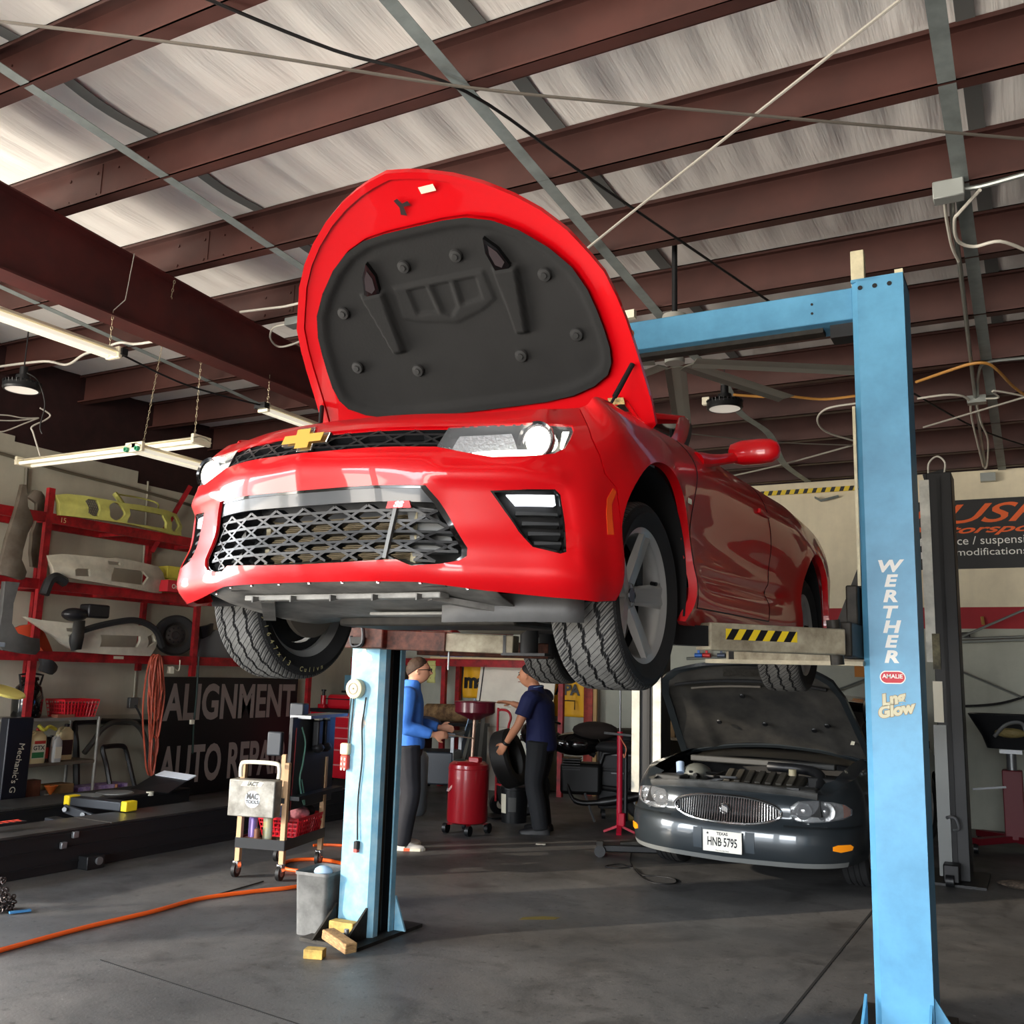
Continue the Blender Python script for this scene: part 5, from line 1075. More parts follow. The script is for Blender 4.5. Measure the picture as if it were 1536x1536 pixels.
# lower shelf bits
for nm,lab,px,d,m in (('tool_case','brown tool case low on the utility shelf',52,(.12,.18,.26),mat('case_brown',(112,66,44),.6,noise=.3)),('tin_can','dull steel can low on the utility shelf beside the brown case',72,(.11,.11,.15),M_STEEL),('cardboard_box','brown open cardboard box in the middle of the lowest shelf',93,(.2,.26,.2),mat('cardboard',(140,108,68),.8,noise=.2)),('paint_can','grey paint can in front of the open cardboard box',86,(.13,.13,.12),mat('can_grey',(120,116,106),.5,.3))):
    p = onshelf(px,.16,-8.82 if nm != 'paint_can' else -8.75)
    if 'can' in nm.split('_'): solo(nm,MB().cyl(p,p+V((0,0,d[2])),d[1]/2,n=20),m,lab,'can',bevel=.004)
    else: solo(nm,MB().box(p+V((0,0,d[2]/2)),d),m,lab,'box',bevel=.008)
solo('orange_funnel',MB().lathe([(.012,0),(.014,.05),(.06,.12),(.065,.13)],onX(76,1186,-8.7)+V((0,0,-.08)),(0,0,1),n=20),mat('funnel_orange',(214,110,44),.4),'small orange funnel at the foot of the utility shelf','funnel',solid=.003)
q = onX(145,1180,-8.9); label_box('purple_carton','purple and white carton on the floor beside the utility shelf',(q.x,q.y,.0),(.22,.62,.30),0,mat('carton_purple',(96,60,140),.5,noise=.5,nscale=12,c2=(190,170,200)),[('WIPES',.07,.2)],M_WHITE)
solo('spray_can',MB().lathe([(0,0),(.033,0),(.033,.17),(.02,.19),(.016,.20),(.016,.23),(0,.23)],onX(173,1195,-8.75)+V((0,0,-.10)),(0,0,1),n=18),mat('amber_can',(150,92,48),.4),'amber bottle beside the purple carton','bottle')
# black tube frames leaning at the wall
M_TUBEF = mat('black_tube',(22,22,23),.4)
wire('roll_bar',[onX(115,1190,-9.1),onX(114,1120,-9.15),onX(112,1095,-9.2),onX(120,1083,-9.2),onX(190,1083,-9.2),onX(240,1084,-9.2)],.035,M_TUBEF,'long black tube frame fixed level along the side wall','tube frame')
wire('roll_bar',[onX(126,1130,-9.1),onX(140,1112,-9.1),onX(152,1095,-9.1),onX(170,1084,-9.1),onX(195,1082,-9.1),(onX(210,1092,-9.1)),onX(219,1112,-9.1),onX(226,1150,-9.1)],.03,mat('tube_grey',(70,70,66),.4),'rounded grey tube hoop leaning below the level black tube','tube frame')
wire('roll_bar',[onX(168,1195,-8.8),onX(160,1150,-8.9),onX(154,1124,-8.95),onX(160,1120,-8.95),onX(183,1119,-8.95),onX(189,1126,-8.95),onX(195,1150,-8.9),onX(202,1180,-8.8)],.026,M_TUBEF,'small upright black tube hoop standing behind the alignment rack','tube frame')
# dark banner stand and grey-blue post at the near end
q = onX(20,1140,-8.5); t = thing('banner_roll','tall black printed roll case with white script beside the red upright','roll case',(q.x,q.y,0))
MB().bx(-.06,.06,-.13,.13,0,1.05).build('case',mat('case_navy',(16,18,26),.35),t,bevel=.01)
text_mb("Mechanic's G",.085,V((.062,0,.59)),(0,-.12,-1),(0,1,-.12),.001).build('print',M_WHITE,t,smooth=0)
pz = thing('grey_post','pale blue-grey round post at the near end of the rack','post',(-7.95,5.19,0)); MB().bx(-.075,.075,-.06,.06,0,1.72).bx(-.12,.12,-.10,.10,1.69,1.73).build('column',mat('post_bluegrey',(140,156,170),.5,.2),pz,smooth=0,bevel=.01)
solo('yellow_disc',MB().lathe([(0,-.01),(.16,-.01),(.17,0),(.16,.01),(0,.01)],onX(8,1037,-7.8),(.35,.1,1),n=28),mat('disc_yellow',(214,200,110),.5),'yellow disc on the blue-grey post','disc')
# alignment sign
sx_ = -9.2; sg = thing('shop_sign','big black board reading ALIGNMENT AUTO REPAIR leaning on the side wall','sign',(sx_,9.48,0)); L = -V(sg.location)
MB().bx(sx_-.03,sx_,8.26,10.69,.03,1.435).build('board',mat('sign_black',(20,21,23),.4),sg,loc=L,smooth=0)
MB().bx(sx_,sx_+.006,8.245,8.27,.03,1.435).build('edge_strip',M_STEEL,sg,loc=L,smooth=0)
M_SIGNL = mat('sign_grey_letters',(150,138,132),.5)
def fit_text(txt, ya, yb, za, zb, X, bold, m, par, nm, L_):
    mb = text_mb(txt,1,(0,0,0),(0,1,0),(0,0,1),0,bold=bold); A = np.array(mb.v); lo,hi = A.min(0),A.max(0)
    A[:,1] = ya+(A[:,1]-lo[1])/(hi[1]-lo[1])*(yb-ya); A[:,2] = za+(A[:,2]-lo[2])/(hi[2]-lo[2])*(zb-za); A[:,0] = X
    mb.v = [tuple(p) for p in A]; return mb.build(nm,m,par,loc=L_,smooth=0)
fit_text('ALIGNMENT',8.31,10.64,.91,1.36,sx_+.003,.03,M_SIGNL,sg,'lettering',L)
fit_text('AUTO REPAIR',8.31,10.55,.16,.62,sx_+.003,.03,M_SIGNL,sg,'lettering',L)
# ================================================================ alignment rack (two black runways) on the floor
M_RUN = mat('runway_black',(22,22,24),.5); M_RUNT = mat('runway_top',(66,64,62),.38,.2,noise=.4,nscale=5,c2=(38,38,38))
ar_ = thing('alignment_rack','low black two-runway alignment rack lying along the side wall','alignment rack',(-7.5,5.9,0)); L = -V(ar_.location)
def run(x0,x1,y0,y1):
    r = MB().bx(x0,x1,y0,y1,0,.30).build('runway',M_RUN,ar_,loc=L,bevel=.006)
    MB().bx(x0-.005,x1+.005,y0,5.55,.30,.315).bx(x0-.005,x1+.005,5.56,y1,.30,.315).build('deck',M_RUNT,r,smooth=0)
    for z in (.06,.17,.275): MB().bx(x1,x1+.012,y0,y1,z,z+.012).build('flange',M_RUN,r,smooth=0)
    return r
r1 = run(-7.08,-6.63,3.6,8.6); r2 = run(-8.42,-7.86,3.6,7.55)
for px,py in ((113,1252),(95,1268)): MB().box(onX(px,py,-6.61),(.03,.05,.05)).build('latch',M_STEEL,r1,bevel=.006)
MB().bx(-6.63,-6.52,5.28,5.44,0,.10).build('foot_bracket',M_BLACK,r1,bevel=.006); MB().cyl((-6.53,5.38,.06),(-6.50,5.38,.06),.03,n=12).build('roller',M_STEEL,r1)
jk = MB().bar(V((-7.62,5.98,.36)),V((-7.02,6.02,.36)),.12,.075).build('rolling_jack',mat('jack_dark',(48,50,54),.4,.2),ar_,loc=L,bevel=.008)
for a in (V((-7.66,5.975,.365)),V((-6.98,6.025,.365))): MB().box(a,(.07,.12,.085)).build('yellow_end',mat('jack_yellow',(236,206,30),.45),jk,bevel=.008)
MB().bar(V((-7.6,5.86,.31)),V((-7.2,5.9,.24)),.03,.07).build('jack_link',mat('jack_dark',(48,50,54)),jk,bevel=.004); MB().bar(V((-7.62,5.74,.22)),V((-7.1,5.8,.18)),.12,.06).build('jack_base',mat('jack_dark',(48,50,54)),jk,bevel=.004)
for a in ((-7.55,5.83,.31),(-7.35,5.86,.28)): MB().cyl(V(a),V(a)+V((.015,-.02,0)),.02,n=10).build('pivot_bolt',M_STEEL,jk)
for x,y in ((-8.1,6.45),(-8.1,6.8)):
    MB().lathe([(0,.325),(.17,.325),(.18,.315)],(x,y,0),n=30).build('turn_plate',mat('plate_grey',(150,152,150),.35,.4),r2,loc=L*0)
st_ = thing('wheel_stop','tilted black wheel stop with a white pad at the end of the far runway','wheel stop',(-7.98,7.2,.31))
MB().add([V(p) for p in ((-.38,-.12,.0),(.42,-.12,.02),(.45,.18,.20),(-.30,.2,.22))],[(0,1,2,3)]).build('ramp',M_BLACK,st_,solid=.02,smooth=0)
MB().add([V(p) for p in ((-.25,.17,.22),(.45,.15,.20),(.48,.26,.26),(-.20,.28,.28))],[(0,1,2,3)]).build('white_pad',mat('pad_white',(222,226,232),.6),st_,solid=.02,smooth=0)
MB().cyl((.15,-.2,.02),(.15,-.2,-.04),.05,n=18).build('white_knob',M_WHITE,st_)
st_.scale = (.7,.8,.62)
solo('shop_cloth',MB().ell((-8.1,7.42,.35),(.16,.12,.05),16,8),mat('cloth_white',(226,226,222),.8,bump=.6,bscale=30),'crumpled white cloth on the end of the far runway','cloth')
t = thing('red_tag_strip','red lettered strip lying across the near end of the runways','strip',onZ(8,1236,.36)); MB().box((0,0,0),(.08,.3,.02)).build('strip',M_BLACK,t)
text_mb('MTIT',.12,V((0,0,.012)),(0,1,0),(-1,0,0),.002,bold=.05).build('red_letters',mat('tag_red',(220,70,50),.5),t,smooth=0)
# chain pile and blue strip at the left edge
cp0 = onZ(2,1368); t = thing('chain_pile','pile of dark greasy chain on the floor at the edge of the bay','chain',(cp0.x-.03,cp0.y,0)); random.seed(5); ch = MB()
for k in range(90):
    a = random.uniform(0,2*PI); rr = random.uniform(0,.09); h = random.uniform(.01,.22*(1-rr/.12)); c = V((rr*math.cos(a),rr*math.sin(a),h)); u = V((random.uniform(-1,1),random.uniform(-1,1),random.uniform(-1,1))).normalized(); w = u.orthogonal().normalized()
    ch.tube([c+u*.02*math.cos(q)+w*.012*math.sin(q) for q in np.linspace(0,2*PI,9)[:-1]],.005,5,closed=True)
ch.build('links',mat('chain_dark',(62,54,52),.4,.6),t)
solo('plastic_strip',MB().bar(onZ(14,1369,.012),onZ(46,1365,.012),.03,.012),mat('strip_blue',(60,120,170),.5),'short blue plastic strip on the floor beside the chain','strip')
# orange air hose on the floor
hs = thing('air_hose','orange air hose snaking over the floor past the grey bin','hose',onZ(300,1348,.015)); L = -V(hs.location)
HZ = .014; P = [onZ(x,y,HZ) for x,y in ((-30,1434),(60,1409),(140,1388),(230,1367),(300,1348),(380,1337),(430,1332),(456,1326),(475,1312),(452,1307),(428,1303),(424,1296),(440,1290),(475,1289),(505,1293),(525,1300))]
MB().tube(smooth_path(P,8),.014,8).build('hose',M_ORANGE,hs,loc=L)
wire('floor_hose',[onZ(x,y,.012) for x,y in ((470,1268),(485,1267),(512,1268),(560,1270))],.012,M_ORANGE,'orange hose lying behind the left lift post','hose')
wire('floor_cable',[onZ(x,y,.006) for x,y in ((395,1322),(350,1335),(290,1352),(240,1366))],.005,M_WIREB,'thin black cable beside the orange hose','cable')
# grey bin, wood blocks
b = thing('waste_bin','grey plastic waste bin against the left lift post','bin',(-3.945,4.93,0),.12)
q = MB(); hw,hd,h = .115,.14,.36; t_ = .84; z_ = 0
P = []
for z,k in ((0,t_),(h,1),(h+.006,1.05),(h-.012,1.05),(h-.012,.97),(.01,t_*.95)):
    ring_ = []
    for cx,cy,a0 in ((1,1,0),(-1,1,90),(-1,-1,180),(1,-1,270)):
        for a in (0,30,60,90): ring_.append(V(((hw-.03)*cx*k+.03*math.cos(R(a0+a)),(hd-.03)*cy*k+.03*math.sin(R(a0+a)),z)))
    P.append(ring_+[ring_[0]])
q.grid(P); q.add(P[0][:-1],[tuple(range(16))]); q.add([p+V((0,0,.0)) for p in P[-1][:-1]],[tuple(range(16))]); q.build('tub',mat('bin_grey',(112,112,110),.55,noise=.25,nscale=9),b)
MB().ell((.03,-.05,.36),(.06,.05,.035),12,6).build('bin_waste',mat('waste_blue',(150,176,200),.8),b)
MW = mat('split_wood',(176,140,92),.8,noise=.45,nscale=25,c2=(110,80,52),stretch=(1,1,4)); MW2 = mat('yellow_wood',(196,162,84),.75,noise=.3,nscale=14)
t = thing('wood_block','yellowish wood block on the floor in front of the lift foot','wood block',onZ(463,1440)+V((0,.05,.0)),.35); MB().bx(-.055,.055,-.035,.035,0,.05).build('block',MW2,t,bevel=.004,smooth=0)
t = thing('wood_block','long split rough wood wedge leaning on the lift foot','wood block',onZ(494,1432)+V((0,.08,.0)),-.35); MB().bx(-.13,.13,-.04,.04,.0,.055).build('block',MW,t,bevel=.008,smooth=0)
t.rotation_euler = (0,.12,-.35); t.location.z = .03
t = thing('wood_block','pale wood block wedged between the gussets of the left lift post','wood block',(-3.69,4.83,.055),.05); MB().bx(-.085,.085,-.035,.035,0,.06).build('block',MW2,t,bevel=.006,smooth=0)
# ---------------------------------------------------------------- tool cart
CT = V((-5.37,6.16,0)); rz = R(14); cart = thing('tool_cart','black rolling tool cart with a side box, beside the alignment rack','tool cart',CT,rz)
W2,D2 = .185,.33
M_CW = mat('cart_leg_tan',(186,150,112),.6); M_CB = mat('cart_black',(24,25,27),.4); M_BOX = mat('cart_box_grey',(160,158,150),.4,.2,noise=.35,nscale=8,c2=(110,106,98))
for x in (-W2,W2):
    for y in (-D2,D2): 
        lg = MB().bx(x-.02,x+.02,y-.02,y+.02,.10,.86).build('leg',M_CW,cart,bevel=.003)
        MB().cyl((x-.014,y-.02,.055),(x+.014,y-.02,.055),.055,n=24).build('caster_wheel',mat('caster_black',(20,20,20),.5),lg)
        MB().cyl((x-.016,y-.02,.055),(x+.016,y-.02,.055),.028,n=16).build('caster_hub',M_STEEL,lg)
        MB().bx(x-.022,x+.022,y-.04,y+.02,.06,.12).build('caster_fork',M_CHROME,lg,bevel=.006)
MB().bx(-W2-.02,W2+.02,-D2-.02,D2+.02,.215,.225).build('tray_floor',M_CB,cart,smooth=0)
for a in ((-W2-.022,W2+.022,-D2-.025,-D2-.018),(-W2-.022,W2+.022,D2+.018,D2+.025)): MB().bx(*a,.215,.29).build('tray_rim',M_CB,cart,smooth=0)
for a in ((-W2-.025,-W2-.018),(W2+.018,W2+.025)): MB().bx(*a,-D2-.02,D2+.02,.215,.29).build('tray_rim',M_CB,cart,smooth=0)
bx0 = MB().bx(-W2-.035,W2-.02,-D2-.15,-D2-.03,.465,.735).build('side_box',M_BOX,cart,bevel=.008)
text_mb('MAC',.06,V((-.015,-D2-.153,.615)),(1,0,0),(0,0,1),.001,bold=.04,sx=.75).build('box_print',mat('print_dark',(70,70,68),.5),bx0,smooth=0)
MB().lathe([(0,0),(.062,0)],V((-.015,-D2-.1515,.595)),(0,-1,0),n=32).build('round_sticker',mat('sticker_pale',(206,214,222),.5),bx0)
text_mb('TOOLS',.034,V((-.015,-D2-.1545,.575)),(1,0,0),(0,0,1),.001,bold=.04).build('box_print',mat('print_dark',(70,70,68)),bx0,smooth=0)
MB().prism([(-.09,0),(.08,0),(.10,.032),(-.07,.032)],V((-.03,-D2-.151,.69)),(1,0,0),(0,0,1),.001).build('sticker_strip',M_WHITE,bx0,smooth=0)
text_mb('/ACT',.04,V((-.02,-D2-.153,.706)),(1,0,0),(0,0,1),.001,bold=.05,shear=.2).build('box_print',mat('print_dark',(70,70,68)),bx0,smooth=0)
MB().tube(smooth_path([V((-W2+.03,-D2-.10,0.750)),V((-W2+.03,-D2-.10,0.830)),V((-W2+.07,-D2-.10,0.860)),V((W2-.06,-D2-.10,0.860)),V((W2-.02,-D2-.10,0.830)),V((W2-.02,-D2-.10,0.750))],5),.016,10).build('handle',mat('handle_ivory',(226,220,198),.35),cart)
MB().bx(-W2,W2,-D2-.03,D2+.02,.56,.60).build('top_tray',M_CB,cart,smooth=0)
pn = MB().bx(W2-.02,W2+.01,-D2+.02,D2+.14,.50,1.20).build('tool_panel',M_CB,cart,bevel=.004)
MB().bx(W2+.01,W2+.10,-D2+.02,D2+.16,.58,.61).build('panel_shelf',M_CB,pn,smooth=0)
MB().bx(W2-.06,W2+.12,-D2+.10,D2+.14,1.19,1.215).build('panel_top',M_STEEL,pn,smooth=0)
for y in (.05,.19): 
    MB().box((W2+.05,y,1.19),(.05,.07,.04)).build('hook_block',M_WHITE,pn,bevel=.006); MB().box((W2+.05,y,1.06),(.06,.08,.22)).build('holster',M_BLACK,pn,bevel=.012); MB().ell((W2+.06,y,.95),(.05,.06,.04),12,6).build('tool_grip',M_BLACK,pn)
MB().box((W2-.05,-.10,1.25),(.12,.10,.11)).build('charger',mat('charger_dark',(44,48,54),.4),pn,bevel=.01); MB().box((W2-.12,-D2-.0,1.0),(.12,.05,.18)).build('side_bin',mat('charger_dark',(44,48,54)),pn,bevel=.01)
MB().tube(smooth_path([V((W2+.012,-.16,1.12)),V((W2+.02,-.10,1.0)),V((W2+.02,-.12,.85)),V((W2+.02,-.16,.72)),V((W2+.02,-.10,.58)),V((W2+.02,-.05,.52)),V((W2+.02,-.08,.62)),V((W2+.02,-.13,.72))],6),.007,6).build('green_cord',mat('cord_green',(96,140,124),.5),pn)
MB().tube(smooth_path([V((W2+.012,-.25,1.12)),V((W2+.015,-.26,.9)),V((W2+.015,-.28,.5))],6),.004,6).build('red_cord',mat('cord_red',(120,40,40),.5),pn)
MB().box((W2-.05,-.22,.47),(.05,.06,.14)).build('hanging_tool',M_STEEL,pn,bevel=.006)
def cart_at(x,y,z): return CT+V((x*math.cos(rz)-y*math.sin(rz),x*math.sin(rz)+y*math.cos(rz),z))
def can(label, c, r, h, m, cap, cat='spray can', name='spray_can'):
    t = thing(name,label,cat,c); MB().lathe([(0,0),(r,0),(r,h*.78),(r*.7,h*.86),(r*.3,h*.88)],(0,0,0),n=20).build('body',m,t); MB().cyl((0,0,h*.86),(0,0,h),r*.3,n=10).build('nozzle',cap,t); return t
can('purple spray can on the lower tray of the tool cart',cart_at(-.12,-.25,.226),.034,.25,mat('can_purple',(140,116,176),.35,.3),M_STEEL)
can('pale blue and yellow spray can on the lower tray of the tool cart',cart_at(-.02,-.20,.226),.038,.26,mat('can_paleblue',(176,196,196),.35,noise=.4,nscale=9,c2=(206,190,120)),M_STEEL)
solo('carton_brown',MB().box(cart_at(-.10,-.29,.255),(.13,.06,.06),Matrix.Rotation(rz,3,'Z')),mat('carton_brown',(150,112,88),.7),'small brown carton at the front of the cart tray','box',bevel=.003)
can('small brown bottle on the carton at the front of the cart tray',cart_at(-.06,-.29,.286),.022,.08,mat('bottle_brown',(110,70,50),.4),M_BLACK,'bottle','small_bottle')
solo('tape_roll',MB().lathe([(.045,0),(.075,0),(.075,.035),(.045,.035)],cart_at(.08,-.25,.226),(0,0,1),n=28,close=True),mat('tape_grey',(120,100,92),.4),'grey tape roll lying on the cart tray','tape')
solo('green_cap',MB().cyl(cart_at(.13,-.28,.226),cart_at(.13,-.28,.28),.024,n=16),mat('cap_green',(40,110,90),.4),'small green cap next to the tape roll','cap')
t = basket('plastic_basket','red plastic basket on the lower tray of the tool cart',cart_at(.03,.10,.27),(.34,.46,.14),rz,M_RB); MB().bx(-.14,.14,-.19,.19,.012,.11).build('liner',mat('red_liner',(170,20,34)),t)
for k,(x,y,c,lab) in enumerate(((.08,.20,(26,24,26),'black'),(-.02,.02,(60,70,110),'dark blue patterned'),(.10,.06,(206,130,140),'pink'))):
    t = solo('shop_rag',MB().ell(cart_at(x,y,.435),(.10,.09,.055),14,8),mat('rag_%d'%k,c,.9,bump=.8,bscale=22,noise=.3,nscale=20),'%s rag bundled on the red basket of the tool cart'%lab,'rag')
# ================================================================ dark grey sedan with its bonnet up
bq = R(-3.5); BO = V((-2.11,8.46,0)); sed = thing('sedan','dark grey sedan with its bonnet open, parked on the floor behind the red car','car',BO,bq)
def bv(f,l,u): return V((l,-f,u))
BP = np.array([(1.00,0),(.985,.30),(.945,.55),(.865,.735),(.72,.865),(.52,.92),(.3,.935),(0,.935),(-1,.935),(-2.75,.93),(-3.5,.89),(-3.9,.72)])
BU = np.concatenate([[0],np.cumsum(np.linalg.norm(np.diff(BP,axis=0),axis=1))])
BZ_ = np.array([.20,.26,.32,.44,.50,.53,.56,.62,.70,.76,.82,.90,.96])
DF = np.array([.06,.02,.0,-.005,.01,.03,.055,.055,.075,.12,.20,.32,.45]); DS = np.array([.06,.03,.015,0,-.005,-.005,0,.005,.015,.03,.06,.11,.2])
def SB(u, z, off=0):
    u = np.asarray(u,float); z = np.asarray(z,float); au = np.abs(u); p = hermite(BU,BP,au)
    t = hermite(BU,BP,au+.01)-hermite(BU,BP,np.maximum(au-.01,0)); t /= np.linalg.norm(t,axis=1)[:,None]
    k = np.clip((au-.75)/.55,0,1); k = k*k*(3-2*k)
    d = hermite(BZ_,DF,z)*(1-k)+hermite(BZ_,DS,z)*k+off
    x = p[:,0]-t[:,1]*d; y = p[:,1]+t[:,0]*d
    y = y+.012*np.exp(-((np.hypot(x,z-.33)-.37)/.05)**2)*k
    return C3(np.stack([x,np.where(u < 0,-y,y),z],1))
def sb(u, z, off=0): return V(SB(np.array([u]),np.array([z]),off)[0])
M_SED = mat('dark_grey_metallic',(48,54,58),.28,.35,coat=.8)
bzb = lambda u: float(np.interp(abs(u),[0,.6,.95,1.2,6],[.225,.235,.25,.26,.22])); bzt = lambda u: float(np.interp(abs(u),[0,.4,.75,.95,1.15,1.6,2.2,6],[.765,.76,.745,.775,.84,.90,.945,.95]))
ux = lambda x: float(np.interp(-x,-BP[5:,0],BU[5:]))
out = [(u,bzb(u)) for u in np.linspace(-ux(.42),ux(.42),30)]
def archb(xc,s): return [(s*ux(xc+.37*math.cos(a)),.33+.37*math.sin(a)) for a in np.linspace(-.15,PI+.15,22)]
rgt = archb(0,1)+[(ux(-.6),.24),(ux(-2.2),.24)]+archb(-2.85,1)+[(ux(-3.4),.26),(BU[-1]-.02,.30)]
top_ = [(u,bzt(u)) for u in np.linspace(BU[-1]-.02,-BU[-1]+.02,70)]
lft = [(-a,b) for a,b in reversed(rgt)]
gr = [(.295*math.cos(a)*1.0,.612+.088*math.sin(a)*(1 if math.sin(a) > 0 else 1.05)) for a in np.linspace(0,2*PI,40,endpoint=False)]
gr = [(.43*math.copysign(abs(math.cos(a))**.85,math.cos(a)),.608+.098*math.copysign(abs(math.sin(a))**.95,math.sin(a))) for a in np.linspace(0,2*PI,48,endpoint=False)]
hlb = [(.50,.665),(.50,.60),(.54,.565),(.64,.555),(.80,.565),(.95,.585),(1.04,.61),(1.05,.65),(.98,.685),(.86,.705),(.70,.715),(.56,.705)]
hole = lambda P,s: [(s*a,b) for a,b in (P if s > 0 else P[::-1])]
def bp_(name, mb, m, **k): return mb.build(name, m, sed, **k)
bp_('body', patch(out+rgt+top_+lft,[gr,hole(hlb,1),hole(hlb,-1)],SB,(.035,.025),flange=.03,hflange=.03), M_SED, smooth=50)
g = bp_('grille', patch(gr,[],lambda u,z,o: SB(u,z,o+.035),(.04,.02)), M_BLACK)
q = MB()
for k in range(-20,21):
    u = k*.0205; h = .092*math.sqrt(max(0,1-(u/.43)**2))
    if h > .01: q.bar(sb(u,.608-h,.012),sb(u,.608+h,.012),.0062,.016,(0,1,0))
q.build('grille_bars',M_CHROME,g,smooth=0)
ringp = [sb(a,b,-.004) for a,b in gr]; MB().tube(ringp,.012,8,closed=True).build('grille_ring',M_CHROME,g)
c = sb(0,.61,-.008); em = MB().lathe([(.030,0),(.036,-.008),(.042,0)],c,(0,1,0),n=28).build('emblem_ring',M_CHROME,g); MB().lathe([(0,0),(.034,0)],c+V((0,.004,0)),(0,-1,0),n=24).build('emblem_disc',mat('emblem_dark',(60,62,66),.3,.5),em)
for k in (-1,0,1): MB().prism([(-.006,-.018),(.006,-.022),(.010,.0),(.004,.02),(-.008,.018)],c+V((k*.014,-.003,k*-.005)),(1,0,0),(0,0,1),.003).build('shield',M_CHROME,em,smooth=0)
for s in (1,-1):
    h = bp_('headlight', patch(hole(hlb,s),[],lambda u,z,o: SB(u,z,o+.06),(.04,.02),flange=-.05), mat('lamp_bowl',(176,178,178),.22,.7,bump=.9,bscale=26))
    for u_,r_ in ((.60,.062),(.79,.068)):
        c = sb(s*u_,.635,.02); d = (sb(s*u_,.635,.0)-sb(s*u_,.635,.05)).normalized(); d = (d+V((0,-1,0))).normalized()
        MB().lathe([(.012,-.05),(.03,-.04),(r_*.8,-.015),(r_,.008)],c,d,n=26).build('reflector',mat('lamp_chrome',(225,225,225),.12,1,bump=.5,bscale=40),h); MB().lathe([(0,.0),(.016,-.006),(.02,-.03)],c,d,n=16).build('bulb_cap',M_CHROME,h)
    patch(hole(hlb,s),[],lambda u,z,o: SB(u,z,o+.003),(.04,.02)).build('lens',M_LENS,h,solid=.002)
    tl = [(.955,.590),(1.04,.612),(1.048,.65),(.985,.682),(.96,.69)]
    patch(hole(tl,s),[],lambda u,z,o: SB(u,z,o+.012),(.03,.02)).build('turn_lens',mat('turn_lens',(120,70,50),.2,coat=.4),h)
    am = [(.80,.372),(.86,.360),(.97,.372),(.985,.395),(.95,.412),(.84,.412),(.80,.40)]
    bp_('fog_marker', patch(hole(am,s),[],lambda u,z,o: SB(u,z,o-.006),(.03,.02),flange=.02), mat('amber_marker',(236,140,20),.25,coat=.5,emit=.25))
    for z0,z1 in ((.515,.53),):
        st = [(.45,z0+.0),(1.15,z0+.004),(1.15,z1+.004),(.45,z1)]
        patch(hole(st,s),[],lambda u,z,o: SB(u,z,o-.003),(.05,.01),flange=.01).build('bumper_strip',mat('strip_dark',(26,30,32),.4),sed)
lo = [(-.95,.25),(-.6,.235),(0,.225),(.6,.235),(.95,.25),(.95,.285),(.6,.272),(0,.262),(-.6,.272),(-.95,.285)]
bp_('lower_valance', patch(lo,[],lambda u,z,o: SB(u,z,o-.006),(.05,.02),flange=.02), mat('valance_grey',(110,112,110),.6))
for s in (1,-1): bp_('bumper_pad', patch(hole([(.17,.31),(.24,.31),(.24,.46),(.17,.46)],s),[],lambda u,z,o: SB(u,z,o-.004),(.04,.04),flange=.01), mat('pad_slate',(52,60,66),.5))
pl = MB().box(sb(0,.375,-.014),(.305,.008,.155)); plate = bp_('licence_plate', pl, mat('plate_white',(232,228,216),.45), bevel=.003)
pc_ = sb(0,.375,-.0185); M_PL = mat('plate_black',(22,22,24),.5)
text_mb('HNB 5795',.088,pc_+V((0,-.0,-.006)),(1,0,0),(0,0,1),.001,bold=.02,sx=.62).build('plate_number',M_PL,plate,smooth=0)
text_mb('TEXAS',.03,pc_+V((0,0,.056)),(1,0,0),(0,0,1),.001,bold=.03).build('plate_state',M_PL,plate,smooth=0)
text_mb('The Lone Star State',.013,pc_+V((0,0,-.066)),(1,0,0),(0,0,1),.001,bold=.01).build('plate_motto',M_PL,plate,smooth=0)
starp = [(math.sin(k*PI/5)*(.013 if k%2 == 0 else .0055),math.cos(k*PI/5)*(.013 if k%2 == 0 else .0055)) for k in range(10)]
MB().prism(starp,pc_+V((-.115,0,.055)),(1,0,0),(0,0,1),.001).prism([(a*.5,b*.5) for a,b in starp],pc_+V((-.006,0,-.004)),(1,0,0),(0,0,1),.001).build('plate_star',M_PL,plate,smooth=0)
# engine bay
M_BAY = mat('bay_dark',(22,22,23),.7,noise=.4,nscale=9); M_ENG = mat('engine_cover',(70,66,58),.55,noise=.25)
bay = MB(); bay.add([bv(*p) for p in ((.86,-.70,.60),(.86,.70,.60),(-.55,.80,.60),(-.55,-.80,.60),(.80,-.68,.72),(.80,.68,.72),(-.55,.86,.90),(-.55,-.86,.90))],[(0,1,2,3),(0,1,5,4),(1,2,6,5),(2,3,7,6),(3,0,4,7)]); bp_('engine_bay', bay, M_BAY, smooth=0)
for s in (-1,1): bp_('fender_top', MB().grid([[sb(s*u,bzt(u)),bv(hermite(BU,BP,np.array([u]))[0][0]-.10 if u < 1 else hermite(BU,BP,np.array([u]))[0][0],s*(.66 if u < 1 else .74),bzt(u)+.03)] for u in np.linspace(.72,2.1,16)]), M_SED, smooth=60)
rs = MB().tube(smooth_path([bv(.80,-.66,.735),bv(.86,-.4,.76),bv(.90,0,.775),bv(.86,.4,.76),bv(.80,.66,.735)],6),.045,10,flat=.5); bp_('radiator_support', rs, mat('support_grey',(84,84,82),.5,noise=.3))
for y in (-.3,0,.25,.5): bp_('latch_clip', MB().box(bv(.86,y,.79),(.09,.03,.015)), M_BLACK)
ec = MB(); ec.add([bv(x,y,z) for x,y,z in ((.62,-.18,.72),(.62,.42,.70),(.30,.46,.84),(.30,-.20,.86),(.62,-.18,.66),(.62,.42,.64),(.25,.46,.64),(.25,-.20,.64))],[(0,1,2,3),(0,4,5,1),(1,5,6,2),(3,2,6,7),(0,3,7,4)]); e_ = bp_('engine_cover', ec, M_ENG, bevel=.02)
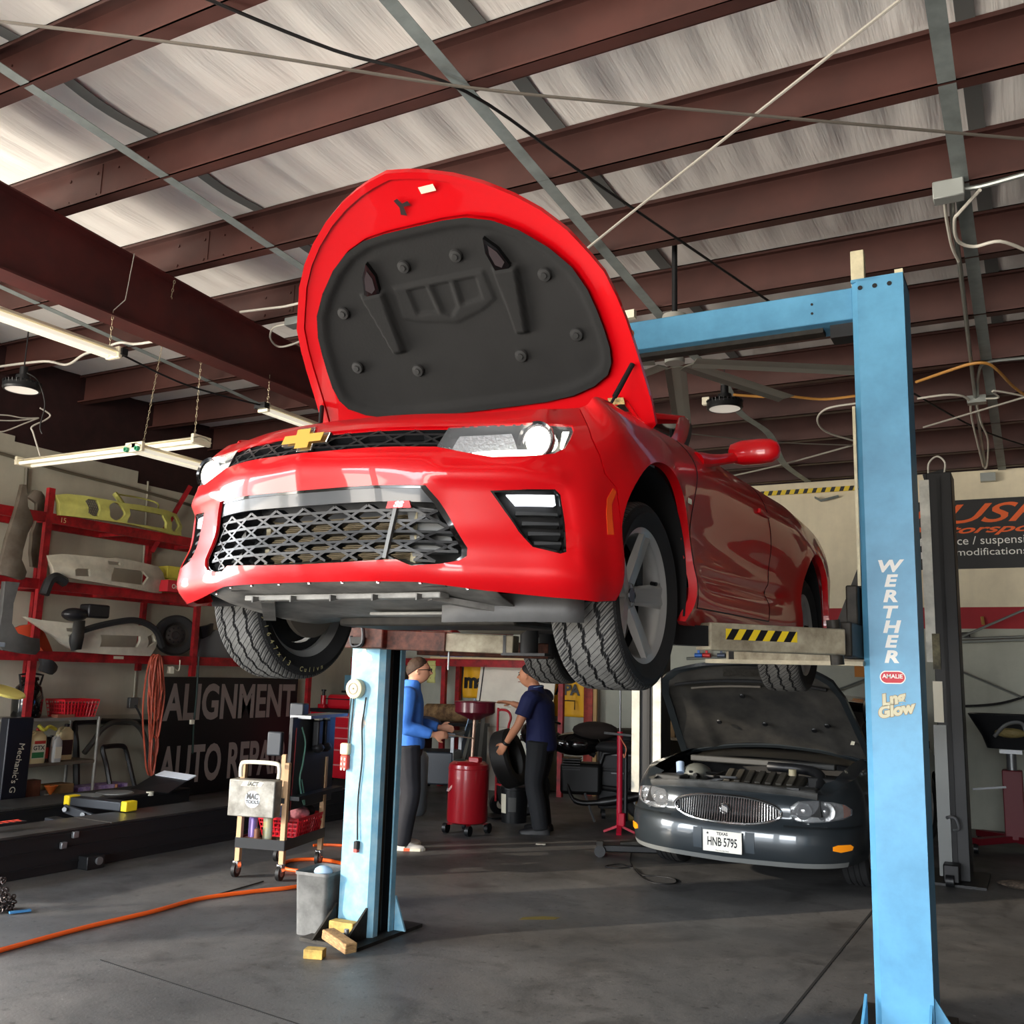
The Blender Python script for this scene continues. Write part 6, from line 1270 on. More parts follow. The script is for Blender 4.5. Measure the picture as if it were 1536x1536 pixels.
for k in range(7): MB().bar(bv(.52,-.14+k*.085,.775),bv(.34,-.15+k*.087,.852),.05,.02).build('cover_rib',M_ENG,e_,bevel=.006)
text_mb('3800',.06,bv(.60,.12,.745),(1,0,0),(0,.9,.45),.004,bold=.03,shear=.2,sx=1.3).build('cover_print',mat('print_tan',(120,112,92),.5),e_,smooth=0)
bp_('battery', MB().box(bv(.60,-.58,.72),(.22,.2,.16)), mat('battery_dark',(56,56,54),.6), bevel=.012)
bp_('coolant_tank', MB().ell(bv(.34,-.46,.80),(.12,.14,.08),18,10), mat('tank_grey',(96,98,92),.45)); bp_('tank_cap', MB().cyl(bv(.46,-.56,.80),bv(.42,-.58,.88),.035,n=16), mat('cap_pale',(150,170,196),.4))
bp_('fuse_box', MB().box(bv(.35,.62,.78),(.22,.3,.14)), M_BAY, bevel=.015); bp_('air_box', MB().box(bv(.62,.5,.72),(.26,.2,.12)), mat('battery_dark',(56,56,54)), bevel=.02)
bp_('filler_cap', MB().cyl(bv(.38,.36,.84),bv(.38,.36,.89),.03,n=16), mat('cap_cream',(170,160,130),.5))
bp_('intake_hose', MB().tube(smooth_path([bv(.55,.62,.76),bv(.40,.58,.86),bv(.22,.40,.88),bv(.15,.1,.88)],6),.04,10), M_BLACK)
random.seed(11)
for k in range(9): bp_('engine_hose', MB().tube(smooth_path([bv(random.uniform(.1,.7),random.uniform(-.6,.65),random.uniform(.66,.82)) for _ in range(4)],6),random.uniform(.008,.018),8), (M_BLACK,M_STEEL,M_BAY)[k%3])
bp_('strut_bar', MB().bar(bv(.05,-.62,.90),bv(.05,.62,.90),.08,.05), mat('battery_dark',(56,56,54)), bevel=.01)
bp_('cowl', MB().grid([[bv(x,y,z-.05*(y/.8)**2) for y in np.linspace(-.8,.8,9)] for x,z in ((-.25,.92),(-.60,.98))]), M_BLACK)
# bonnet
HB = [(-.42,.97),(-.30,1.06),(0,1.30),(.25,1.50),(.42,1.63),(.50,1.70),(.54,1.71)]
def HBf(y, s, off=0):
    y = np.asarray(y,float); s = np.asarray(s,float); HB_ = np.array(HB); hs = np.concatenate([[0],np.cumsum(np.linalg.norm(np.diff(HB_,axis=0),axis=1))])
    p = hermite(hs,HB_,s); t = hermite(hs,HB_,s+.01)-hermite(hs,HB_,s-.01); t /= np.linalg.norm(t,axis=1)[:,None]; d = .10*(np.abs(y)/.8)**2.2-off
    return C3(np.stack([p[:,0]+t[:,1]*d,y,p[:,1]-t[:,0]*d],1))
bo_ = [(0,1.22),(.35,1.20),(.60,1.15),(.72,1.08),(.78,.9),(.83,.4),(.86,.05),(.80,.02),(.4,.04),(0,.05)]; bo_ = bo_+[(-a,b) for a,b in reversed(bo_[1:-1])]
bnt = bp_('bonnet', patch(bo_,[],lambda a,b,o: HBf(a,b,o+.03),(.06,.06),flange=-.03), M_SED, smooth=50)
ctrb = [(a*.93,.6+(b-.6)*.93) for a,b in bo_]; patch(bo_,[ctrb],HBf,(.05,.05),hflange=.015).build('bonnet_rim',M_SED,bnt)
def HBp(a, b, off=0):
    a = np.asarray(a,float); b = np.asarray(b,float); h = .012*np.sin(a*6)*np.sin(b*7)+.02*np.exp(-((b-1.0)/.04)**2)+.015*np.exp(-((np.abs(a)-.55)/.05)**2)
    return HBf(a,b,off+.014-h)
patch(ctrb,[],HBp,(.035,.035)).build('bonnet_liner',mat('liner_grey',(34,34,33),.85,noise=.5,nscale=4,c2=(60,58,54)),bnt,smooth=60)
for a,b in ((-.40,.45),(.0,.42),(.42,.40),(-.1,.80),(.55,.50)): MB().lathe([(0,.01),(.02,.008),(.026,0)],V(HBf(np.array([a]),np.array([b]),-.02)[0]),(0,-.7,-.7),n=14).build('liner_clip',M_BLACK,bnt)
MB().tube([V(p) for p in HBf(np.linspace(-.62,.66,12),np.full(12,1.02),-.03)],.014,8).build('prop_bar',M_BLACK,bnt); MB().tube([V(p) for p in HBf(np.linspace(-.50,.1,8),np.full(8,.95),-.03)],.010,8).build('prop_bar',mat('rod_grey',(112,106,98)),bnt)
MB().prism([(0,0),(.03,0),(.05,.20),(.02,.20)],V(HBf(np.array([.70]),np.array([.30]),-.02)[0]),(1,0,0),(0,.7,.7),.002).build('pale_label',M_WHITE,bnt,smooth=0)
lt_ = patch([(-.20,1.05),(.2,1.05),(.18,1.14),(-.18,1.14)],[],lambda a,b,o: HBf(a,b,o-.006),(.05,.05)); lt_.build('latch_plate',mat('latch_rough',(60,58,54),.5,.4,bump=1,bscale=30),bnt)
for s in (-1,1): bp_('bonnet_hinge', MB().bar(bv(-.35,s*.80,.93),bv(-.22,s*.80,1.05),.03,.02), M_SED)
# greenhouse
wsg = MB().grid([[bv(-.58-.62*t,q*(.74-.14*t),.96+.44*t+.03*(1-q*q)) for q in np.linspace(-1,1,11)] for t in np.linspace(0,1,6)]); bp_('windscreen', wsg, M_GLASS, smooth=60)
for y0,y1 in ((-.5,.05),(-.1,.55)): bp_('wiper', MB().tube(smooth_path([bv(-.52,y1,.99),bv(-.60,(y0+y1)/2,1.03),bv(-.64,y0,1.05)],5),.010,6), M_BLACK)
bp_('roof', MB().grid([[bv(x,q*w,z+.05*(1-q*q)) for q in np.linspace(-1,1,9)] for x,w,z in ((-1.2,.60,1.40),(-1.8,.62,1.42),(-2.4,.60,1.41),(-2.9,.56,1.36))]), M_SED, smooth=60)
for s in (-1,1):
    bp_('pillar', MB().tube(smooth_path([bv(-.55,s*.80,.94),bv(-.9,s*.72,1.18),bv(-1.2,s*.62,1.40),bv(-2.4,s*.61,1.41),bv(-3.0,s*.68,1.2),bv(-3.3,s*.74,.98)],5),.035,8), M_SED)
    bp_('side_window', MB().grid([[bv(x,s*y0,.94),bv(x2,s*y1,1.40)] for x,y0,x2,y1 in ((-.62,.80,-1.2,.62),(-1.7,.85,-1.75,.62),(-2.5,.85,-2.4,.61),(-3.1,.80,-2.9,.60))]), M_GLASS)
    bp_('door_mirror', MB().ell(bv(-.85,s*1.0,1.02),(.11,.06,.075),16,10), M_SED)
bp_('rear_panel', MB().grid([[bv(x,q*.72,z) for q in np.linspace(-1,1,5)] for x,z in ((-3.0,1.2),(-3.35,.98),(-3.95,.95),(-3.98,.3))]), M_SED)
fwheel = None
TY2 = MB(); TY2.lathe([(.205,-.085),(.23,-.1),(.295,-.105),(.322,-.09),(.325,-.05),(.318,-.046),(.318,-.04),(.326,-.036),(.327,-.004),(.319,0),(.319,.004),(.327,.008),(.326,.036),(.318,.04),(.318,.046),(.325,.05),(.322,.09),(.295,.105),(.23,.1),(.205,.085)],(0,0,0),(1,0,0),n=56)
for f,s in ((0,1),(0,-1),(-2.85,1),(-2.85,-1)):
    w = bpy.data.objects.new('wheel',None); COL.objects.link(w); w.parent = sed; w.location = bv(f,s*.79,.327)
    if fwheel is None: fwheel = TY2.build('tyre',mat('tyre_rubber',(38,38,39)),w)
    else: d = fwheel.copy(); COL.objects.link(d); d.parent = w
    MB().lathe([(.205,.08),(.20,.03),(.12,.05),(.05,.07),(0,.07)],(0,0,0),(s,0,0),n=36).build('wheel_disc',M_ALLOY,w)
    wl = MB(); P = [[bv(f+.365*math.cos(a),y*s,.33+.365*math.sin(a)) for a in np.linspace(-.2,PI+.2,16)] for y in (.55,.91)]; wl.grid(P); wl.add(P[0],[tuple(range(16))]); bp_('wheel_housing',wl,mat('liner_black',(13,13,14)),smooth=60)
bp_('floor_pan', MB().bx(-.8,.8,-.45,3.6,.22,.25), mat('underbody_dark',(44,43,42)), smooth=0)
# ================================================================ back of the shop
# black two-post lift around the sedan
M_L2 = mat('lift_black',(13,13,14),.5); M_L2F = mat('lift_pale_face',(222,222,212),.5,noise=.2)
l2 = thing('two_post_lift','black and grey two-post lift standing around the dark grey sedan','car lift',(-2.1,9.2,0)); L = -V(l2.location)
def l2post(x, sgn, z1):
    p = MB().bx(x-.10,x+.10,8.98,9.32,.02,z1).build('post',M_L2,l2,loc=L,bevel=.006)
    MB().bx(x-.10*sgn-.06,x-.10*sgn+.02,8.972,8.98,1.78 if sgn > 0 else .6,z1-.06).build('pale_face',M_L2F,p,smooth=0)
    MB().bx(x-.25,x+.22,8.8,9.5,0,.02).build('base_plate',M_L2,p,smooth=0)
    MB().bx(x-.02,x+.01,8.965,8.98,.1,z1-.05).build('slot',mat('slot_black',(6,6,7),.6),p,smooth=0)
    return p
p = l2post(-.67,1,3.42); MB().bx(-.78,-.72,8.955,8.975,1.72,2.02).build('carriage_edge',mat('worn_carriage',(120,114,86),.6,noise=.5,nscale=10),p,smooth=0)
MB().bx(-.79,-.715,8.955,8.975,1.28,1.62).build('pale_label',M_WHITE,p,smooth=0); MB().bx(-.80,-.70,8.95,8.975,.05,1.26).build('grey_face',mat('lift_grey',(96,98,96),.4,.3),p,smooth=0)
MB().tube(smooth_path([V((-.72,9.0,.50)),V((-.72,8.92,.52)),V((-.66,8.90,.52)),V((-.64,8.92,.44)),V((-.68,8.95,.42))],5),.012,8).build('lock_handle',M_STEEL,p); MB().box((-.70,8.86,.10),(.12,.16,.14)).build('foot_block',M_L2,p,bevel=.01); MB().cyl((-.68,8.76,.05),(-.74,8.76,.05),.045,n=16).build('foot_roller',M_BLACK,p)
MB().tube(smooth_path([V((-.76,9.1,3.40)),V((-.75,9.05,3.52)),V((-.68,9.05,3.58)),V((-.62,9.05,3.52)),V((-.63,9.05,3.42))],6),.008,6).build('cable_loop',M_WIREW,p)
MB().bar((-.8,9.1,3.40),(-.62,9.1,3.44),.10,.05).build('top_plate',M_L2,p)
p = l2post(-3.33,-1,2.2); MB().bx(-3.50,-3.42,8.955,8.975,.5,1.5).build('pale_face_panel',mat('pale_panel',(206,204,192),.5,noise=.15),p,smooth=0)
# low trolley jack and its wire
t = thing('trolley_jack','low black trolley jack in front of the sedan bumper','jack',onZ(930,1284),R(18))
MB().bar((-.16,0,.07),(.35,.02,.08),.17,.06).build('frame',M_BLACK,t,bevel=.01); MB().cyl((-.17,-.13,.05),(-.17,.13,.05),.05,n=18).build('front_roller',M_BLACK,t); MB().bar((.0,0,.10),(.28,.02,.13),.08,.05).build('lift_beam',M_DGREASE,t,bevel=.008); MB().box((-.17,-.13,.12),(.06,.05,.04)).build('bracket',M_DGREASE,t)
wire('floor_wire',[onZ(x,y,.006) for x,y in ((948,1275),(945,1290),(948,1300),(930,1296),(908,1299),(925,1302),(950,1302),(962,1312),(985,1314),(1010,1318),(1012,1325),(985,1325),(965,1318),(950,1303))],.005,M_WIREB,'loop of thin black wire on the floor in front of the sedan','wire')
# red pole jack
t = thing('pole_jack','tall thin red pole jack standing left of the sedan','jack',(-3.88,9.6,0))
MB().cyl((0,0,.05),(0,0,1.02),.030,n=20).build('tube',mat('pole_red',(178,20,48),.4),t); MB().cyl((0,0,.12),(0,0,.85),.022,n=12).build('ram',M_BLACK,t,loc=V((.055,.03,0)))
MB().cyl((0,0,1.0),(0,0,1.5),.010,n=10).build('rod',M_STEEL,t); MB().bar((-.16,-.04,1.0),(.17,-.02,.985),.022,.022).build('cross_handle',M_BLACK,t)
for k in range(4): a = R(20+90*k); MB().bar((.02*math.cos(a),.02*math.sin(a),.07),(.16*math.cos(a),.16*math.sin(a),.012),.05,.022).build('leg',mat('pole_red',(178,20,48)),t)
MB().box((.04,-.03,.14),(.07,.05,.13)).build('valve_block',mat('pole_red',(178,20,48)),t,bevel=.01); MB().tube(smooth_path([V((0,-.03,.98)),V((.05,-.05,.92)),V((.09,-.05,.85)),V((.07,-.05,.76)),V((.06,-.05,.80))],5),.006,6).build('strap',mat('strap_orange',(196,110,80),.6),t)
# oil drain
M_DR = mat('drain_red',(150,16,28),.32,coat=.4); t = thing('oil_drain','red wheeled oil drain tank with a wide pan on a pole, between the two men','oil drain',(-5.12,8.62,0))
MB().lathe([(0,.10),(.17,.10),(.20,.115),(.205,.13),(.205,.64),(.20,.67),(.16,.70),(0,.71)],(0,0,0),n=44).build('tank',M_DR,t)
MB().lathe([(.206,.625),(.209,.63),(.206,.635)],(0,0,0),n=40).build('tank_seam',M_DR,t)
MB().cyl((.03,0,.66),(.05,0,1.15),.016,n=14).build('pole',mat('pole_tan',(190,160,140),.35,.6),t)
MB().lathe([(.0,1.11),(.06,1.115),(.10,1.14),(.18,1.17),(.205,1.19),(.205,1.285),(.215,1.29),(.213,1.296),(.19,1.29),(.19,1.20),(0,1.15)],(.05,0,0),n=44).build('pan',mat('pan_red',(96,14,34),.35,coat=.4),t)
for k in range(4): a = R(35+90*k); c = V((.21*math.cos(a),.21*math.sin(a),.05)); lg = MB().bar((.1*math.cos(a),.1*math.sin(a),.10),(.21*math.cos(a),.21*math.sin(a),.09),.04,.02).build('leg',M_DR,t); MB().cyl(c+V((-.02,0,0)),c+V((.02,0,0)),.05,n=20).build('wheel',M_BLACK,lg)
MB().box((.09,-.03,.71),(.12,.08,.08)).build('valve',M_DR,t,bevel=.01); MB().ell((-.07,-.05,.69),(.08,.06,.03),12,6).build('drain_hose',mat('hose_green',(26,44,40),.6),t); MB().box((-.09,-.16,.45),(.10,.06,.02),Matrix.Rotation(-.8,3,'Y')).build('sticker',mat('sticker_pink',(200,150,140),.6),t)
# hand truck
t = thing('hand_truck','red tubular hand truck with two wheels behind the oil drain','hand truck',(-5.35,9.75,0),R(-35)); M_HT = mat('truck_red',(170,40,48),.4)
MB().tube(smooth_path([V((-.16,0,.16)),V((-.16,0,1.10)),V((-.13,0,1.17)),V((.08,0,1.17)),V((.17,0,1.10)),V((.11,0,.95)),V((.13,0,.5)),V((.13,0,.16))],5),.014,8).build('frame',M_HT,t)
for z in (.35,.7): MB().bar((-.15,0,z),(.13,0,z),.03,.02).build('cross_bar',M_HT,t)
MB().bx(-.17,.17,-.20,0,.02,.03).build('toe_plate',M_BLACK,t)
for x in (-.22,.22): MB().lathe([(.03,-.03),(.08,-.03),(.115,-.025),(.12,0),(.115,.025),(.08,.03),(.03,.03)],(x,.08,.12),(1,0,0),n=28).build('wheel',M_BLACK,t); MB().cyl((x-.032,.08,.12),(x+.032,.08,.12),.05,n=18).build('hub',mat('hub_cream',(196,186,170),.5),t)
# bucket and tyre
t = thing('oil_pail','black pail with a white and yellow label beside the man in navy','pail',(-5.10,9.58,0))
MB().lathe([(0,0),(.135,0),(.15,.34),(.158,.345),(.158,.375),(.14,.38),(0,.38)],(0,0,0),n=40).build('tub',mat('pail_black',(18,20,22),.4),t)
MB().lathe([(.1435,.10),(.150,.30)],(0,0,0),(0,0,1),n=10,a0=-2.4,a1=-1.75).build('label_patch',mat('label_white',(228,222,200)),t); MB().lathe([(.1425,.10),(.1445,.135)],(0,0,0),(0,0,1),n=10,a0=-2.4,a1=-1.75).build('label_band',mat('jack_yellow',(236,206,30)),t)
MB().lathe([(.1440,.12),(.149,.27)],(0,0,0),(0,0,1),n=10,a0=-1.55,a1=-.95).build('label_print',mat('print_dark',(70,70,68)),t)
tyre_thing('black tyre propped on the labelled black pail under the hand of the man in navy',(-5.10,9.42,.38+.30),.31,.19,(.95,.12,.30),mat('tyre_new',(30,28,27),.7),False)
# motorcycle
t = thing('motorcycle','black motorcycle parked behind the man in the navy polo shirt','motorcycle',(-4.55,10.25,0),R(20)); M_MB = mat('moto_black',(15,15,16),.4); M_MG = mat('moto_gloss',(12,12,13),.12,coat=.6)
for x in (-.72,.70):
    MB().lathe([(.22,-.06),(.28,-.07),(.31,-.04),(.315,0),(.31,.04),(.28,.07),(.22,.06)],(x,0,.315),(0,1,0),n=40).build('tyre',M_DARK,t); w = MB().lathe([(.22,.05),(.2,.02),(.05,.03),(.04,.05),(0,.05)],(x,0,.315),(0,-1,0),n=30).build('rim',M_STEEL,t)
    sp_ = MB()
    for k in range(6): a = PI*k/3; sp_.bar((x,0,.315),(x+.21*math.cos(a),0,.315+.21*math.sin(a)),.025,.02)
    sp_.build('rim_spokes',M_STEEL,w)
MB().ell((-.12,0,.82),(.30,.16,.13),22,12).build('tank',M_MG,t); MB().ell((.38,0,.80),(.36,.15,.07),20,10).build('seat',M_DARK,t); MB().ell((.68,0,.86),(.20,.10,.07),16,8).build('tail',M_MG,t)
MB().box((-.05,0,.45),(.46,.32,.34)).build('engine',mat('moto_engine',(24,24,24),.5,.4),t,bevel=.04)
for k in range(5): MB().box((-.16,-.0,.55+k*.028),(.20,.34,.010)).build('engine_fin',M_MB,t)
for s in (-1,1): MB().cyl((-.72,s*.10,.32),(-.48,s*.10,.95),.025,n=12).build('fork',M_STEEL,t); MB().tube(smooth_path([V((-.44,s*.06,1.0)),V((-.42,s*.22,1.05)),V((-.34,s*.36,1.02))],5),.014,8).build('handlebar',M_MB,t); MB().tube(smooth_path([V((-.42,s*.26,1.04)),V((-.45,s*.32,1.14))],4),.006,6).build('mirror_stalk',M_MB,t); MB().ell((-.45,s*.34,1.17),(.02,.06,.04),12,6).build('mirror',M_MB,t)
MB().ell((-.62,0,.92),(.14,.15,.14),18,10).build('fairing',M_MG,t); MB().lathe([(0,.0),(.07,.01),(.08,-.06)],(-.74,0,.90),(-1,0,.1),n=20).build('headlamp',M_CHROME,t)
MB().tube(smooth_path([V((-.2,-.14,.40)),V((-.1,-.2,.22)),V((.2,-.2,.22)),V((.75,-.2,.34))],6),[.02]*6+[.03]*6+[.05]*7,12).build('exhaust',M_MB,t); MB().tube([V((.08,0,.36)),V((.70,-.08,.315))],.03,8).tube([V((.1,0,.7)),V((-.42,0,.95))],.03,8).tube([V((.08,0,.36)),V((.2,0,.72)),V((.6,0,.8))],.025,8).build('frame_tubes',M_MB,t)
MB().bar((0,-.16,.3),(.12,-.28,.02),.02,.02).build('kick_stand',M_STEEL,t); MB().ell((.1,-.05,.98),(.26,.14,.10),18,8).build('cover_cloth',mat('cover_brown',(40,32,28),.9,bump=.5,bscale=12),t)
# dark cabinet on casters
t = thing('rolling_cabinet','low black rolling cabinet behind the red pole jack','cabinet',(-4.25,10.75,0),R(25)); MB().bx(-.34,.34,-.28,.28,.12,.78).build('body',M_BLACK,t,bevel=.01)
for k in range(3): d = MB().bx(-.31,.31,-.30,-.28,.16+k*.2,.33+k*.2).build('drawer',mat('drawer_dark',(28,29,32),.35),t,bevel=.004); MB().bar((-.2,-.31,.31+k*.2),(.2,-.31,.31+k*.2),.02,.012).build('handle',M_STEEL,d)
for x in (-.28,.28):
    for y in (-.22,.22): MB().cyl((x-.02,y,.05),(x+.02,y,.05),.05,n=18).build('caster',M_BLACK,t)
solo('machine_cover',MB().ell((-4.25,10.72,.88),(.34,.28,.12),22,10),mat('cover_dark',(24,25,28),.6,bump=.4,bscale=9),'dark rounded cover on top of the black rolling cabinet','cover')
solo('yellow_case',MB().bx(-4.12,-3.74,10.42,10.7,.0,.34),mat('case_dull_yellow',(96,78,28),.6),'dull yellow case on the floor behind the red pole jack','case',bevel=.03)
solo('dark_carton',MB().bx(-3.98,-3.78,11.7,11.9,.86,1.22),mat('carton_dark',(24,24,26),.5),'dark printed carton on the wall shelf left of the black lift','box'); solo('carton_brown',MB().bx(-4.32,-4.02,11.75,11.95,.86,1.10),mat('cardboard',(140,108,68)),'plain brown cardboard carton next to the dark printed carton','box',bevel=.004)
sh = thing('wall_shelf','shallow wooden shelf on the back wall left of the black lift','shelf',(-4.05,11.95,.83)); MB().bx(-.42,.5,-.28,.45,0,.03).build('board',mat('shelf_wood',(120,104,80),.6),sh); MB().bx(-.42,-.38,-.2,.42,-.83,0).bx(.46,.5,-.2,.42,-.83,0).build('leg',mat('shelf_wood',(120,104,80)),sh)
solo('spray_bottle_white',MB().lathe([(0,0),(.05,0),(.05,.14),(.02,.2),(.02,.24),(0,.24)],(-4.42,11.8,.86),(0,0,1),n=16),M_WHITE,'white bottle on the wall shelf by the cardboard carton','bottle')
# back rack
br = thing('back_rack','red steel rack along the back wall behind the two men','rack',(-7.6,11.9,0)); L = -V(br.location)
for y,z in ((11.88,1.72),(12.32,1.72)): MB().bx(-9.2,-5.9,y-.02,y+.02,z-.05,z+.05).build('beam',M_RED,br,loc=L,smooth=0)
for x,y in ((-9.15,11.88),(-7.52,11.88),(-7.55,12.32),(-5.65,11.88)): MB().bx(x-.035,x+.035,y-.03,y+.03,0,1.75 if x < -6 else 1.52).build('upright',M_RED,br,loc=L,smooth=0)
MB().bx(-8.0,-5.95,11.86,12.3,1.765,1.78).build('shelf_board',mat('board_orange',(196,110,70),.6),br,loc=L,smooth=0); MB().bx(-7.75,-6.0,11.84,11.87,1.775,1.80).build('board_edge',mat('board_cream',(216,190,150),.6),br,loc=L,smooth=0)
solo('red_board',MB().box((-5.44,12.3,.75),(.13,.02,1.5)),mat('board_red_dirty',(190,60,44),.6,noise=.4),'narrow dirty red board standing against the back wall by the yellow banner','board'); solo('wood_strip',MB().bx(-5.36,-5.31,12.28,12.32,0,1.5),mat('strip_tan',(190,150,96),.6),'tan wooden strip next to the narrow red board','strip')
t = thing('ladder_rack','pale metal ladder frame lying on top of the back rack','frame',(-6.55,12.05,1.80)); 
for a,b in (((-.75,-.1,.03),(.6,.05,.10)),((-.7,.1,.10),(.55,-.08,.03)),((-.75,-.12,.02),(.6,-.12,.02)),((-.2,-.12,.0),(-.2,.12,.16)),((.1,-.12,.0),(.1,.12,.16)),((-.7,.12,.14),(.55,.12,.14))): MB().bar(a,b,.03,.03).build('rail',mat('frame_pale',(166,186,180),.4,.4),t)
solo('booklet',MB().bx(-7.62,-7.25,11.9,12.1,1.785,1.83),mat('booklet_blue',(140,140,196),.6,noise=.4,nscale=20),'small blue and white booklet on the back rack','booklet'); solo('mounting_gun',MB().bar((-7.1,11.95,1.80),(-6.95,12.0,1.92),.05,.05),M_BLACK,'small black tool on the back rack beside the booklet','tool')
solo('yellow_towel',MB().grid([[V((-7.8+dx,11.86-.01*math.sin(k*2),1.74-.035*k)) for dx in (0,.05,.10,.14)] for k in range(10)]),mat('towel_yellow',(206,206,130),.8),'pale yellow cloth hanging over the beam of the back rack','cloth',solid=.006)
# banners
def banner(label, x0, x1, z0, z1, txt, ts, tz):
    t = thing('banner',label,'banner',((x0+x1)/2,12.38,z0),0,'yellow banners on the back wall'); L = -V(t.location)
    MB().grid([[V((x,12.38-.012*math.sin(x*30+z*9)-.01*math.cos(z*14),z)) for z in np.linspace(z0,z1,14)] for x in np.linspace(x0,x1,14)]).build('sheet',mat('banner_yellow',(236,176,32),.6),t,loc=L,solid=.003)
    text_mb(txt,ts,V(((x0+x1)/2,12.35,tz)),(1,0,0),(0,0,1),.003,bold=.04).build('lettering',M_BLACK,t,loc=L,smooth=0); return t
banner('yellow banner with black letters left of the tall white board',-7.50,-7.08,1.22,1.70,'ma',.30,1.46)
t = banner('yellow banner with black letters right of the man in the navy polo shirt',-6.05,-5.52,1.02,1.58,'APA',.20,1.38)
wire('hook_mark',[V((-5.86,12.33,1.12)),V((-5.86,12.33,1.24)),V((-5.66,12.33,1.24)),V((-5.66,12.33,1.12))],.008,M_BLACK,'black squared wire hook hanging over the yellow banner','hook',sm=1)
# tall white board
t = thing('white_board','tall white panel leaning on the back wall behind the man in the navy polo shirt','board',(-6.5,12.15,0)); MB().add([V((x,y,z)) for x,y,z in ((-.62,-.25,0),(.60,-.25,0),(.60,.08,1.68),(-.62,.08,1.68))],[(0,1,2,3)]).build('panel',mat('panel_white',(246,240,224),.5,noise=.06,nscale=3),t,solid=.02,smooth=0); MB().bar((-.56,-.262,0),(-.56,.068,1.68),.012,.01).build('edge_slot',M_BLACK,t); MB().bar((-.62,-.09,.84),(.60,-.09,.85),.006,.006).build('joint_line',mat('joint_tan',(190,180,160),.6),t)
# leaning sheets, dark cart, carton by the man in blue
for k,(x0,y0,x1,z1,c,lab) in enumerate(((-6.95,11.2,-6.78,1.22,(150,178,206),'pale blue sheet metal panel leaning behind the oil drain'),(-6.75,11.15,-6.68,1.20,(44,48,54),'dark grey sheet panel leaning beside the pale blue one'),(-6.52,11.15,-6.62,1.18,(20,21,22),'black plastic trim leaning behind the pole of the oil drain'))):
    solo('metal_sheet',MB().bar((x0,y0,.02),(x1,y0+.35,z1),.15,.012,(1,.2,0)),mat('sheet_%d'%k,c,.35,.3 if k < 2 else 0),lab,'panel')
t = thing('utility_cart','dark blue-grey utility cart behind the man in the blue sweater','cart',(-6.95,10.6,0),R(20)); MB().bx(-.45,.45,-.3,.3,.78,.84).build('top',mat('cart_slate',(40,46,54),.4),t,bevel=.01); MB().bx(-.42,.42,-.28,.28,.2,.6).build('box',mat('cart_slate',(40,46,54)),t,bevel=.02)
for x in (-.4,.4):
    for y in (-.25,.25): MB().bx(x-.02,x+.02,y-.02,y+.02,.08,.8).build('leg',M_STEEL,t); MB().cyl((x-.02,y,.045),(x+.02,y,.045),.045,n=16).build('caster',M_BLACK,t)
solo('tool_bag',MB().ell((-7.0,10.6,.92),(.26,.18,.10),20,10),mat('bag_blue',(36,52,84),.7),'dark blue bundle on the utility cart','bag'); solo('burlap_roll',MB().tube([V((-7.6,11.6,1.02)),V((-6.75,11.6,1.04))],.12,14),mat('burlap',(150,120,82),.85,noise=.5,nscale=9,c2=(80,56,36)),'brown patterned roll lying behind the dark blue bundle','roll')
t = thing('side_stand','low dark stand under the brown patterned roll','stand',(-7.2,11.6,0)); MB().bx(-.5,.5,-.2,.2,.86,.90).build('top',M_BLACK,t); 
for x in (-.45,.45): MB().bx(x-.03,x+.03,-.18,.18,0,.86).build('leg',M_BLACK,t)
t = thing('grey_tank','pale grey rounded tank standing just behind the left lift post','tank',(-6.05,8.95,0)); MB().lathe([(0,.05),(.16,.06),(.19,.10),(.19,.66),(.16,.72),(.05,.76),(0,.76)],(0,0,0),n=32).build('shell',mat('tank_pale',(104,110,114),.4,.2),t); MB().cyl((-.05,0,0),(-.05,0,.06),.05,n=12).build('foot',M_BLACK,t); MB().cyl((0,0,.75),(0,0,.85),.05,n=14).build('cap',M_BLACK,t)
# tool chest and things above it in the corner
t = thing('tool_chest','red rolling tool chest in the corner between the black board and the left lift post','tool chest',(-8.72,11.15,0)); M_TC = mat('chest_red',(196,24,40),.3,coat=.3)
MB().bx(-.40,.40,-.25,.25,.10,.98).build('body',M_TC,t,bevel=.008); MB().bx(-.42,.42,-.27,.27,.98,1.03).build('top',M_BLACK,t,bevel=.005)
for k,(z0,z1) in enumerate(((.12,.30),(.32,.50),(.52,.66),(.68,.80),(.82,.95))): d = MB().bx(-.37,.37,-.265,-.25,z0,z1).build('drawer',M_TC,t,bevel=.004); MB().bx(-.36,.36,-.272,-.264,z1-.03,z1-.012).build('drawer_pull',mat('pull_pale',(220,150,150),.3,.3),d)
for x in (-.33,.33):
    for y in (-.2,.2): MB().cyl((x-.02,y,.05),(x+.02,y,.05),.05,n=16).build('caster',M_BLACK,t)
t = thing('red_case','rounded red case on top of the red tool chest','case',(-8.62,11.1,1.03)); MB().bx(-.26,.28,-.16,.16,0,.20).build('body',M_TC,t,bevel=.05,seg=4); MB().bx(-.27,.29,-.17,.17,.13,.145).build('seam',M_BLACK,t)
t = thing('hydraulic_jack','small red bottle jack beside the red case','jack',(-8.98,11.0,1.03)); MB().box((0,0,.03),(.12,.10,.06)).build('base',M_TC,t,bevel=.01); MB().cyl((0,0,.06),(0,0,.18),.04,n=16).build('body',M_TC,t); MB().cyl((0,0,.18),(0,0,.24),.02,n=12).build('ram',M_BLACK,t); MB().cyl((0,0,.24),(0,0,.26),.035,n=12).build('saddle',M_BLACK,t)
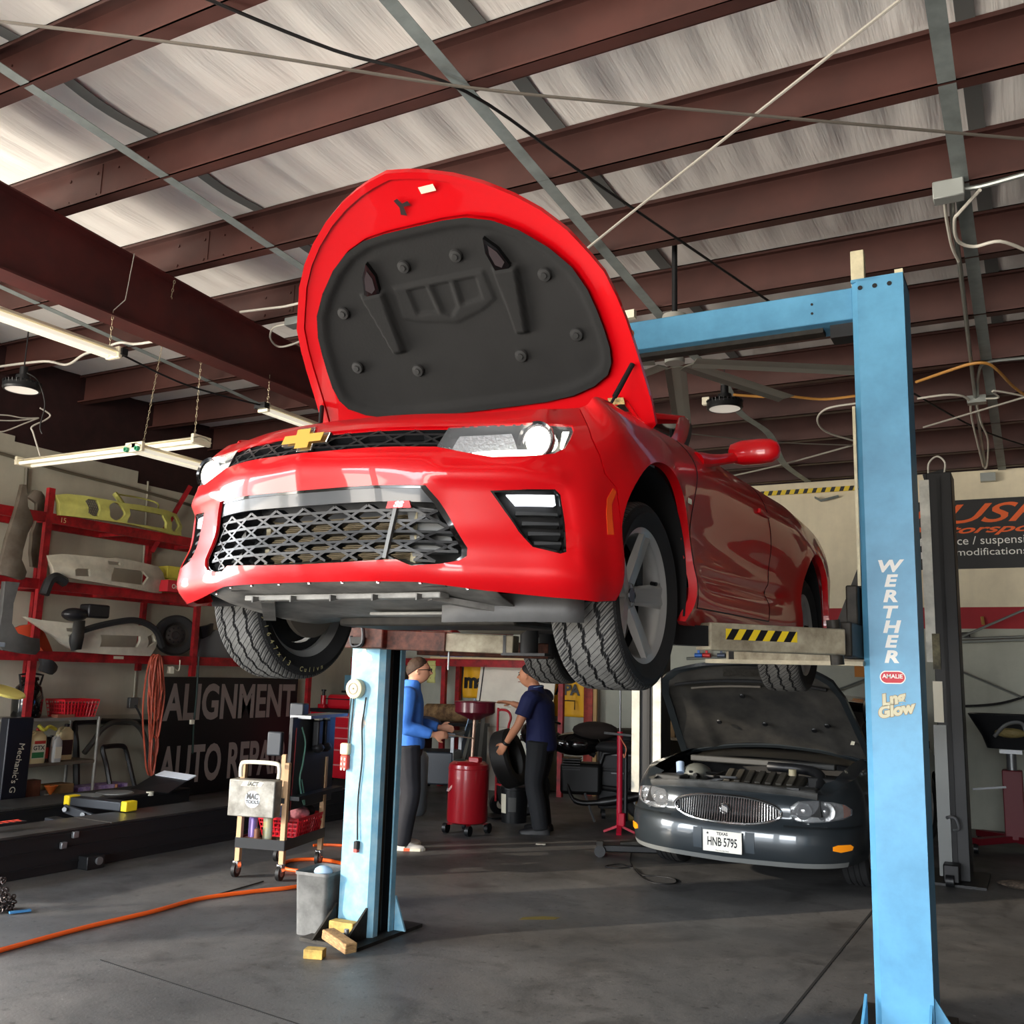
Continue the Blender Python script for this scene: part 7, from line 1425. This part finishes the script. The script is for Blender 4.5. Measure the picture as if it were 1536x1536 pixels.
t = thing('wall_poster','dark poster with a red car shape on the wall above the red tool chest','poster',(-8.50,11.85,1.40)); MB().bx(-.30,.30,-.01,0,-.20,.24).build('sheet',mat('poster_dark',(44,38,40),.4),t,smooth=0); MB().prism([(-.02,-.12),(.26,-.12),(.26,.14),(.16,.17),(.02,.14),(-.05,.02)],V((0,-.012,.02)),(1,0,0),(0,0,1),.002).build('red_shape',mat('poster_red',(130,32,40),.4),t,smooth=0); MB().bx(-.30,.30,-.013,-.01,.22,.24).build('white_edge',M_WHITE,t,smooth=0); MB().bx(-.30,.30,-.013,-.01,-.20,-.18).build('white_edge',M_WHITE,t,smooth=0)
t = thing('blue_carton','small pale blue printed carton on the wall bracket by the dark poster','box',(-8.98,11.7,1.28)); MB().bx(-.13,.15,-.08,.08,0,.22).build('carton',mat('carton_paleblue',(110,160,184),.6),t,bevel=.004); MB().box((-.07,-.082,.06),(.04,.003,.05)).build('print',mat('print_red',(190,60,80),.6),t,smooth=0)
t = thing('wall_bracket','thin black bracket carrying the pale blue carton','bracket',(-8.98,11.85,1.24)); MB().bx(-.16,.18,-.25,.58,0,.03).build('board',M_BLACK,t)
solo('blower_case',MB().bx(-8.62,-8.20,11.7,12.0,0,.2),mat('case_navy2',(24,34,48),.5),'dark blue case with yellow print on the floor behind the tool cart','case',bevel=.02)
# back wall things
sgn = thing('wall_sign','black wall sign with orange script and white services text','sign',(.05,YB-.02,3.36)); MB().bx(-1.50,.80,-.02,.015,-.41,.41).build('board',mat('sign_board_black',(24,25,26),.5),sgn,smooth=0)
M_OR = mat('sign_orange',(232,96,28),.5)
def sgt(txt, x0, x1, px0, px1, m, nm, **k):
    mb = text_mb(txt,1,(0,0,0),(1,0,0),(0,0,1),0,**k); A = np.array(mb.v); lo,hi = A.min(0),A.max(0); za = onY(1470,px1,YB-.042).z; zb = onY(1470,px0,YB-.042).z
    A[:,0] = x0+(A[:,0]-lo[0])/(hi[0]-lo[0])*(x1-x0)-.05; A[:,2] = za+(A[:,2]-lo[2])/(hi[2]-lo[2])*(zb-za)-3.36; A[:,1] = -.022; mb.v = [tuple(p) for p in A]; mb.build(nm,m,sgn,smooth=0)
sgt('RUSH',-1.30,.36,755,784,M_OR,'lettering',bold=.01,shear=.45)
sgt('Motorsports',-1.30,.42,787,803,M_OR,'lettering',bold=.02,shear=.45)
sgt('performance / suspension',-1.36,.10,804,820,M_LET,'small_lettering')
sgt('repairs / modifications',-1.28,-.03,822,836,M_LET,'small_lettering')
hz = thing('hazard_tape','yellow and black hazard strip along the top of the back wall','tape',(-2.6,YB-.02,4.0)); MB().bx(-.95,.95,-.02,.0,-.03,.03).build('strip',mat('hazard_yellow',(226,196,40)),hz,smooth=0)
q = MB()
for k in range(17): x0 = -.94+k*.112; q.prism([(x0,-.03),(x0+.05,-.03),(x0+.075,.03),(x0+.025,.03)],V((0,-.021,0)),(1,0,0),(0,0,1),.001)
q.build('stripes',M_BLACK,hz,smooth=0)
solo('loose_strap',MB().tube([onY(1222,746,12.38),onY(1231,751,12.36),onY(1258,744,12.38)],.02,6,flat=.2),M_GALV,'short bent end of galvanised strap hanging over the hazard strip','strap')
wire('wall_pipe',[onY(1424,963,12.36),onY(1560,958,12.36)],.022,M_CON,'upper of the twin horizontal pipes on the back wall behind the black lift','pipe',sm=1); wire('wall_pipe',[onY(1424,958.5,12.30),onY(1560,954,12.30)],.012,M_CON,'thin pipe running just above the thick one on the back wall','pipe',sm=1)
wire('brace_rod',[onY(1424,963,12.34),onY(1545,911,12.2)],.014,M_CON,'sloping brace rod rising from the wall pipes','rod',sm=1); wire('brace_rod',[onY(1420,998,12.38),onY(1545,1052,12.38)],.012,M_CON,'sloping brace rod falling below the wall pipes','rod',sm=1)
wire('wall_cable',[onY(1428,1058,12.38),onY(1455,1059,12.38),onY(1500,1055,12.38),onY(1545,1043,12.38)],.014,M_WIREB,'slack black cable on the back wall above the red engine stand','cable')
t = thing('wall_switch','small black wall switch box above the twin pipes','switch',onY(1446,954,12.40)); MB().box((.02,0,0),(.09,.06,.085)).build('box',M_BLACK,t,bevel=.01); MB().box((-.07,0,0),(.04,.03,.02)).build('stub',M_BLACK,t)
solo('wall_peg',MB().bar(onY(1473,925,12.42),onY(1475,937,12.40),.03,.02),mat('peg_tan',(170,130,70),.7),'small tan peg under the red stripe on the back wall','peg')
wire('brace_rod',[onY(1255,1035,12.38),onY(1300,1018,12.38)],.012,M_CON,'thin rod on the back wall beside the raised sedan bonnet','rod',sm=1)
solo('small_orange_box',MB().box(onY(1290,1003,12.3),(.12,.05,.2)),mat('box_orange',(206,130,50),.6),'small orange box on the back wall beside the blue lift post','box')
for k,(x,c,lab) in enumerate(((1048,(60,110,190),'blue'),(1060,(200,60,60),'red'),(1082,(90,100,120),'grey'))):
    p = onY(x,983,12.36); t = thing('air_valve','small %s air valve on the pipe above the raised sedan bonnet'%lab,'valve',p); MB().cyl((-.05,0,0),(.05,0,0),.03,n=12).build('body',mat('valve_%d'%k,c,.4,.3),t); MB().bar((0,0,.03),(.0,-.01,.09),.03,.015).build('lever',mat('valve_%d'%k,c),t)
wire('wall_pipe',[onY(1030,988,12.40),onY(1120,983,12.40)],.02,M_CON,'short pipe carrying the three small air valves','pipe',sm=1)
# engine stand on the right
t = thing('transmission_stand','red hydraulic stand carrying a black tub of parts at the right-hand wall','stand',(-.28,11.0,0)); M_ES = mat('stand_red',(104,18,30),.5)
MB().bx(-.09,.09,-.09,.09,.12,.78).build('column',M_ES,t,bevel=.008); MB().cyl((0,0,.78),(0,0,.98),.045,n=16).build('ram',M_STEEL,t); MB().bx(-.10,.10,-.08,.08,.94,.98).build('head_plate',M_STEEL,t)
for k in range(4): a = R(45+90*k); MB().bar((0,0,.13),(.48*math.cos(a),.48*math.sin(a),.11),.09,.06).build('leg',M_ES,t); c = V((.48*math.cos(a),.48*math.sin(a),.045)); MB().cyl(c+V((-.02,0,0)),c+V((.02,0,0)),.045,n=16).build('caster',M_BLACK,t)
MB().bar((-.06,-.08,.62),(-.36,-.12,.58),.03,.02).build('pump_handle',M_STEEL,t)
t = thing('parts_tub','black plastic tub on the red stand, a metal bracket in it','tub',(-.25,11.0,.99)); q = MB(); P = []
for z,w,d in ((0,.24,.2),(.12,.28,.24),(.26,.36,.30),(.33,.40,.33),(.33,.36,.30),(.10,.26,.22)): P.append([V((w*math.copysign(abs(math.cos(a))**.4,math.cos(a)),d*math.copysign(abs(math.sin(a))**.4,math.sin(a)),z)) for a in np.linspace(0,2*PI,33)])
q.grid(P); q.add(P[0][:-1],[tuple(range(32))]); q.add(P[-1][:-1],[tuple(range(32))]); q.build('shell',mat('tub_black',(20,21,24),.4),t)
MB().tube(smooth_path([V((-.16,-.31,.12)),V((-.05,-.33,.24)),V((.08,-.33,.26)),V((.12,-.33,.16))],6),.018,8).build('bracket',M_STEEL,t); MB().ell((-.02,-.26,.16),(.14,.05,.05),14,8).build('parts_heap',mat('parts_dull',(130,116,72),.6,bump=1,bscale=40),t)
solo('floor_mat',MB().ell(onZ(1540,1331,.0)+V((0,0,.015)),(.22,.14,.03),18,6),mat('rag_grit',(120,104,90),.95,noise=.6,nscale=40,bump=1,bscale=40),'crumpled gritty rag on the floor at the right-hand edge','rag')
solo('yellow_paint_mark',MB().prism([(-.14,-.03),(.1,-.05),(.15,.0),(.05,.04),(-.1,.03)],onZ(808,1377,.0005),(.75,.65,0),(-.65,.75,0),.0008),mat('mark_yellow',(120,104,44),.8),'worn yellow paint mark on the floor below the red car','paint mark',smooth=0)
solo('paper_scrap',MB().box(onZ(811,1266,.006),(.09,.05,.006),Matrix.Rotation(.4,3,'Z')),M_WHITE,'small white scrap of paper on the floor in front of the man in navy','paper')
# ================================================================ the two men
def soft(name, mb, m, parent, vox=.012, it=5):
    o = mb.build(name, m, parent, smooth=0); d = o.modifiers.new('r','REMESH'); d.mode = 'VOXEL'; d.voxel_size = vox; d.use_smooth_shade = True
    d = o.modifiers.new('s','SMOOTH'); d.iterations = it; d.factor = .5; return o
def loft(mb, secs, n=20):
    P = []
    for c,a,b in secs: c = V(c); P.append([c+V((b*math.cos(t),a*math.sin(t),0)) for t in np.linspace(0,2*PI,n+1)])
    mb.grid(P); mb.add(P[0][:-1],[tuple(range(n))]); mb.add(P[-1][:-1],[tuple(range(n))]); return mb
def limb(mb, pts, rs, n=12): P = smooth_path(pts,4); k = np.interp(np.linspace(0,len(pts)-1,len(P)),range(len(pts)),rs); return mb.tube(P,list(k),n)
def head_mb(mb, c, yaw=0, s=1.0):
    c = V(c); rot = Matrix.Rotation(yaw,3,'Z'); P = []
    for i in range(25):
        a = PI*i/24; row = []
        for j in range(33):
            t = 2*PI*j/32; x,y,z = math.sin(a)*math.cos(t),math.sin(a)*math.sin(t),math.cos(a)
            w = .075*(1 if z > -.1 else 1-.30*(-z-.1)); d = .098 if z > -.2 else .098*(1-.12*(-z-.2)); p = V((x*d,y*w,z*.118))
            if x > .3:
                f = (x-.3)/.7; zz = p.z/.118
                p.x += f*(.010*math.exp(-((zz+.62)/.16)**2)+.006*math.exp(-((zz+.40)/.07)**2)*math.exp(-(y/.3)**2)-.010*math.exp(-((zz-.12)/.13)**2)*math.exp(-((abs(y)-.38)/.2)**2)+.006*math.exp(-((zz-.30)/.10)**2))
                p.x += .024*max(0,1-abs(y)/.20)*max(0,1-abs(zz+.16)/.22)
            row.append(c+rot@(p*s))
        P.append(row)
    mb.grid(P)
    nz = [c+rot@(V((.098,0,.015))*s),c+rot@(V((.112,0,-.012))*s),c+rot@(V((.118,0,-.026))*s)]; mb.tube(nz,[.008*s,.011*s,.013*s],8)
    for q in (-1,1):
        e = c+rot@(V((-.005,q*.076,-.008))*s); mb.add([e+rot@V((x*.018,q*y,z*.032)) for x,y,z in ((0,.012,1),(.7,.006,.5),(.6,.004,-.5),(0,.008,-1),(-.8,.014,-.5),(-1,.018,.3),(0,-.01,0))],[(0,1,6),(1,2,6),(2,3,6),(3,4,6),(4,5,6),(5,0,6),(0,5,4,3,2,1)])
    return mb
def hand(mb, wrist, d, palm_n, curl=.5, s=1.0):
    """wrist point, direction of the fingers, palm normal"""
    w,d,n = V(wrist),V(d).normalized(),V(palm_n).normalized(); n = (n-d*n.dot(d)).normalized(); t = d.cross(n)
    P = []
    for k,hw,hh in ((0,.026,.018),(.03,.034,.017),(.06,.040,.015),(.088,.040,.013)): P.append([w+d*k*s+(t*math.cos(a)*hw+n*math.sin(a)*hh)*s for a in np.linspace(0,2*PI,15)])
    mb.grid(P); mb.add(P[0][:-1],[tuple(range(14))]); mb.add(P[-1][:-1],[tuple(range(14))])
    for i,L_ in enumerate((.066,.076,.072,.056)):
        b = w+d*.078*s+t*(-.029+.0195*i)*s; q = [b]; dr = d.copy()
        for k in range(3): dr = (dr+n*curl*.55).normalized(); q.append(q[-1]+dr*L_*s*(.45,.32,.23)[k])
        mb.tube(q,[.0095*s,.009*s,.0085*s,.007*s],8)
    b = w+d*.025*s-t*.028*s; mb.tube([b,b+(d*.02-t*.022+n*.008)*s,b+(d*.046-t*.034+n*.016)*s,b+(d*.066-t*.034+n*.022)*s],[.014*s,.0125*s,.011*s,.008*s],8)
    return mb
def person(label, loc, rz, J, cl):
    """J: joints in the person's own frame (x ahead, y left, z up)"""
    root = thing('person',label,'person',loc,rz); skin = mat('skin_'+cl['id'],cl['skin'],.55)
    pel,che,neck,head = V(J['pelvis']),V(J['chest']),V(J['neck']),V(J['head'])
    b = MB()
    loft(b,[(pel+V((0,0,-.09)),.13,.10),(pel,.155,.115),(pel.lerp(che,.35),.135,.10),(pel.lerp(che,.7),.155,.112),(che,.175,.118),(che.lerp(neck,.45),.15,.095),(che.lerp(neck,.8),.08,.07),(neck,.058,.06)])
    limb(b,[neck+V((-.01,0,-.04)),neck.lerp(head,.4),head+V((-.015,0,-.05))],[.06,.054,.055]); head_mb(b,head,J.get('head_yaw',0))
    for s,side in ((1,'l'),(-1,'r')):
        sh,el,wr = V(J['sh_'+side]),V(J['el_'+side]),V(J['wr_'+side]); limb(b,[che+V((0,s*.10,.03)),sh,sh.lerp(el,.5),el,el.lerp(wr,.35),wr],[.065,.058,.047,.040,.042,.026])
        hand(b,wr,V(J['hd_'+side]),V(J['pn_'+side]),J.get('curl_'+side,.5))
        hp,kn,an = V(J['hip_'+side]),V(J['kn_'+side]),V(J['an_'+side]); limb(b,[hp,hp.lerp(kn,.5),kn,kn.lerp(an,.35),an],[.095,.082,.058,.058,.038]); toe = V(J['toe_'+side]); limb(b,[an+V((-.01,0,-.03)),an.lerp(toe,.5)+V((0,0,-.022)),toe+V((0,0,-.012))],[.028,.020,.012])
    body = soft('body',b,skin,root,.009,3)
    # shirt
    q = MB(); loft(q,[(pel+V((0,0,cl['hem'])),.172,.135),(pel+V((0,0,cl['hem']+.06)),.176,.14),(pel.lerp(che,.4),.162,.125),(pel.lerp(che,.75),.178,.132),(che,.195,.135),(che.lerp(neck,.4),.165,.11),(che.lerp(neck,.72),.095,.085),(neck+V((0,0,cl['collar'])),.064,.066)])
    for s,side in ((1,'l'),(-1,'r')):
        sh,el,wr = V(J['sh_'+side]),V(J['el_'+side]),V(J['wr_'+side])
        if cl['long']: limb(q,[che+V((0,s*.09,.03)),sh,sh.lerp(el,.5),el,el.lerp(wr,.5),el.lerp(wr,.92)],[.085,.08,.072,.068,.060,.046])
        else: limb(q,[che+V((0,s*.09,.03)),sh,sh.lerp(el,.4),sh.lerp(el,.68)],[.085,.082,.076,.076])
    soft('shirt',q,cl['shirt'],root,.010,4)
    # trousers
    q = MB(); loft(q,[(pel+V((0,0,-.12)),.15,.115),(pel+V((0,0,-.04)),.168,.128),(pel+V((0,0,.07)),.160,.122)])
    for side in 'lr':
        hp,kn,an = V(J['hip_'+side]),V(J['kn_'+side]),V(J['an_'+side]); limb(q,[hp+V((0,0,.03)),hp.lerp(kn,.5),kn,kn.lerp(an,.5),an+V((0,0,-.045))],[.108,.098,.082,.080,.074])
    soft('trousers',q,cl['trousers'],root,.011,4)
    for side in 'lr':
        an,toe = V(J['an_'+side]),V(J['toe_'+side]); d = (toe-an); d.z = 0; d.normalize(); t = V((-d.y,d.x,0)); q = MB(); P = []
        base = V((an.x,an.y,0))-d*.085; g0 = J['ground_'+side] if 'ground_'+side in J else 0
        for k,w,h in ((0,.026,.06),(.02,.036,.085),(.08,.038,.105),(.13,.042,.085),(.19,.046,.06),(.245,.040,.048),(.275,.022,.035)):
            P.append([base+d*k+t*w*math.cos(a)+V((0,0,g0+(h if math.sin(a) > 0 else .0)*abs(math.sin(a))**.7+(.002 if math.sin(a) <= 0 else 0))) for a in np.linspace(0,2*PI,17)])
        q.grid(P); q.add(P[0][:-1],[tuple(range(16))]); q.add(P[-1][:-1],[tuple(range(16))]); sho = q.build('shoe',cl['shoe'],root,smooth=60)
        if 'sole' in cl: MB().prism([(k,w) for k,w in ((-.005,.03),(.08,.044),(.19,.05),(.25,.044),(.285,.0),(.25,-.044),(.19,-.05),(.08,-.044),(-.005,-.03))],base+V((0,0,g0)),d,t,.022).build('sole',cl['sole'],sho,smooth=0); MB().tube([base+d*.09+t*.045+V((0,0,g0+.03)),base+d*.11+V((0,0,g0+.108)),base+d*.13-t*.045+V((0,0,g0+.03))],.018,8,flat=.4).build('side_panel',cl['panel'],sho); MB().box(base+d*.14+V((0,0,g0+.012)),(.05,.10,.024),Matrix((d,t,V((0,0,1)))).transposed()).build('orange_stripe',mat('shoe_orange',(216,90,50),.6),sho)
    # hair: a shell over the skull
    hy = J.get('head_yaw',0); rot = Matrix.Rotation(hy,3,'Z'); q = MB(); P = []
    for i in range(19):
        row = []
        for j in range(33):
            t = 2*PI*j/32; lim = .88+1.12*(1-math.cos(t))*.5 ; a = min(PI*.99,lim*i/18); x,y,z = math.sin(a)*math.cos(t),math.sin(a)*math.sin(t),math.cos(a)
            k_ = (1+random.uniform(-.03,.035)*(1 if 0 < i < 18 else 0))*(1-.07*(i/18)**5); row.append(head+rot@V(((x*.104-.006)*k_,y*.083*k_,(z*.126+.004)*k_)))
        row[-1] = row[0]; P.append(row)
    q.grid(P); q.build('hair',cl['hair'],root,smooth=80,solid=.012)
    eye = mat('eye_dark',(40,30,26),.3)
    for s in (-1,1):
        e = head+rot@V((.088,s*.031,.010)); MB().ell(e,(.009,.012,.006),10,6).build('eye',eye,root); MB().bar(head+rot@V((.094,s*.016,.032)),head+rot@V((.088,s*.046,.030)),.008,.007).build('eyebrow',cl['hair'],root)
    MB().bar(head+rot@V((.098,-.022,-.062)),head+rot@V((.098,.022,-.062)),.008,.008).build('mouth',mat('lip_'+cl['id'],cl['lip'],.5),root)
    return root,head,rot
J = dict(pelvis=(0,0,.93),chest=(-.02,0,1.30),neck=(.01,0,1.45),head=(.06,0,1.585),sh_l=(-.02,.19,1.37),el_l=(.02,.25,1.10),wr_l=(.26,.20,1.06),hd_l=(1,-.3,-.05),pn_l=(0,-1,-.2),sh_r=(-.02,-.19,1.37),el_r=(-.03,-.25,1.09),wr_r=(.21,-.22,1.02),hd_r=(1,.25,.0),pn_r=(0,1,-.2),curl_l=.8,curl_r=.8,
  hip_l=(0,.09,.88),kn_l=(.03,.11,.48),an_l=(-.06,.12,.085),toe_l=(.10,.15,.04),hip_r=(0,-.09,.88),kn_r=(.04,-.10,.48),an_r=(-.02,-.11,.085),toe_r=(.15,-.13,.04))
M_BLUEK = mat('blue_fleece',(70,132,226),.8,bump=.5,bscale=16)
pr1,hd,rot = person('man in a blue sweater and glasses facing the oil drain, seen from the side',(-5.16,7.58,0),R(32),J,dict(id='a',skin=(206,150,120),lip=(170,100,90),hem=-.05,collar=.055,long=True,shirt=M_BLUEK,trousers=mat('charcoal_jeans',(38,38,44),.8,noise=.2),shoe=mat('shoe_white',(206,200,190),.6),sole=M_WHITE,panel=mat('shoe_green',(60,86,60),.6),hair=mat('hair_brown',(62,44,31),.7,bump=.5,bscale=60)))
g = MB()
for s in (-1,1): g.tube([hd+rot@V((.107,s*.033+.024*math.cos(a),.010+.017*math.sin(a))) for a in np.linspace(0,2*PI,15)[:-1]],.0035,6,closed=True); g.tube([hd+rot@V((.105,s*.057,.014)),hd+rot@V((.05,s*.080,.014)),hd+rot@V((-.01,s*.084,.010))],.0035,6)
g.tube([hd+rot@V((.112,-.010,.014)),hd+rot@V((.112,.010,.014))],.0035,6); g.build('glasses',M_BLACK,pr1)
MB().cyl((.17,-.224,1.03),(.195,-.222,1.024),.034,n=14).build('cuff',M_WHITE,pr1); MB().box((-.125,-.06,.86),(.02,.10,.02)).build('belt_label',M_WHITE,pr1)
solo('work_tool',MB().bar(pr1.matrix_basis@V((.28,-.19,1.03)),pr1.matrix_basis@V((.60,.02,.98)),.03,.012),mat('tool_tan',(150,132,116),.5,.3),'thin flat tool held out by the man in the blue sweater','tool')
J2 = dict(pelvis=(0,0,.90),chest=(.03,.0,1.26),neck=(.07,0,1.41),head=(.13,.01,1.535),head_yaw=R(-4),sh_l=(.05,.19,1.32),el_l=(.14,.25,1.05),wr_l=(.27,.20,.86),hd_l=(.55,-.1,-.8),pn_l=(.4,-.5,-.5),curl_l=.45,
  sh_r=(.04,-.19,1.33),el_r=(.22,-.22,1.19),wr_r=(.36,-.16,1.25),hd_r=(1,.1,.10),pn_r=(0,.4,-1),curl_r=.25,
  hip_l=(0,.09,.86),kn_l=(.03,.10,.47),an_l=(-.05,.12,.085),toe_l=(.12,.16,.04),hip_r=(0,-.09,.86),kn_r=(.06,-.10,.47),an_r=(.0,-.12,.085),toe_r=(.17,-.14,.04))
M_NAVY = mat('navy_polo',(20,28,72),.8,bump=.2,bscale=40)
pr2,hd2,rot2 = person('man in a navy polo shirt, hand on a tyre, looking towards the man in blue',(-4.56,9.13,0),R(188),J2,dict(id='b',skin=(186,128,96),lip=(150,84,74),hem=-.10,collar=.035,long=False,shirt=M_NAVY,trousers=mat('black_work_trousers',(20,22,26),.8),shoe=mat('shoe_black',(18,18,20),.5),hair=mat('hair_black',(24,20,18),.7,bump=.5,bscale=60)))
MB().lathe([(.060,.0),(.070,-.004),(.074,.016),(.062,.026)],V(J2['neck'])+V((-.008,0,.0)),(.25,0,1),n=24).build('collar',M_NAVY,pr2); MB().lathe([(.0725,.0),(.0735,.005)],V(J2['neck'])+V((-.008,0,.008)),(.25,0,1),n=24).build('collar_stripe',mat('collar_pale',(130,160,200),.6),pr2)
a,b_ = V(J2['el_l']),V(J2['wr_l']); MB().cyl(a.lerp(b_,.90),a.lerp(b_,1.02),.034,n=16).build('watch',M_BLACK,pr2)
solo('paper_slip',MB().box(pr2.matrix_basis@V((.47,-.15,1.235)),(.10,.07,.006)),M_WHITE,'white slip of paper held in the raised hand of the man in navy','paper')
pr1.scale = (1.10,1.10,1.0); pr2.scale = (1.14,1.14,1.02)
# repeats of the same kind share a group
from collections import Counter
tops = [o for o in SC.objects if o.parent is None and o.get('category')]
cnt = Counter(o.name.split('.')[0] for o in tops)
for o in tops:
    k = o.name.split('.')[0]
    if cnt[k] > 1 and not o.get('group'): o['group'] = k.replace('_',' ')+('es' if k.endswith(('s','x','ch')) else 's')
